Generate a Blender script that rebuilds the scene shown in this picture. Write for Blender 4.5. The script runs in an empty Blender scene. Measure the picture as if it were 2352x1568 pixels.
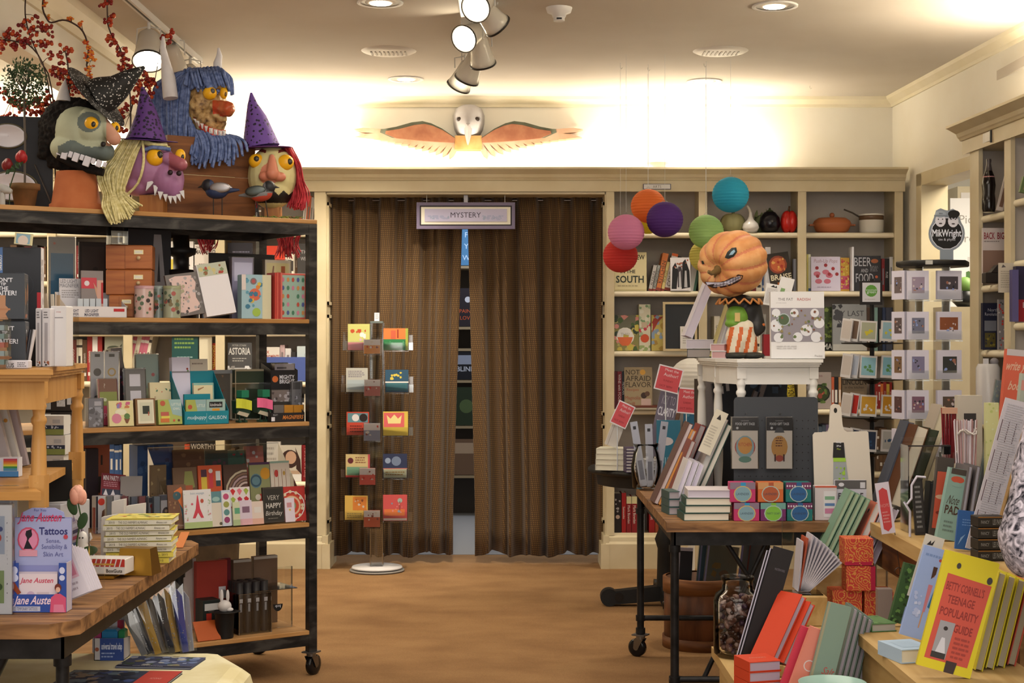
import bpy,bmesh,math,random
from mathutils import Matrix,Vector,noise
from math import sin,cos,pi,radians as R
SC=bpy.context.scene
COL=SC.collection
# ---------------------------------------------------------------- camera, world, exposure
F,CX,CY,EZ=3500.0,1176.0,784.0,1.385
cam_d=bpy.data.cameras.new('camera');cam=bpy.data.objects.new('camera',cam_d);COL.objects.link(cam)
cam_d.sensor_width=36;cam_d.lens=F/2352*36;cam_d.clip_start=.05
cam.location=(0,0,EZ);cam.rotation_euler=(pi/2,0,0);SC.camera=cam
cam_d.dof.use_dof=False
SC.view_settings.view_transform='Standard';SC.view_settings.look='None'
SC.view_settings.exposure=0.75;SC.view_settings.gamma=1;SC.view_settings.use_curve_mapping=False
W=bpy.data.worlds.new('world');SC.world=W;W.use_nodes=True
W.node_tree.nodes['Background'].inputs[0].default_value=(1.0,.90,.79,1)
W.node_tree.nodes['Background'].inputs[1].default_value=0.36
def area(name,loc,rot,sx,sy,power,colr=(1,.8,.58),spread=180):
 l=bpy.data.lights.new(name,'AREA');l.shape='RECTANGLE';l.size=sx;l.size_y=sy
 l.energy=power;l.color=colr;l.spread=R(spread)
 o=bpy.data.objects.new(name,l);o.location=loc;o.rotation_euler=rot;COL.objects.link(o)
 return o
WARM=(1,.80,.58)
area('shop_front_ambient_fill',(.3,1.6,2.88),(0,0,0),3.0,1.6,45,(1,.89,.76))  # unseen overhead area lamp added for overall ambient, standing for the shop's lamps
area('shop_middle_ambient_fill',(.1,4.6,2.90),(0,0,0),2.4,1.2,30,(1,.87,.72))  # second out-of-view area lamp, added to lift the general brightness
area('behind_camera_fill',(.2,-1.6,1.8),(R(90),0,0),4,2.0,62,(1,.95,.88))  # area lamp added behind the camera as front fill
# ---------------------------------------------------------------- materials
_m={}
def lin(c):
 return c/12.92 if c<=.04045 else((c+.055)/1.055)**2.4
GAIN=(.86,.93,1.10)
def hexc(h,gain=1):
 v=[lin(int(h[i:i+2],16)/255)for i in(0,2,4)]
 return tuple(min(.92,max(.004,c*g*gain))for c,g in zip(v,GAIN))+(1,)
def newmat(n):
 m=bpy.data.materials.new(n);m.use_nodes=True
 return m,m.node_tree,m.node_tree.nodes,m.node_tree.nodes['Principled BSDF']
def mat(spec):
 if spec in _m:return _m[spec]
 if spec in NAMED:
  m=NAMED[spec]();_m[spec]=m;m.name=spec;return m
 h,_,s=spec.partition(':')
 m,nt,N,b=newmat('paint_'+h+('_'+s if s else ''))
 b.inputs['Base Color'].default_value=hexc(h)
 ro,me={'':(.5,0),'g':(.22,0),'c':(.9,0),'m':(.3,1),'k':(.45,.9),'p':(.12,0)}.get(s,(.5,0))
 b.inputs['Roughness'].default_value=ro;b.inputs['Metallic'].default_value=me
 b.inputs['Specular IOR Level'].default_value=.35
 _m[spec]=m
 return m
def nn(nt,t,**k):
 n=nt.nodes.new(t)
 for a,v in k.items():
  if a in n.inputs:n.inputs[a].default_value=v
  else:setattr(n,a.lower(),v)
 return n
def mottled(h1,h2,scale=8,rough=.6,bump=.1,stretch=(1,1,1),detail=6,h3=None,dist=0,metal=0):
 def f():
  m,nt,N,b=newmat('x')
  tc=nn(nt,'ShaderNodeTexCoord');mp=nn(nt,'ShaderNodeMapping');mp.inputs['Scale'].default_value=stretch
  nz=nn(nt,'ShaderNodeTexNoise',Scale=scale,Detail=detail,Distortion=dist)
  cr=nn(nt,'ShaderNodeValToRGB')
  cr.color_ramp.elements[0].color=hexc(h1);cr.color_ramp.elements[0].position=.35
  cr.color_ramp.elements[1].color=hexc(h2);cr.color_ramp.elements[1].position=.65
  if h3:e=cr.color_ramp.elements.new(.5);e.color=hexc(h3)
  nt.links.new(tc.outputs['Object'],mp.inputs[0]);nt.links.new(mp.outputs[0],nz.inputs['Vector'])
  nt.links.new(nz.outputs['Fac'],cr.inputs[0]);nt.links.new(cr.outputs[0],b.inputs['Base Color'])
  b.inputs['Roughness'].default_value=rough;b.inputs['Metallic'].default_value=metal
  b.inputs['Specular IOR Level'].default_value=.3
  if bump:
   bp=nn(nt,'ShaderNodeBump',Strength=bump,Distance=.01)
   nt.links.new(nz.outputs['Fac'],bp.inputs['Height']);nt.links.new(bp.outputs[0],b.inputs['Normal'])
  return m
 return f
def clear(tint=(1,1,1),rough=.03,op=.0,ior=1.45):
 def f():
  m=bpy.data.materials.new('x');m.use_nodes=True;nt=m.node_tree;nt.nodes.clear()
  o=nn(nt,'ShaderNodeOutputMaterial');t=nn(nt,'ShaderNodeBsdfTransparent');g=nn(nt,'ShaderNodeBsdfGlossy',Roughness=rough)
  t.inputs[0].default_value=(*tint,1);fr=nn(nt,'ShaderNodeFresnel',IOR=ior);mx=nn(nt,'ShaderNodeMixShader')
  a=nn(nt,'ShaderNodeMath',operation='ADD',use_clamp=True);a.inputs[1].default_value=op
  nt.links.new(fr.outputs[0],a.inputs[0]);nt.links.new(a.outputs[0],mx.inputs[0])
  nt.links.new(t.outputs[0],mx.inputs[1]);nt.links.new(g.outputs[0],mx.inputs[2]);nt.links.new(mx.outputs[0],o.inputs[0])
  return m
 return f
def wood(h1,h2,sc=1.0,axis='X',rough=.5,planks=0):
 st={'X':(1.2,14,14),'Y':(14,1.2,14),'Z':(14,14,1.2)}[axis]
 return mottled(h1,h2,1.6*sc,rough,.06,st,8,dist=.6)
def curtain_mat():
 m,nt,N,b=newmat('x')
 tc=nn(nt,'ShaderNodeTexCoord');mp=nn(nt,'ShaderNodeMapping');mp.inputs['Rotation'].default_value=(0,0,0)
 mp.inputs['Scale'].default_value=(1,1,1)
 ck=nn(nt,'ShaderNodeTexVoronoi',Scale=78.0);ck.distance='CHEBYCHEV';ck.inputs['Randomness'].default_value=.0
 cr=nn(nt,'ShaderNodeValToRGB');e=cr.color_ramp.elements
 e[0].color=hexc('7c5a28');e[0].position=.12;e[1].color=hexc('42290f');e[1].position=.42
 wv=nn(nt,'ShaderNodeTexNoise',Scale=3.0);mx=nn(nt,'ShaderNodeMix');mx.data_type='RGBA';mx.blend_type='MULTIPLY'
 nt.links.new(tc.outputs['UV'],mp.inputs[0]);nt.links.new(mp.outputs[0],ck.inputs['Vector'])
 nt.links.new(ck.outputs['Distance'],cr.inputs[0]);nt.links.new(cr.outputs[0],b.inputs['Base Color'])
 b.inputs['Roughness'].default_value=.75;b.inputs['Sheen Weight'].default_value=.15
 return m
def carpet_mat():
 m,nt,N,b=newmat('x')
 tc=nn(nt,'ShaderNodeTexCoord')
 n1=nn(nt,'ShaderNodeTexNoise',Scale=2.6,Detail=5.0);n2=nn(nt,'ShaderNodeTexNoise',Scale=260.0,Detail=3.0)
 mp=nn(nt,'ShaderNodeMapping');mp.inputs['Scale'].default_value=(1,1.5,1)
 cr=nn(nt,'ShaderNodeValToRGB');e=cr.color_ramp.elements
 e[0].color=hexc('86623e');e[0].position=.3;e[1].color=hexc('9c764c');e[1].position=.7
 mx=nn(nt,'ShaderNodeMix');mx.data_type='RGBA';mx.blend_type='OVERLAY';mx.inputs[0].default_value=.5
 nt.links.new(tc.outputs['Object'],mp.inputs[0]);nt.links.new(mp.outputs[0],n1.inputs['Vector']);nt.links.new(tc.outputs['Object'],n2.inputs['Vector'])
 nt.links.new(n1.outputs['Fac'],cr.inputs[0]);nt.links.new(cr.outputs[0],mx.inputs[6]);nt.links.new(n2.outputs['Color'],mx.inputs[7])
 bw=nn(nt,'ShaderNodeRGBToBW');nt.links.new(n2.outputs['Color'],bw.inputs[0]);nt.links.new(bw.outputs[0],mx.inputs[7])
 nt.links.new(mx.outputs[2],b.inputs['Base Color'])
 bp=nn(nt,'ShaderNodeBump',Strength=.4,Distance=.004);nt.links.new(n2.outputs['Fac'],bp.inputs['Height']);nt.links.new(bp.outputs[0],b.inputs['Normal'])
 b.inputs['Roughness'].default_value=.95;b.inputs['Specular IOR Level'].default_value=.1
 return m
def emit(colr,s):
 def f():
  m,nt,N,b=newmat('x')
  b.inputs['Base Color'].default_value=(*colr,1);b.inputs['Emission Color'].default_value=(*colr,1);b.inputs['Emission Strength'].default_value=s
  return m
 return f
def lantern(h):
 def f():
  m,nt,N,b=newmat('x')
  b.inputs['Base Color'].default_value=hexc(h);b.inputs['Roughness'].default_value=.8
  b.inputs['Subsurface Weight'].default_value=.0
  t=nn(nt,'ShaderNodeBsdfTranslucent');t.inputs[0].default_value=hexc(h);mx=nn(nt,'ShaderNodeMixShader');mx.inputs[0].default_value=.3
  o=[n for n in N if n.type=='OUTPUT_MATERIAL'][0]
  nt.links.new(b.outputs[0],mx.inputs[1]);nt.links.new(t.outputs[0],mx.inputs[2]);nt.links.new(mx.outputs[0],o.inputs[0])
  return m
 return f
def lace(base,dot,sc,thr=.28):
 def f():
  m,nt,N,b=newmat('x')
  tc=nn(nt,'ShaderNodeTexCoord');v=nn(nt,'ShaderNodeTexVoronoi',Scale=sc)
  cr=nn(nt,'ShaderNodeValToRGB');e=cr.color_ramp.elements
  e[0].color=hexc(dot);e[0].position=thr;e[1].color=hexc(base);e[1].position=thr+.06
  nt.links.new(tc.outputs['Object'],v.inputs['Vector']);nt.links.new(v.outputs['Distance'],cr.inputs[0]);nt.links.new(cr.outputs[0],b.inputs['Base Color'])
  b.inputs['Roughness'].default_value=.7
  return m
 return f
def rings(h1,h2,sc=20):
 def f():
  m,nt,N,b=newmat('x')
  tc=nn(nt,'ShaderNodeTexCoord');v=nn(nt,'ShaderNodeTexVoronoi',Scale=sc);s=nn(nt,'ShaderNodeMath',operation='MULTIPLY');s.inputs[1].default_value=38
  s2=nn(nt,'ShaderNodeMath',operation='SINE');cr=nn(nt,'ShaderNodeValToRGB');e=cr.color_ramp.elements
  e[0].color=hexc(h1);e[0].position=.35;e[1].color=hexc(h2);e[1].position=.6
  nt.links.new(tc.outputs['Object'],v.inputs['Vector']);nt.links.new(v.outputs['Distance'],s.inputs[0]);nt.links.new(s.outputs[0],s2.inputs[0])
  nt.links.new(s2.outputs[0],cr.inputs[0]);nt.links.new(cr.outputs[0],b.inputs['Base Color'])
  b.inputs['Roughness'].default_value=.6
  return m
 return f
NAMED={
'wall':mottled('efe3c8','f3e9d0',3,.8,.02),'ceil':mottled('cdbfa8','d3c6b0',2,.85,.02),
'trim':mottled('cdb98e','d6c49b',5,.45,.02),'shelfback':mottled('bcae9a','c4b7a4',5,.6,.0),
'crown':mottled('e6d6ae','ecdcb8',5,.5,.0),
'carpet':carpet_mat,'curtain':curtain_mat,
'steel':mottled('1e1d1b','4a463f',7,.45,.03,(1,1,3),7,'2c2926',dist=.8,metal=.35),
'pipe':mottled('1a1918','2c2a28',20,.45,.02,metal=.4),
'ply':wood('a8763c','c4935a',1,'X'),'topwood':wood('6e4a28','a5774a',1,'X'),
'rustic':mottled('5e3d22','a37546',3,.55,.15,(1.5,9,9),9,dist=.9),
'honey':wood('b9823f','cf9a55',1,'Z',.4),'honeytop':wood('b9823f','cf9a55',1,'X',.4),'bench':wood('b08a4e','c7a468',1,'Y',.55),
'crate':mottled('5a3216','8a5428',2.5,.55,.08,(1,1,8),8,dist=1.2),'block':wood('9a6030','b5783f',2,'Z'),
'cedar':wood('a0582a','b96e36',2,'X',.45),'barrel':mottled('4e2c18','7a4828',4,.5,.05,(5,5,1),8),
'terra':mottled('a4562c','b86a3c',9,.85,.05),'mossterra':mottled('5c4426','8a5c34',9,.9,.1),
'whitewood':mottled('e2dbc9','e8e1d0',6,.4,.02),'blackp':mottled('121110','1b1a19',12,.5,.05),
'acryl':clear((.97,.98,.98),.04,.03),'acryledge':clear((.88,.93,.95),.1,.35),'wrap':clear((.98,.98,.98),.12,.06),
'jar':clear((.985,.99,.98),.02,.0,1.25),
'lamp':emit((1,.86,.62),30),'canlight':emit((1,.9,.72),9),'strip':emit((1,.85,.58),10),'dimstrip':emit((1,.85,.6),3),
'pumpkin':mottled('c07c44','dca468',9,.55,.2,h3='cf8c50'),'pumpkinred':mottled('bc6844','cc7c54',9,.55,.15),
'greenface':mottled('a4a484','b4b492',6,.75,.15),'greyface':mottled('5c645c','6c746a',8,.75,.15),
'pinknose':mottled('c08468','cc9878',9,.6,.1),'mauve':mottled('946080','a6728e',6,.4,.15),'redmauve':mottled('8c4450','a0585c',9,.4,.15),
'cheese':mottled('c9b877','d8c98c',6,.45,.2),'coral':mottled('cc7858','d88c68',9,.45,.15),
'troll':mottled('4a2c18','d0ac70',34,.45,.5,h3='b08850'),'trollred':mottled('c23c20','a06838',14,.35,.3),
'horn':mottled('cfc4b8','ddd4c8',12,.75,.2),'blueyarn':mottled('4c5c80','7c8aac',60,.85,.3),'yelyarn':mottled('bcaa68','e2d294',60,.85,.3),
'fur':mottled('0c0907','1c1410',60,1,.6),'eyeyel':mottled('e09a10','efb020',10,.3,.05),'redhair':mottled('9c1c24','cc3c40',40,.5,.3),
'purplecloth':lace('6c4890','1c1028',60,.3),'purplecloth2':lace('5c3474','1c1028',60,.34),'lacehat':lace('0c0a0a','d0c8b8',95,.22),
'medal':rings('c2382a','d98a3c',26),'sleeve':mottled('201e26','cfc3c4',46,.9,.3,(1,1,1),4,dist=1.5),
'candy':mottled('2a1410','6e4030',20,.25,.1),'leaf':mottled('24381e','40552e',20,.6,.1),'rose':mottled('d87860','f0b898',14,.5,.1),
'teapot':mottled('1a1a1a','30302e',10,.3,0),'cream':mottled('d8c890','e8dcae',8,.6,.08),'bone':mottled('a8a098','bcb4aa',8,.6,.1),
'wingold':mottled('a87a40','c89a5c',12,.6,.2),'wingpeach':mottled('b48c68','c49c7c',12,.6,.15),'wingrust':mottled('8c5438','a06a48',14,.7,.2),'winggrey':mottled('5c5e48','6c6e58',14,.7,.2),
'pillarcloth':mottled('3a2c1c','4c3a26',10,.7,.1),
}
# ---------------------------------------------------------------- mesh builder
_txt={}
def textmesh(s,bold=0):
 k=(s,bold)
 if k not in _txt:
  c=bpy.data.curves.new('t','FONT');c.body=s;c.size=1;c.align_x='CENTER';c.align_y='CENTER'
  c.offset=bold*.02;c.resolution_u=2;c.fill_mode='FRONT'
  o=bpy.data.objects.new('t',c);COL.objects.link(o)
  me=bpy.data.meshes.new_from_object(o.evaluated_get(bpy.context.evaluated_depsgraph_get()))
  v=[tuple(a.co)for a in me.vertices];f=[tuple(p.vertices)for p in me.polygons]
  bpy.data.objects.remove(o);bpy.data.curves.remove(c);bpy.data.meshes.remove(me)
  if v:
   x0=min(a[0]for a in v);x1=max(a[0]for a in v);y0=min(a[1]for a in v);y1=max(a[1]for a in v)
  else:x0,x1,y0,y1=0,1,0,1
  _txt[k]=(v,f,x0,x1,y0,y1)
 return _txt[k]
def T(x=0,y=0,z=0):return Matrix.Translation((x,y,z))
def Rx(a):return Matrix.Rotation(a,4,'X')
def Ry(a):return Matrix.Rotation(a,4,'Y')
def Rz(a):return Matrix.Rotation(a,4,'Z')
def S(x,y,z):return Matrix.Diagonal((x,y,z,1))
class B:
 def __init__(s):s.v=[];s.f=[];s.mi=[];s.sm=[];s.mats=[];s.uv=None
 def mid(s,m):
  if m not in s.mats:s.mats.append(m)
  return s.mats.index(m)
 def add(s,vs,fs,m,M=None,smooth=False):
  n=len(s.v)
  s.v+=[tuple(M@Vector(a))for a in vs]if M else[tuple(a)for a in vs]
  k=s.mid(m)
  for f in fs:s.f.append(tuple(n+i for i in f));s.mi.append(k);s.sm.append(smooth)
  return s
 def box(s,x0,x1,y0,y1,z0,z1,m,M=None,ms=None,bev=0):
  if bev:
   b=bev;vs=[]
   for z,i in((z0,b),(z0+b,0),(z1-b,0),(z1,b)):
    vs+=[(x0+i,y0+i,z),(x1-i,y0+i,z),(x1-i,y1-i,z),(x0+i,y1-i,z)]
   fs=[(3,2,1,0),(12,13,14,15)]
   for l in range(3):
    for i in range(4):j=(i+1)%4;fs.append((l*4+i,l*4+j,l*4+4+j,l*4+4+i))
   return s.add(vs,fs,m,M)
  vs=[(x0,y0,z0),(x1,y0,z0),(x1,y1,z0),(x0,y1,z0),(x0,y0,z1),(x1,y0,z1),(x1,y1,z1),(x0,y1,z1)]
  return s.add(vs,[(3,2,1,0),(4,5,6,7),(0,1,5,4),(1,2,6,5),(2,3,7,6),(3,0,4,7)],m,M)
 def cbox(s,w,d,h,m,M=None,bev=0):return s.box(-w/2,w/2,-d/2,d/2,0,h,m,M,bev=bev)
 def lathe(s,prof,m,M=None,n=20,cap=True,smooth=True,sx=1,sy=1):
  vs=[];fs=[]
  for r,z in prof:
   for i in range(n):a=2*pi*i/n;vs.append((r*cos(a)*sx,r*sin(a)*sy,z))
  for k in range(len(prof)-1):
   for i in range(n):j=(i+1)%n;fs.append((k*n+i,k*n+j,k*n+n+j,k*n+n+i))
  s.add(vs,fs,m,M,smooth)
  if cap:
   if prof[0][0]>1e-4:s.add(vs[:n],[tuple(range(n))[::-1]],m,M)
   if prof[-1][0]>1e-4:s.add(vs[-n:],[tuple(range(n))],m,M)
  return s
 def cyl(s,r,z0,z1,m,M=None,n=16,r2=None):return s.lathe([(r,z0),(r if r2 is None else r2,z1)],m,M,n)
 def ell(s,c,r,m,M=None,n=16,k=10):
  pr=[(max(1e-5,sin(pi*i/k)),-cos(pi*i/k))for i in range(k+1)]
  MM=T(*c)@S(*(r if hasattr(r,'__len__')else(r,r,r)))
  return s.lathe(pr,m,(M@MM)if M else MM,n,False)
 def tube(s,pts,r,m,M=None,n=6,cap=True):
  P=[Vector(p)for p in pts];rr=r if hasattr(r,'__len__')else[r]*len(P);vs=[];fs=[]
  up=None
  for i,p in enumerate(P):
   d=(P[min(i+1,len(P)-1)]-P[max(i-1,0)])
   d=d.normalized()if d.length>1e-9 else Vector((0,0,1))
   if up is None:up=d.orthogonal().normalized()
   up=(up-d*up.dot(d));up=up.normalized()if up.length>1e-6 else d.orthogonal().normalized()
   w=d.cross(up)
   for k in range(n):a=2*pi*k/n;vs.append(p+(up*cos(a)+w*sin(a))*rr[i])
  for i in range(len(P)-1):
   for k in range(n):j=(k+1)%n;fs.append((i*n+k,i*n+j,i*n+n+j,i*n+n+k))
  s.add(vs,fs,m,M,True)
  if cap:s.add(vs[:n],[tuple(range(n))[::-1]],m,M);s.add(vs[-n:],[tuple(range(n))],m,M)
  return s
 def prism(s,poly,y0,y1,m,M=None):
  n=len(poly);vs=[(x,y0,z)for x,z in poly]+[(x,y1,z)for x,z in poly]
  fs=[tuple(range(n)),tuple(range(2*n-1,n-1,-1))]+[(i,n+i,n+(i+1)%n,(i+1)%n)for i in range(n)]
  return s.add(vs,fs,m,M)
 def slab(s,poly,z0,z1,m,M=None):
  n=len(poly);vs=[(x,y,z0)for x,y in poly]+[(x,y,z1)for x,y in poly]
  fs=[tuple(range(n))[::-1],tuple(range(n,2*n))]+[(i,(i+1)%n,n+(i+1)%n,n+i)for i in range(n)]
  return s.add(vs,fs,m,M)
 def sweep(s,prof,p0,p1,out,m,M=None):
  vs=[];k=len(prof)
  for p in(p0,p1):vs+=[(p[0]+out[0]*a,p[1]+out[1]*a,z)for a,z in prof]
  fs=[(i,i+1,k+i+1,k+i)for i in range(k-1)]+[(k-1,0,k,2*k-1),tuple(range(k)),tuple(range(2*k-1,k-1,-1))]
  return s.add(vs,fs,m,M)
 # ---- printed art on a face: face matrix F maps (u*w, 0, v*h) with normal -y
 def art(s,ops,w,h,M,clip=True):
  X_=lambda x:min(w,max(0,x))if clip else x
  Z_=lambda z:min(h,max(0,z))if clip else z
  e=-.0004
  for q,o in enumerate(ops or()):
   k=o[0];y=e-.00012*q
   if k=='r':
    _,u0,v0,u1,v1,c=o;s.add([(u0*w,y,v0*h),(u1*w,y,v0*h),(u1*w,y,v1*h),(u0*w,y,v1*h)],[(0,1,2,3)],c,M)
   elif k=='d':
    _,u,v,r,c=o[:5];ay=o[5]if len(o)>5 else 1;n=14
    s.add([(X_(u*w+r*w*cos(2*pi*i/n)),y,Z_(v*h+ay*r*w*sin(2*pi*i/n)))for i in range(n)],[tuple(range(n))],c,M)
   elif k=='o':
    _,u,v,r,r2,c=o[:6];n=18;vs=[]
    for rad in(r,r2):vs+=[(X_(u*w+rad*w*cos(2*pi*i/n)),y,Z_(v*h+rad*w*sin(2*pi*i/n)))for i in range(n)]
    s.add(vs,[(i,(i+1)%n,n+(i+1)%n,n+i)for i in range(n)],c,M)
   elif k=='p':
    _,pts,c=o;s.add([(a*w,y,b*h)for a,b in pts],[tuple(range(len(pts)))],c,M)
   elif k=='t':
    _,u,v,hv,tx,c=o[:6];mw=o[6]if len(o)>6 else.92;bold=o[7]if len(o)>7 else 0;rot=o[8]if len(o)>8 else 0;sh=o[9]if len(o)>9 else 0
    vs,fs,x0,x1,y0,y1=textmesh(tx,bold)
    sc=hv*(w if abs(rot)==90 else h)/.72;sx=sc
    if(x1-x0)*sx>mw*(h if abs(rot)==90 else w):sx=mw*(h if abs(rot)==90 else w)/(x1-x0)
    MM=M@T(u*w,y,v*h)@Ry(-R(rot))
    s.add([((a-(x0+x1)/2)*sx+(b-(y0+y1)/2)*sc*sh,0,(b-(y0+y1)/2)*sc)for a,b,_z in vs],fs,c,MM)
   elif k=='n':
    _,sd,cnt,cs,bx,sz=o;rg=random.Random(sd);cs=cs.split()
    for i in range(cnt):
     u=rg.uniform(bx[0],bx[2])*w;v=rg.uniform(bx[1],bx[3])*h;r=sz*w*rg.uniform(.5,1.2);kk=rg.choice((4,5,6,9));a0=rg.random()*6
     x0,x1,z0,z1=bx[0]*w,bx[2]*w,bx[1]*h,bx[3]*h
     yy=y-.00001*i
     s.add([(min(x1,max(x0,u+r*cos(a0+2*pi*j/kk)*rg.uniform(.7,1.2))),yy,min(z1,max(z0,v+r*sin(a0+2*pi*j/kk))))for j in range(kk)],[tuple(range(kk))],rg.choice(cs),M)
   elif k=='l':
    _,u0,v0,u1,v1,cnt,c=o;rg=random.Random(cnt)
    for i in range(cnt):
     vv=v1+(v0-v1)*(i+.5)/cnt;t=abs(v1-v0)/cnt*.22;ue=u0+(u1-u0)*rg.uniform(.75,1);us=u0
     x=us
     while x<ue-.02:
      ln=rg.uniform(.04,.12);xe=min(ue,x+ln)
      s.add([(x*w,y,(vv-t)*h),(xe*w,y,(vv-t)*h),(xe*w,y,(vv+t)*h),(x*w,y,(vv+t)*h)],[(0,1,2,3)],c,M);x=xe+.02
  return s
 def build(s,name,parent=None,loc=None,bevel=0):
  me=bpy.data.meshes.new(name);me.from_pydata(s.v,[],s.f)
  for m in s.mats:me.materials.append(mat(m))
  me.polygons.foreach_set('material_index',s.mi);me.polygons.foreach_set('use_smooth',s.sm)
  if s.uv:
   ul=me.uv_layers.new(name='UVMap')
   for l in me.loops:ul.data[l.index].uv=s.uv[l.vertex_index]
  me.update()
  o=bpy.data.objects.new(name,me);COL.objects.link(o)
  if parent:o.parent=parent
  if loc:o.location=loc
  return o
def tag(o,label,cat,group=None,kind=None):
 if label:o['label']=label
 if cat:o['category']=cat
 if group:o['group']=group
 if kind:o['kind']=kind
 return o
def thing(name,label,cat,loc=(0,0,0),rz=0,group=None,M=None):
 o=bpy.data.objects.new(name,None);COL.objects.link(o);o.empty_display_size=.05
 if M is not None:o.matrix_world=M
 else:o.location=loc;o.rotation_euler=(0,0,rz)
 return tag(o,label,cat,group)
def struct(name,b,label=None):
 o=b.build(name);o['kind']='structure'
 if label:o['label']=label
 return o
def lab(o,s):o['label']=s;return o
_kids={}
def copytree(o,M=None,label=None,group=None):
 c=o.copy();COL.objects.link(c)
 if M is not None:c.matrix_world=M
 if label:c['label']=label
 if group:c['group']=group
 for ch in[x for x in COL.objects if x.parent==o]:
  d=copytree(ch);d.parent=c
 return c
# ---------------------------------------------------------------- places
class Fr:
 def __init__(s,ox,oy,deg):s.o=(ox,oy);s.t=R(deg);s.c=cos(s.t);s.s=sin(s.t)
 def pt(s,px,v=0):
  k=(px-CX)/F;bx=s.o[0]-s.s*v;by=s.o[1]+s.c*v
  u=(k*by-bx)/(s.c-k*s.s)
  return bx+u*s.c,by+u*s.s,u
def zat(py,Y):return EZ-(py-CY)/F*Y
def xat(px,Y):return(px-CX)/F*Y
def floorY(py,z):return(EZ-z)*F/(py-CY)
def rest(root,zs,objs):
 lo=9e9
 for o,Ml in objs:
  M=root.matrix_world@Ml if root is not o else root.matrix_world
  for v in o.data.vertices:
   z=M[2][0]*v.co[0]+M[2][1]*v.co[1]+M[2][2]*v.co[2]+M[2][3]
   if z<lo:lo=z
 root.matrix_world=T(0,0,zs+.0007-lo)@root.matrix_world
I4=Matrix.Identity(4)
# ---------------------------------------------------------------- paper goods
def book(label,M,w,h,t,cov,ops=None,sp=None,zs=None,pages='e6dcc4',hard=True,cat='book',group=None,one=False,name='book',back=None,spc=None):
 """upright book, front cover towards -y, spine at -x, origin bottom centre"""
 c=B();k=.0022 if hard else.0008;ins=.004 if hard else.0006
 c.box(-w/2,w/2,-t/2,-t/2+k,0,h,cov);c.box(-w/2,w/2,t/2-k,t/2,0,h,back or cov)
 c.box(-w/2,-w/2+k,-t/2+k,t/2-k,0,h,spc or cov)
 c.art(ops,w,h,T(-w/2,-t/2,0))
 if sp:c.art(sp,t,h,T(-w/2,t/2,0)@Rz(-pi/2))
 p=c if one else B()
 p.box(-w/2+k,w/2-ins,-t/2+k,t/2-k,ins*.6,h-ins,pages)
 if one:
  r=c.build(name);r.matrix_world=M;tag(r,label,cat,group)
  if zs is not None:rest(r,zs,[(r,I4)])
  return r
 r=thing(name,label,cat,M=M,group=group);a=c.build('cover',r);q=p.build('page_block',r)
 if zs is not None:rest(r,zs,[(a,I4)])
 return r
def card(label,M,w,h,t,colr,ops=None,zs=None,cat='card',group=None,name='greeting_card',wrap=False,kind=None):
 c=B();c.box(-w/2,w/2,-t/2,t/2,0,h,colr);c.art(ops,w,h,T(-w/2,-t/2,0))
 if wrap:
  r=thing(name,label,cat,M=M,group=group);a=c.build('sheet',r)
  g=B();e=.003;g.box(-w/2-e,w/2+e,-t/2-e,t/2+e,-.001,h+e,'wrap');q=g.build('clear_wrapper',r)
  if zs is not None:rest(r,zs,[(a,I4)])
  return r
 r=c.build(name);r.matrix_world=M;tag(r,label,cat,group)
 if zs is not None:rest(r,zs,[(r,I4)])
 return r
def pos(fr,px,v=0,z=0,lean=0,tilt=0,turn=0):
 """matrix on a frame: lean back (deg), tilt sideways (deg, + = top to the right), turn about z"""
 x,y,u=fr.pt(px,v)
 return T(x,y,z)@Rz(fr.t+R(turn))@Ry(R(tilt))@Rx(-R(lean))
def span(fr,a,b,v=0):return fr.pt(b,v)[2]-fr.pt(a,v)[2]
def hz(fr,px,py,v,zs):return zat(py,fr.pt(px,v)[1])-zs
def face(fn,fr,label,a,b,top,v,zs,t,colr,ops=None,lean=0,turn=0,tilt=0,**k):
 """face-out item between columns a..b with its top at row top"""
 m=(a+b)/2;w=span(fr,a,b,v)/max(.2,cos(R(turn)));h=hz(fr,m,top,v,zs)/max(.3,cos(R(lean)))
 return fn(label,pos(fr,m,v,zs,lean,tilt,turn),w,h,t,colr,ops,zs=zs,**k)
def spine(fr,label,a,b,top,v,zs,colr,sp=None,d=.15,tilt=0,**k):
 """spine-out book between columns a..b"""
 m=(a+b)/2;t=span(fr,a,b,v);h=hz(fr,m,top,v,zs)/max(.3,cos(R(tilt)))
 x,y,u=fr.pt(m,v)
 M=T(x,y,zs)@Rz(fr.t)@Ry(R(tilt))@T(0,d/2,0)@Rz(pi/2)
 return book(label,M,d,h,t,colr,None,sp,zs=zs,**k)
def fore(fr,label,a,c,top,v,zs,colr,d=.16,tilt=0,pages='ddd4c4',turn=0,**k):
 """upright book with the fore-edge towards the camera"""
 m=(a+c)/2;t=span(fr,a,c,v)*cos(R(tilt))*.97;h=hz(fr,m,top,v,zs)/max(.3,cos(R(tilt)));x,y,u=fr.pt(m,v)
 return book(label,T(x,y,zs)@Rz(fr.t+R(turn))@Ry(R(tilt))@T(0,d/2,0)@Rz(-pi/2),d,h,t,colr,None,None,zs=zs,pages=pages,**k)
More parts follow.
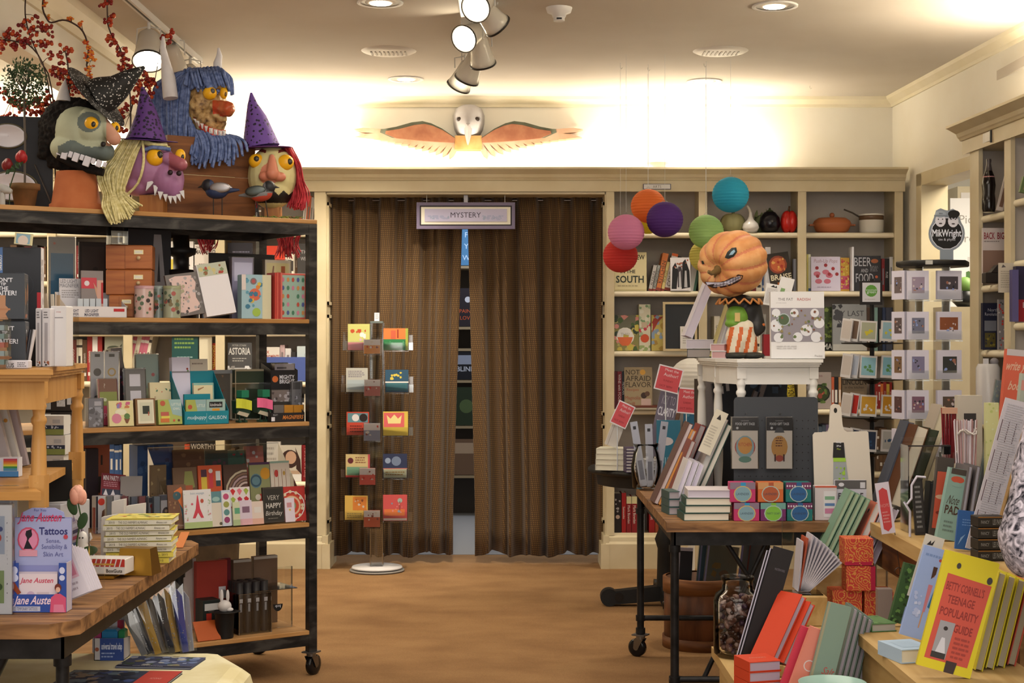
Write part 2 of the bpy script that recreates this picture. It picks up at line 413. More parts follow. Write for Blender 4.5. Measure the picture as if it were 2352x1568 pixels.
def lying(label,Y,a,c,zz,th,d,cov,fr_edge='ddd4c4',turn=0,spine_out=None,group=None,ops=None,cat='book'):
 """closed book lying flat, an edge of the page block towards the camera (or its spine when spine_out is a colour)"""
 w=(c-a)/F*Y;r=thing('book',label,cat,M=T(((a+c)/2-CX)/F*Y,Y,zz+.0007)@Rz(R(turn)),group=group)
 b=B();b.box(-w/2,w/2,0,d,0,.002,cov);b.box(-w/2,w/2,0,d,th-.002,th,cov);b.box(-w/2,-w/2+.002,0,d,.002,th-.002,cov)
 if spine_out:b.box(-w/2,w/2,0,.002,0,th,spine_out);b.art(ops,w,th,T(-w/2,0,0))
 else:b.art(ops,w,d,T(-w/2,0,th)@Rx(-pi/2))
 b.build('cover',r);p=B();p.box(-w/2+.002,w/2-.003,.003,d-.003,.002,th-.002,fr_edge);p.build('page_block',r);return r
# ================================================================ THE ROOM
BY=9.31;WY=9.66;ZC=2.93
def rwx(y):return 2.412+.0489*(WY-y)
b=B();b.box(-5,5,-3,9.9,-.05,0,'carpet');struct('floor',b,'tan carpet')
b=B();b.box(-5,5,9.9,14,-.05,.002,'8c8880:c');struct('floor_next_room',b,'grey floor of the room beyond the curtain')
b=B();b.box(-5,5,-3,9.8,ZC,ZC+.08,'ceil');struct('ceiling',b)
dx0,dx1,dz=(748-CX)/F*BY,(1391-CX)/F*BY,2.30
b=B();b.box(-5,dx0,WY,WY+.12,0,ZC,'wall');b.box(dx1,2.62,WY,WY+.12,0,ZC,'wall');b.box(dx0,dx1,WY,WY+.12,dz,ZC,'wall');struct('wall_back',b)
b=B()
def rw(y0,y1,z0,z1,th=.14,m='wall'):
 b.add([(rwx(y),y,z)for y in(y0,y1)for z in(z0,z1)]+[(rwx(y)+th,y,z)for y in(y0,y1)for z in(z0,z1)],
[(0,1,3,2),(4,6,7,5),(0,2,6,4),(1,5,7,3),(0,4,5,1),(2,3,7,6)],m)
rw(9.05,WY,0,ZC);rw(-3,7.55,0,ZC);rw(7.55,9.05,2.33,ZC);struct('wall_right',b)
b=B();b.box(-2.22,-2.05,1,WY,2.61,ZC,'wall');struct('wall_left_header',b)
b=B();b.box(-3.7,-3.6,-3,WY,0,ZC,'wall');struct('wall_left',b)
b=B();b.box(-3.6,3.5,-3.1,-3,0,.8,'wall');b.box(-3.6,3.5,-3.1,-3,2.6,ZC,'wall');b.box(-3.6,-2.3,-3.1,-3,.8,2.6,'wall');b.box(2.3,3.5,-3.1,-3,.8,2.6,'wall');struct('wall_front',b)
crown=[(0,2.868),(.012,2.868),(.016,2.885),(.05,2.912),(.058,2.93),(0,2.93)]
b=B();b.sweep(crown,(-3.6,WY),(rwx(WY),WY),(0,-1),'crown');struct('trim_1',b,'crown moulding of the back wall')
b=B();b.sweep(crown,(rwx(WY),WY),(rwx(0),0),(-1,0),'crown');struct('trim_2',b,'crown moulding of the right wall')
b=B();b.sweep([(a*1.5,ZC-(ZC-z)*1.9)for a,z in crown],(-2.05,WY),(-2.05,1),(1,0),'crown');struct('trim_3',b,'crown moulding of the left header')
b=B();rw(9.03,9.125,0,2.38,-.018,'trim');rw(7.6,9.125,2.31,2.385,-.018,'trim')
rw(7.6,9.05,2.31,2.33,.14,'trim');rw(9.03,9.05,0,2.33,.14,'trim');struct('trim_4',b,'casing of the opening in the right wall')
b=B();b.box(2.5,3.8,10.1,10.2,0,ZC,'wall');struct('wall_side_room',b)
b=B();b.box(2.5,4.2,7,10.1,ZC-.2,ZC-.15,'ceil');struct('ceiling_side_room',b)
area('side_room_light',(3.2,8.3,2.6),(0,0,0),.8,1.0,34,(1,.88,.7))
b=B();b.box(2.86,3.3,9.78,10.08,0,2.38,'trim');b.box(2.88,3.3,9.775,9.78,2.27,2.34,'e8dcc8')
b.art([('t',.5,.5,.5,'US','8c8478')],.3,.06,T(2.88,9.772,2.275));tag(b.build('cabinet'),'tall cream cabinet seen through the opening in the right wall','cabinet')
card('white framed poster reading Pick and Prese seen through the side opening',T(3.05,9.74,1.55),.5,.75,.012,'f4ecdc',
[('t',.24,.82,.075,'Pick','a49c8c',.4),('t',.27,.66,.075,'Prese','a49c8c',.5),('d',.36,.3,.16,'6f9450'),('r',.22,.42,.5,.5,'d8d0c0'),('n',4,14,'557c3c 7da05c',(.2,.15,.55,.42),.06)],cat='poster',name='poster')
# ---------------- built-in bookcases of the back wall
cor=[(0,2.30),(.012,2.30),(.012,2.366),(.022,2.368),(.028,2.378),(.035,2.384),(.042,2.402),(.085,2.426),(.092,2.428),(.092,2.44),(0,2.44)]
xl=lambda p:(p-CX)/F*BY
b=B();b.sweep(cor,(-3.5,BY),(xl(2078),BY),(0,-1),'trim');b.box(-3.5,xl(2074),BY+.001,WY,2.36,2.38,'trim')
for p in(1410,1624,1852):pass
struct('trim_5',b,'cornice running over both bookcases and the curtained doorway')
def bookcase(name,label,stiles,shelves,x0,x1):
 r=thing(name,label,'bookcase',(0,0,0))
 b=B();b.box(x0,x1,WY-.03,WY-.01,.1,2.358,'shelfback');b.build('back_panel',r)
 for s0,s1 in stiles:
  b=B();b.box(s0,s1,BY,BY+.022,.2,2.30,'trim');m=(s0+s1)/2;b.box(m-.012,m+.012,BY+.022,WY-.03,.2,2.358,'trim');b.build('upright',r)
 for i in range(len(stiles)-1):
  a,c=stiles[i][1],stiles[i+1][0]
  for z in shelves:
   b=B();b.box(a-.02,c+.02,BY+.04,WY-.03,z-.024,z,'trim');b.tube([(a,BY+.036,z-.0175),(c,BY+.036,z-.0175)],.0165,'crown',n=10);b.build('shelf',r)
 b=B();pr=[(0,0),(.045,0),(.045,.15),(.034,.165),(.03,.19),(.014,.2),(.008,.215),(0,.215)]
 b.sweep(pr,(x0-.0,BY+.02),(x1,BY+.02),(0,-1),'trim');b.box(x0,x1,BY+.02,WY-.03,.19,.205,'trim');b.build('plinth',r)
 return r
ZR=[zat(y,BY)for y in(533,668,806,940,1085)]
ZL=[zat(y,BY)for y in(531,645,760,876,992,1107)]
ZB=.207
RS=[(xl(1393),xl(1411)),(xl(1605),xl(1624)),(xl(1833),xl(1852)),(xl(2055),xl(2074))]
LS=[(xl(p),xl(p+20))for p in(-270,-57,108,283,495)]+[(xl(722),xl(748))]
bc=bookcase('built_in_bookcase','cream built-in bookcase right of the curtained doorway',RS,ZR,xl(1391),xl(2074))
bookcase('built_in_bookcase','cream built-in bookcase left of the doorway, behind the rolling cart',LS,ZL,xl(-272),xl(748))
for nm,x,s,l in(('trim_6',xl(748),1,'panelled left reveal of the doorway'),('trim_7',xl(1391),-1,'panelled right reveal of the doorway')):
 b=B();xa,xb=sorted((x-s*.02,x+s*.004));b.box(xa,xb,BY+.01,9.62,.2,2.30,'trim')
 for z0,z1 in((.27,.87),(.93,1.55),(1.61,2.24)):
  xa,xb=sorted((x+s*.004,x+s*.014))
  for q in((9.35,9.37,z0,z1),(9.55,9.57,z0,z1),(9.35,9.57,z0,z0+.02),(9.35,9.57,z1-.02,z1)):b.box(xa,xb,q[0],q[1],q[2],q[3],'trim')
 xa,xb=sorted((x-s*.02,x+s*.03));b.box(xa,xb,BY-.03,9.62,0,.15,'trim');xa,xb=sorted((x-s*.02,x+s*.016));b.box(xa,xb,BY-.02,9.62,.15,.2,'trim')
 struct(nm,b,l)
b=B();b.box(xl(748),xl(1391),BY+.01,9.62,2.285,2.30,'trim');struct('trim_8',b,'head of the curtained doorway')
# ---------------- right-hand bookcase facing the shop floor
def q(y,d=0):return 2.239+.0489*(7.45-y)+d
r=thing('side_bookcase','tall cream bookcase on the right wall, cropped by the photo edge','bookcase',(0,0,0))
def rb(nm,y0,y1,d0,d1,z0,z1,m='trim'):
 b=B();b.add([(q(y,d),y,z)for y in(y0,y1)for d in(d0,d1)for z in(z0,z1)],[(0,1,5,4),(2,6,7,3),(0,4,6,2),(1,3,7,5),(0,2,3,1),(4,5,7,6)],m);return b.build(nm,r)
rb('back_panel',4.4,7.44,.27,.285,.1,2.42,'shelfback')
for y0,y1,w in((7.33,7.45,0),(6.92,7.0,1),(6.3,6.36,1),(5.6,5.66,1)):
 rb('stile',y0,y1,0,.02,.1,2.32,'trim');rb('upright',(y0+y1)/2-.01 if w else 7.43,(y0+y1)/2+.01 if w else 7.45,.02,.28,.1,2.4,'shelfback')
for y0,y1,zs in((7.0,7.43,(1.99,1.655,1.345,1.0)),(6.36,6.92,(2.03,1.752,1.47,1.15)),(5.66,6.3,(2.03,1.75,1.47))):
 for z in zs:
  b=B();b.add([(q(y,d),y,z+e)for y in(y0,y1)for d in(.03,.27)for e in(-.024,0)],[(0,1,5,4),(2,6,7,3),(0,4,6,2),(1,3,7,5),(0,2,3,1),(4,5,7,6)],'trim')
  b.tube([(q(y0,.028),y0,z-.018),(q(y1,.028),y1,z-.018)],.017,'crown',n=10);b.build('shelf',r)
b=B();pr=[(0,2.313)]+[(a,z+.006)for a,z in cor[1:-1]]+[(-.3,2.446),(-.3,2.313)]
b.sweep(pr,(q(7.53),7.53),(q(4.4),4.4),(-1,0),'trim');b.build('cornice',r)
b=B();b.box(0,.02,-.05,.05,0,.05,'whitewood')
for i,yy in enumerate((7.2,6.62)):
 t=B();x=q(yy);t.add([(x-.014,yy-.075,2.325),(x-.014,yy+.075,2.325),(x-.014,yy+.075,2.37),(x-.014,yy-.075,2.37),(x,yy-.075,2.325),(x,yy+.075,2.325),(x,yy+.075,2.37),(x,yy-.075,2.37)],[(0,1,2,3),(4,7,6,5),(0,4,5,1),(3,2,6,7),(1,5,6,2),(0,3,7,4)],'efe6d2')
 t.box(x-.016,x+.01,yy-.08,yy-.07,2.315,2.38,'2a2a28');tag(t.build('shelf_sign'),['small blank cream sign on the side bookcase cornice, nearest the far end','small cream sign on the side bookcase cornice, at the photo edge'][i],'sign')
# ---------------- curtain panels in the doorway
def curtain(label,x0,x1t,x1b,seed):
 rg=random.Random(seed);b=B();N,K=150,14;top,bot=2.288,.052
 fr_=[(rg.uniform(5,9),rg.uniform(0,6),.55),(rg.uniform(11,15),rg.uniform(0,6),.35),(rg.uniform(19,26),rg.uniform(0,6),.16)]
 b.uv=[]
 for k in range(K+1):
  t=k/K;z=top+(bot-top)*t;xe=x1t+(x1b-x1t)*min(1,t*1.15);arc=0;pv=None
  for i in range(N+1):
   s=i/N;x=x0+(xe-x0)*s
   A=.042+.03*t;ph=s*1.0
   y=9.535+A*sum(a*sin(f*2*pi*ph*abs(x1b-x0)/.9+p+.6*t*sin(p))for f,p,a in fr_)
   x+=.008*sin(ph*40+seed)*t
   zz=z+(.012*sin(ph*22+seed)+.01*sin(ph*9)if k==K else 0)
   if pv:arc+=math.hypot(x-pv[0],y-pv[1])
   pv=(x,y);b.v.append((x,y,zz));b.uv.append((arc,z))
 mi=b.mid('curtain')
 for k in range(K):
  for i in range(N):a=k*(N+1)+i;b.f.append((a,a+N+1,a+N+2,a+1));b.mi.append(mi);b.sm.append(True)
 o=b.build('curtain');m=o.modifiers.new('s','SOLIDIFY');m.thickness=.003
 tag(o,label,'curtain')
X=lambda p,Y=9.55:(p-CX)/F*Y
curtain('brown patterned curtain panel, left half, behind the spinning card tower',X(760),X(1064),X(1043),3)
curtain('brown patterned curtain panel, right half of the doorway',X(1382),X(1073),X(1093),8)
b=B();b.tube([(X(755),9.56,2.27),(X(1388),9.56,2.27)],.011,'6c6258:m');b.box(X(1066),X(1078),9.52,9.56,2.262,2.285,'6c6258');tag(b.build('curtain_rod'),'thin curtain rod under the door head','rod')
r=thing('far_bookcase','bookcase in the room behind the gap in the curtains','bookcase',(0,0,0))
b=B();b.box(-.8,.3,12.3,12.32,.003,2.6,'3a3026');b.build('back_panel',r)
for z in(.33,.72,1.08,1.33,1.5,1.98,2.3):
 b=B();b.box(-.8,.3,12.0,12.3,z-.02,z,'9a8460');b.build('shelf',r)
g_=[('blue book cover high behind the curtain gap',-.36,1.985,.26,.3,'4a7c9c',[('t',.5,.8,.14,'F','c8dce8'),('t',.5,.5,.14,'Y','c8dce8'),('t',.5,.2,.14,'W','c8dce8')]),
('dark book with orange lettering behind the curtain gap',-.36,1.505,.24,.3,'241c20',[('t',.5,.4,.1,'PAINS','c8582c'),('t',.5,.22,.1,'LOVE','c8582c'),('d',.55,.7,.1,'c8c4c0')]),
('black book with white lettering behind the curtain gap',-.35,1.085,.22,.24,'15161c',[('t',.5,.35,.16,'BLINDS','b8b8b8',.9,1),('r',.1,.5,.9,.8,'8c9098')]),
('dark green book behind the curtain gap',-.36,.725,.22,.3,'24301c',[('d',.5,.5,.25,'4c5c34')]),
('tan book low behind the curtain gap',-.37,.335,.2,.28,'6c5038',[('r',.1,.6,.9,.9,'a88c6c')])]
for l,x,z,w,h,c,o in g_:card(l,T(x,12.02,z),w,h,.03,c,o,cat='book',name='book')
area('back_room_light',(0,11.2,2.6),(0,0,0),.8,.8,14,(.8,.87,1))
# ---------------- hanging sign
Y=9.37;xs=lambda p:(p-CX)/F*Y
r=thing('hanging_sign','lilac framed sign reading MYSTERY hanging in the doorway','sign',((xs(957)+xs(1183))/2,Y,zat(526,Y)))
w=xs(1183)-xs(957);h=(526-465)/F*Y
b=B()
for q_ in((-w/2,w/2,0,.02),(-w/2,w/2,h-.02,h),(-w/2,-w/2+.02,.02,h-.02),(w/2-.02,w/2,.02,h-.02)):b.box(q_[0],q_[1],-.015,.015,q_[2],q_[3],'75687c')
b.build('frame',r)
b=B();b.box(-w/2+.02,w/2-.02,-.008,.012,.02,h-.02,'241a20');b.box(-w/2+.028,w/2-.028,-.012,.0,.028,h-.028,'e6dcc0');b.build('mat_board',r)
b=B();b.box(-w/2+.05,w/2-.05,-.015,-.01,.045,h-.04,'b8b0c0');b.art([('t',.5,.52,.42,'MYSTERY','3c3444',.4),('n',5,22,'98a0b0 a4a4b8',(.03,.18,.3,.5),.02),('n',6,20,'98a0b0 a4a4b8',(.7,.12,.97,.5),.02)],w-.1,h-.085,T(-w/2+.05,-.015,.045));lab(b.build('name_plate',r),'lilac plate with the word MYSTERY')
for s in(-1,1):
 b=B();b.tube([(s*.24,0,h),(s*.24,0,2.284-zat(526,Y))],.002,'b8b0a0:m',n=5);b.build('wire',r)
b=B();b.box(-.012,.012,-.006,.006,h,2.284-zat(526,Y),'6c645c:m');b.build('bracket',r)
card('small white price sign hooked on the door head above the arts lanterns',T((1509-CX)/F*9.29,9.292,zat(435,9.29)),.17,.034,.01,'6c6870',[('r',.03,.12,.97,.9,'e0d8cc'),('t',.5,.5,.5,'ARTS','80786c',.3)],cat='sign',name='section_sign')
# ---------------- winged mask on the back wall
YM=9.6
r=thing('winged_mask','white beaked mask between painted carved wings on the back wall','wall ornament',((1076-CX)/F*YM,YM,zat(340,YM)))
mp=lambda px,py:((px-1076)/F*YM,(340-py)/F*YM)
for s in(-1,1):
 sx=lambda p:[(s*a,z)for a,z in p]
 L=[(0+30,318),(60,297),(85,285),(105,280),(130,283),(165,293),(193,298),(200,298),(202,306),(175,318),(120,324),(70,328),(32,330)]
 up=[((x)/F*YM,(340-y)/F*YM)for x,y in L]
 b=B();b.prism(sx(up),-.04,.055,'winggrey');
 mid=[(x*.93+.006,z*.86+.004)for x,z in up];b.prism(sx(mid),-.05,-.03,'wingrust');b.build('upper_wing',r)
 N=17 if s<0 else 15
 for i in range(N):
  t=i/(N-1);bx=.07+t*.46*.9;bz=.035+.055*sin(t*2.6)*.6+t*.035
  if t<.95:tx=bx+.05+t*.28*(1 if s>0 else 1.0);tz=bz-.10+t*.085
  if i==N-1:tx,tz,bz=.72,.115,.095
  if i==N-2:tx,tz=.67,.065
  tx=min(tx,.72);w_=.017
  m_=Vector((tx-bx,tz-bz));nrm=Vector((-m_.y,m_.x)).normalized()*w_
  c=B();pts=[(bx+nrm.x,bz+nrm.y),(bx+m_.x*.75+nrm.x*.8,bz+m_.y*.75+nrm.y*.8),(tx,tz),(bx+m_.x*.75-nrm.x*.8,bz+m_.y*.75-nrm.y*.8),(bx-nrm.x,bz-nrm.y)]
  c.prism(sx(pts),-.018-.001*i,.055-.001*i,'wingpeach');c.build('feather',r)
b=B();b.box(-.085,.085,-.03,.055,-.012,.075,'wingold');b.build('collar',r)
b=B();n=18;rows=[(.0,.275),(.05,.272),(.085,.25),(.1,.21),(.098,.16),(.09,.12),(.075,.09),(.04,.07)]
vs=[];fs=[]
for k_,(wx,z)in enumerate(rows):
 for i in range(n+1):
  a=pi*i/n;vs.append((-cos(a)*wx,.05-sin(a)*(wx*1.25+.01)-(.03 if.1<z<.2 else 0)*sin(a)**8,z))
for k_ in range(len(rows)-1):
 for i in range(n):a=k_*(n+1)+i;fs.append((a,a+1,a+n+2,a+n+1))
b.add(vs,fs,'bone',smooth=True)
b.add([(-.03,-.07,.17),(.03,-.07,.17),(.022,-.08,.08),(.008,-.11,.02),(0,-.12,0),(-.008,-.11,.02),(-.022,-.08,.08),(0,-.13,.12),(0,-.125,.05)],
[(0,7,6),(0,1,7),(1,2,7),(2,8,7),(6,7,8),(6,8,5),(2,3,8),(3,4,8),(5,8,4)],'bone')
b.build('beaked_mask',r)
for s in(-1,1):
 b=B();b.ell((s*.045,-.036,.175),(.034,.03,.026),'8c8884');b.ell((s*.046,-.054,.174),(.026,.022,.017),'24140c');b.build('eye_hole',r)
# ---------------- ceiling fittings
def ceil_pt(px,py,drop=0):Y=(ZC-drop-EZ)*F/(CY-py);return(px-CX)/F*Y,Y
for i,(px,py,l)in enumerate(((873,5,'round recessed ceiling light, front left, left of the track spotlights'),(1780,13,'round recessed ceiling light, front right'),(932,181,'recessed ceiling light near the back wall above the winged mask'),(1618,186,'recessed ceiling light near the back wall, right side'))):
 x,y=ceil_pt(px,py);rr=.088
 r=thing('recessed_light',l,'ceiling light',(x,y,ZC),group=None)
 b=B();b.lathe([(rr,-.004),(rr+.018,-.006),(rr+.018,0),(rr-.002,0)],'e8e0d0',cap=False);b.build('trim_ring',r)
 b=B();b.lathe([(rr,-.003),(rr*.93,-.002),(rr*.8,-.0015)],'c8c0b0:k',cap=False);b.build('reflector',r)
 b=B();b.lathe([(.001,-.0035),(rr*.55,-.0035)],'canlight',T(.0,.02,0),cap=False);b.build('bulb',r)
 l_=bpy.data.lights.new('downlight','SPOT');l_.energy=(26,34,30,26)[i];l_.spot_size=R(115);l_.spot_blend=.8;l_.shadow_soft_size=.07;l_.color=(1,.86,.68)
 o=bpy.data.objects.new('downlight',l_);o.location=(x,y,ZC-.02);COL.objects.link(o)
for px,py,l in((893,117,'round ceiling speaker grille left of the track lights'),(1655,117,'round ceiling speaker grille right of the smoke detector')):
 x,y=ceil_pt(px,py);r=thing('ceiling_speaker',l,'ceiling vent',(x,y,ZC))
 b=B();b.lathe([(.001,-.012),(.08,-.013),(.13,-.009),(.148,0)],'e4dac6',cap=False);b.build('cover',r)
 b=B()
 for k in range(9):a=k/8*2-1;b.box(a*.09-.004,a*.09+.004,-.05,.05,-.0165,-.012,'a89c88')
 b.build('grille',r)
x,y=ceil_pt(1284,18);r=thing('smoke_detector','white smoke detector on the ceiling','smoke detector',(x,y,ZC))
b=B();b.lathe([(.0,-.045),(.03,-.044),(.035,-.03),(.055,-.022),(.062,0)],'efe8da',cap=False);b.build('body',r)
b=B();b.cyl(.026,-.062,-.044,'e6dece');b.box(-.012,.012,-.027,-.02,-.058,-.05,'2a2a2a');b.build('sensor',r)
for i,(px,py,ln)in enumerate(((1425,150,1),(1488,155,1),(1617,146,1),(1860,197,1))):
 x,y=ceil_pt(px,py);b=B();b.tube([(0,0,0),(0,0,-.012),(.006,0,-.02),(.012,0,-.012)],.0014,'b0a898:m',n=5)
 o=b.build('ceiling_hook',loc=(x,y,ZC));tag(o,['small ceiling hook, leftmost above the lanterns','small ceiling hook, second from the left above the lanterns','small ceiling hook in front of the right speaker grille','small ceiling hook nearest the back wall, right'][i],'hook')
def cove(name,label,x0,x1,y,z,ax,n,power,dim=False):
 r=thing(name,label,'light',(0,0,0))
 b=B();
 if ax=='x':b.box(x0,x1,y-.035,y+.035,z,z+.02,'efe8da')
 else:b.box(y-.035,y+.035,x0,x1,z,z+.02,'efe8da')
 b.build('housing',r)
 b=B();P=[(x0+.02,y,z+.032),(x1-.02,y,z+.032)]if ax=='x' else[(y,x0+.02,z+.032),(y,x1-.02,z+.032)]
 b.tube(P,.012,'dimstrip' if dim else 'strip',n=8);b.build('tube',r)
 m=(x0+x1)/2;area('cove_light',(m,y,z+.05)if ax=='x' else(y,m,z+.05),(pi,0,0),(x1-x0)*.96 if ax=='x' else.06,.06 if ax=='x' else(x1-x0)*.96,power,(1,.86,.66))
for i,(a,c,pw)in enumerate(((-3.4,-1.9,11),(-1.85,-.8,11),(-.65,.4,4.5),(.55,1.6,10))):
 cove('cove_light',['fluorescent cove light on the cornice, far left','fluorescent cove light on the cornice behind the monster heads','fluorescent cove light on the cornice under the winged mask','fluorescent cove light on the cornice above the lanterns'][i],a,c,9.47,2.381,'x',1,pw,i==2)
cove('cove_light','fluorescent cove light on top of the side bookcase',5.3,7.2,2.45,2.45,'y',1,30)
area('left_room_light',(-2.9,7.2,2.88),(0,0,0),1.0,3.5,50,(1,.86,.66))
b=B();b.lathe([(.001,.128),(.07,.12),(.1,.08),(.1,0)],'d8ccb0',T((1513-CX)/F*9.5,9.55,2.382),n=24,cap=False);tag(b.build('shade_dome'),'small beige dome on the cornice above the section sign','ornament')
def spot(label,x,y,z,aim,on,group=None,en=30,stem=True,sc=1.0):
 d=Vector(aim).normalized();Q=Vector((0,0,-1)).rotation_difference(d).to_matrix().to_4x4()
 r=thing('track_spotlight',label,'spotlight',(x,y,z),group=group)
 b=B();b.lathe([(.0,.07),(.03,.068),(.045,.05),(.05,.0),(.058,-.05),(.066,-.085),(.062,-.085),(.055,-.05)],'d8ceb8:g',Q@S(sc,sc,sc),n=24,cap=False);b.lathe([(.0665,-.078),(.068,-.087),(.0655,-.087)],'2a241e',Q@S(sc,sc,sc),n=24,cap=False);b.build('housing',r)
 b=B();b.lathe([(.001,-.07),(.054,-.072)],'lamp' if on else '4a443c:g',Q@S(sc,sc,sc),n=24,cap=False);b.build('lens',r)
 b=B();b.tube([(0,0,.05),(0,0,ZC-z-.02)],.008,'e0d8c6',n=8);b.tube([Q@Vector((-.06,0,0)),Vector((-.055,0,.08)),Vector((0,0,.09)),Vector((.055,0,.08)),Q@Vector((.06,0,0))],.004,'e0d8c6',n=6);b.build('yoke',r)
 if on and en:
  l_=bpy.data.lights.new('spot_beam','SPOT');l_.energy=en;l_.spot_size=R(75);l_.spot_blend=.7;l_.shadow_soft_size=.05;l_.color=(1,.86,.66)
  o=bpy.data.objects.new('spot_beam',l_);o.location=Vector((x,y,z))+d*.1;o.rotation_euler=Q.to_euler();COL.objects.link(o)
def sp(px,py,Y):return(px-CX)/F*Y,Y,zat(py,Y)
spot('lit track spotlight, topmost of the centre cluster, cut by the photo edge',*sp(1108,5,6.75),(-.35,-.85,-.5),True)
spot('unlit track spotlight at the upper right of the centre cluster, facing right',*sp(1118,30,6.95),(.55,.5,-.55),False)
spot('lit track spotlight, lower left of the centre cluster',*sp(1085,78,7.3),(-.45,-.75,-.42),True)
spot('track spotlight in the middle of the centre cluster pointing away right',*sp(1103,112,7.6),(.15,.5,-.75),False)
spot('track spotlight low in the centre cluster with a dark rim, pointing down left',*sp(1085,150,7.9),(-.35,.45,-.75),True,None,60)
spot('lowest track spotlight of the centre cluster',*sp(1068,168,8.1),(-.4,.45,-.7),True,None,60)
b=B();b.box(-.24,-.2,5.8,8.2,ZC-.02,ZC,'e8e0d0');tag(b.build('ceiling_track'),'white ceiling track carrying the centre spotlights','track')
def lt(px,py):return ceil_pt(px,py,.0)
a0,a1=lt(300,-6),lt(458,134)
dxy=Vector((a1[0]-a0[0],a1[1]-a0[1]));nv=Vector((-dxy.y,dxy.x)).normalized()*.018;st=Vector(a0)-dxy*.6
b=B();b.slab([(st.x-nv.x,st.y-nv.y),(a1[0]-nv.x,a1[1]-nv.y),(a1[0]+nv.x,a1[1]+nv.y),(st.x+nv.x,st.y+nv.y)],ZC-.03,ZC,'e8e0d0')
b.slab([(st.x-nv.x*.3,st.y-nv.y*.3),(a1[0]-nv.x*.3,a1[1]-nv.y*.3),(a1[0]+nv.x*.3,a1[1]+nv.y*.3),(st.x+nv.x*.3,st.y+nv.y*.3)],ZC-.031,ZC-.029,'4a443c');tag(b.build('ceiling_track'),'white ceiling track on the left above the monster heads','track')
for px,py,t,aim,on,l in((342,105,.27,(.1,-.5,-.85),True,'lit white track spotlight on the left track above the starry witch hat'),(398,130,.62,(.1,.6,-.8),False,'unlit track spotlight on the left track beside the tall horn'),(437,175,.88,(.1,.4,-.8),False,'farthest spotlight of the left track, behind the blue haired head')):
 Y=a0[1]+dxy.y*t;spot(l,(px-CX)/F*Y,Y,zat(py,Y),aim,on,en=25,sc=1.15 if on else.9)
# ================================================================ FURNITURE
def caster(r,x,y,z1,M=None,rr=.042,heading=0.4,c='111112'):
 Q=T(x,y,0)@Rz(heading)
 w=B();w.lathe([(.008,-.014),(rr*.75,-.014),(rr,-.01),(rr,.01),(rr*.75,.014),(.008,.014)],c+':g',Q@T(.015,0,rr)@Rx(pi/2),n=24)
 w.cyl(.012,-.018,.018,'8c8880:m',Q@T(.015,0,rr)@Rx(pi/2),10)
 f=B();f.box(-.03,.03,-.028,.028,z1-.006,z1,'7c7872:k',Q);f.cyl(.02,z1-.02,z1-.006,'8c8880:m',Q)
 for s in(-1,1):f.prism([(-.02,z1-.02),(.022,z1-.02),(.026,rr),(.006,rr-.008)],s*.019-.0015,s*.019+.0015,'8a857c:m',Q)
 k=f.build('caster',r);w.build('wheel',k)
# ---- rolling steel cart
CF=Fr(-.834,6.33,33.5)
SZ=[1.89,1.477,1.054,.636,.19];CL,CD=1.8,.5
r=thing('rolling_shelf_cart','steel rolling cart with five plywood shelves topped by monster heads','shelf cart',M=T(*CF.o,0)@Rz(CF.t))
h=.018
for x in(0,-CL):
 for y in(0,CD):
  b=B();b.box(x-h,x+h,y-h,y+h,.1,1.872,'steel');b.build('post',r)
  caster(r,x,y,.1,heading=.5 if y==0 else 2.2)
for z in SZ:
 b=B();b.box(-CL-h+(0 if z>1.8 else 2*h),h-(0 if z>1.8 else 2*h),-h,CD+h,z-.018,z,'ply',bev=.002);b.build('shelf',r)
 for y in(0,CD):b=B();b.box(-CL+h,-h,y-h+.002,y-h+.008,z-.064,z-.018,'steel');b.box(-CL+h,-h,y-h,y+h,z-.024,z-.0185,'steel');b.build('rail',r)
 for x in(0,-CL):b=B();b.box(x-.004,x+.004,h,CD-h,z-.058,z-.018,'steel');b.build('rail',r)
b=B();b.tube([(-CL,CD,.34),(0,CD+.0,.34)],.006,'blackp');b.build('brace',r)
# ---- pipe tables
def pipetable(label,x0,x1,y0,y1,z,top,legs,braces=True,poly=None,stz=.17,st=True):
 r=thing('work_table',label,'table',(0,0,0))
 b=B();P=poly or[(x0,y0),(x1,y0),(x1,y1),(x0,y1)]
 b.slab(P,z-.034,z,top);n=5
 b.build('tabletop',r)
 b=B();i=.03
 for q_ in((x0+i,x1-i,y0+i,y0+i+.006),(x0+i,x1-i,y1-i-.006,y1-i),(x0+i,x0+i+.006,y0+i,y1-i),(x1-i-.006,x1-i,y0+i,y1-i)):b.box(*q_,z-.085,z-.034,'pipe')
 b.build('apron',r)
 for(x,y,c)in legs:
  b=B();b.cyl(.0155,.1 if c else.0,z-.035,'pipe',T(x,y,0),14);
  for zz in(z-.1,stz,.115):b.cyl(.021,zz-.012,zz+.012,'pipe',T(x,y,0),14)
  b.build('leg',r)
  if c:caster(r,x,y,.1,rr=.04,heading=2.6)
 b=B();ys=sorted({l[1]for l in legs});xs_=sorted({l[0]for l in legs})
 if st:
  for y in ys:b=B();b.tube([(xs_[0],y,stz),(xs_[-1],y,stz)],.012,'pipe',n=10);b.build('stretcher',r)
 if braces:
  m=(xs_[0]+xs_[-1])/2
  for s,ya in((-1,ys[0]),(1,ys[0])):
   b=B();b.tube([(m+s*.09,ya+.02,z-.05),(m-s*.2+.05,ya+.02,stz)],.009,'pipe',n=8);b.build('brace',r)
 return r
TZ=.741
pipetable('wood topped pipe table holding the white stand and the dark pegboard',.55,1.19,5.42,6.75,TZ,'rustic',[(.585,5.48,1),(.565,6.70,1),(1.12,5.48,1),(1.12,6.7,1)])
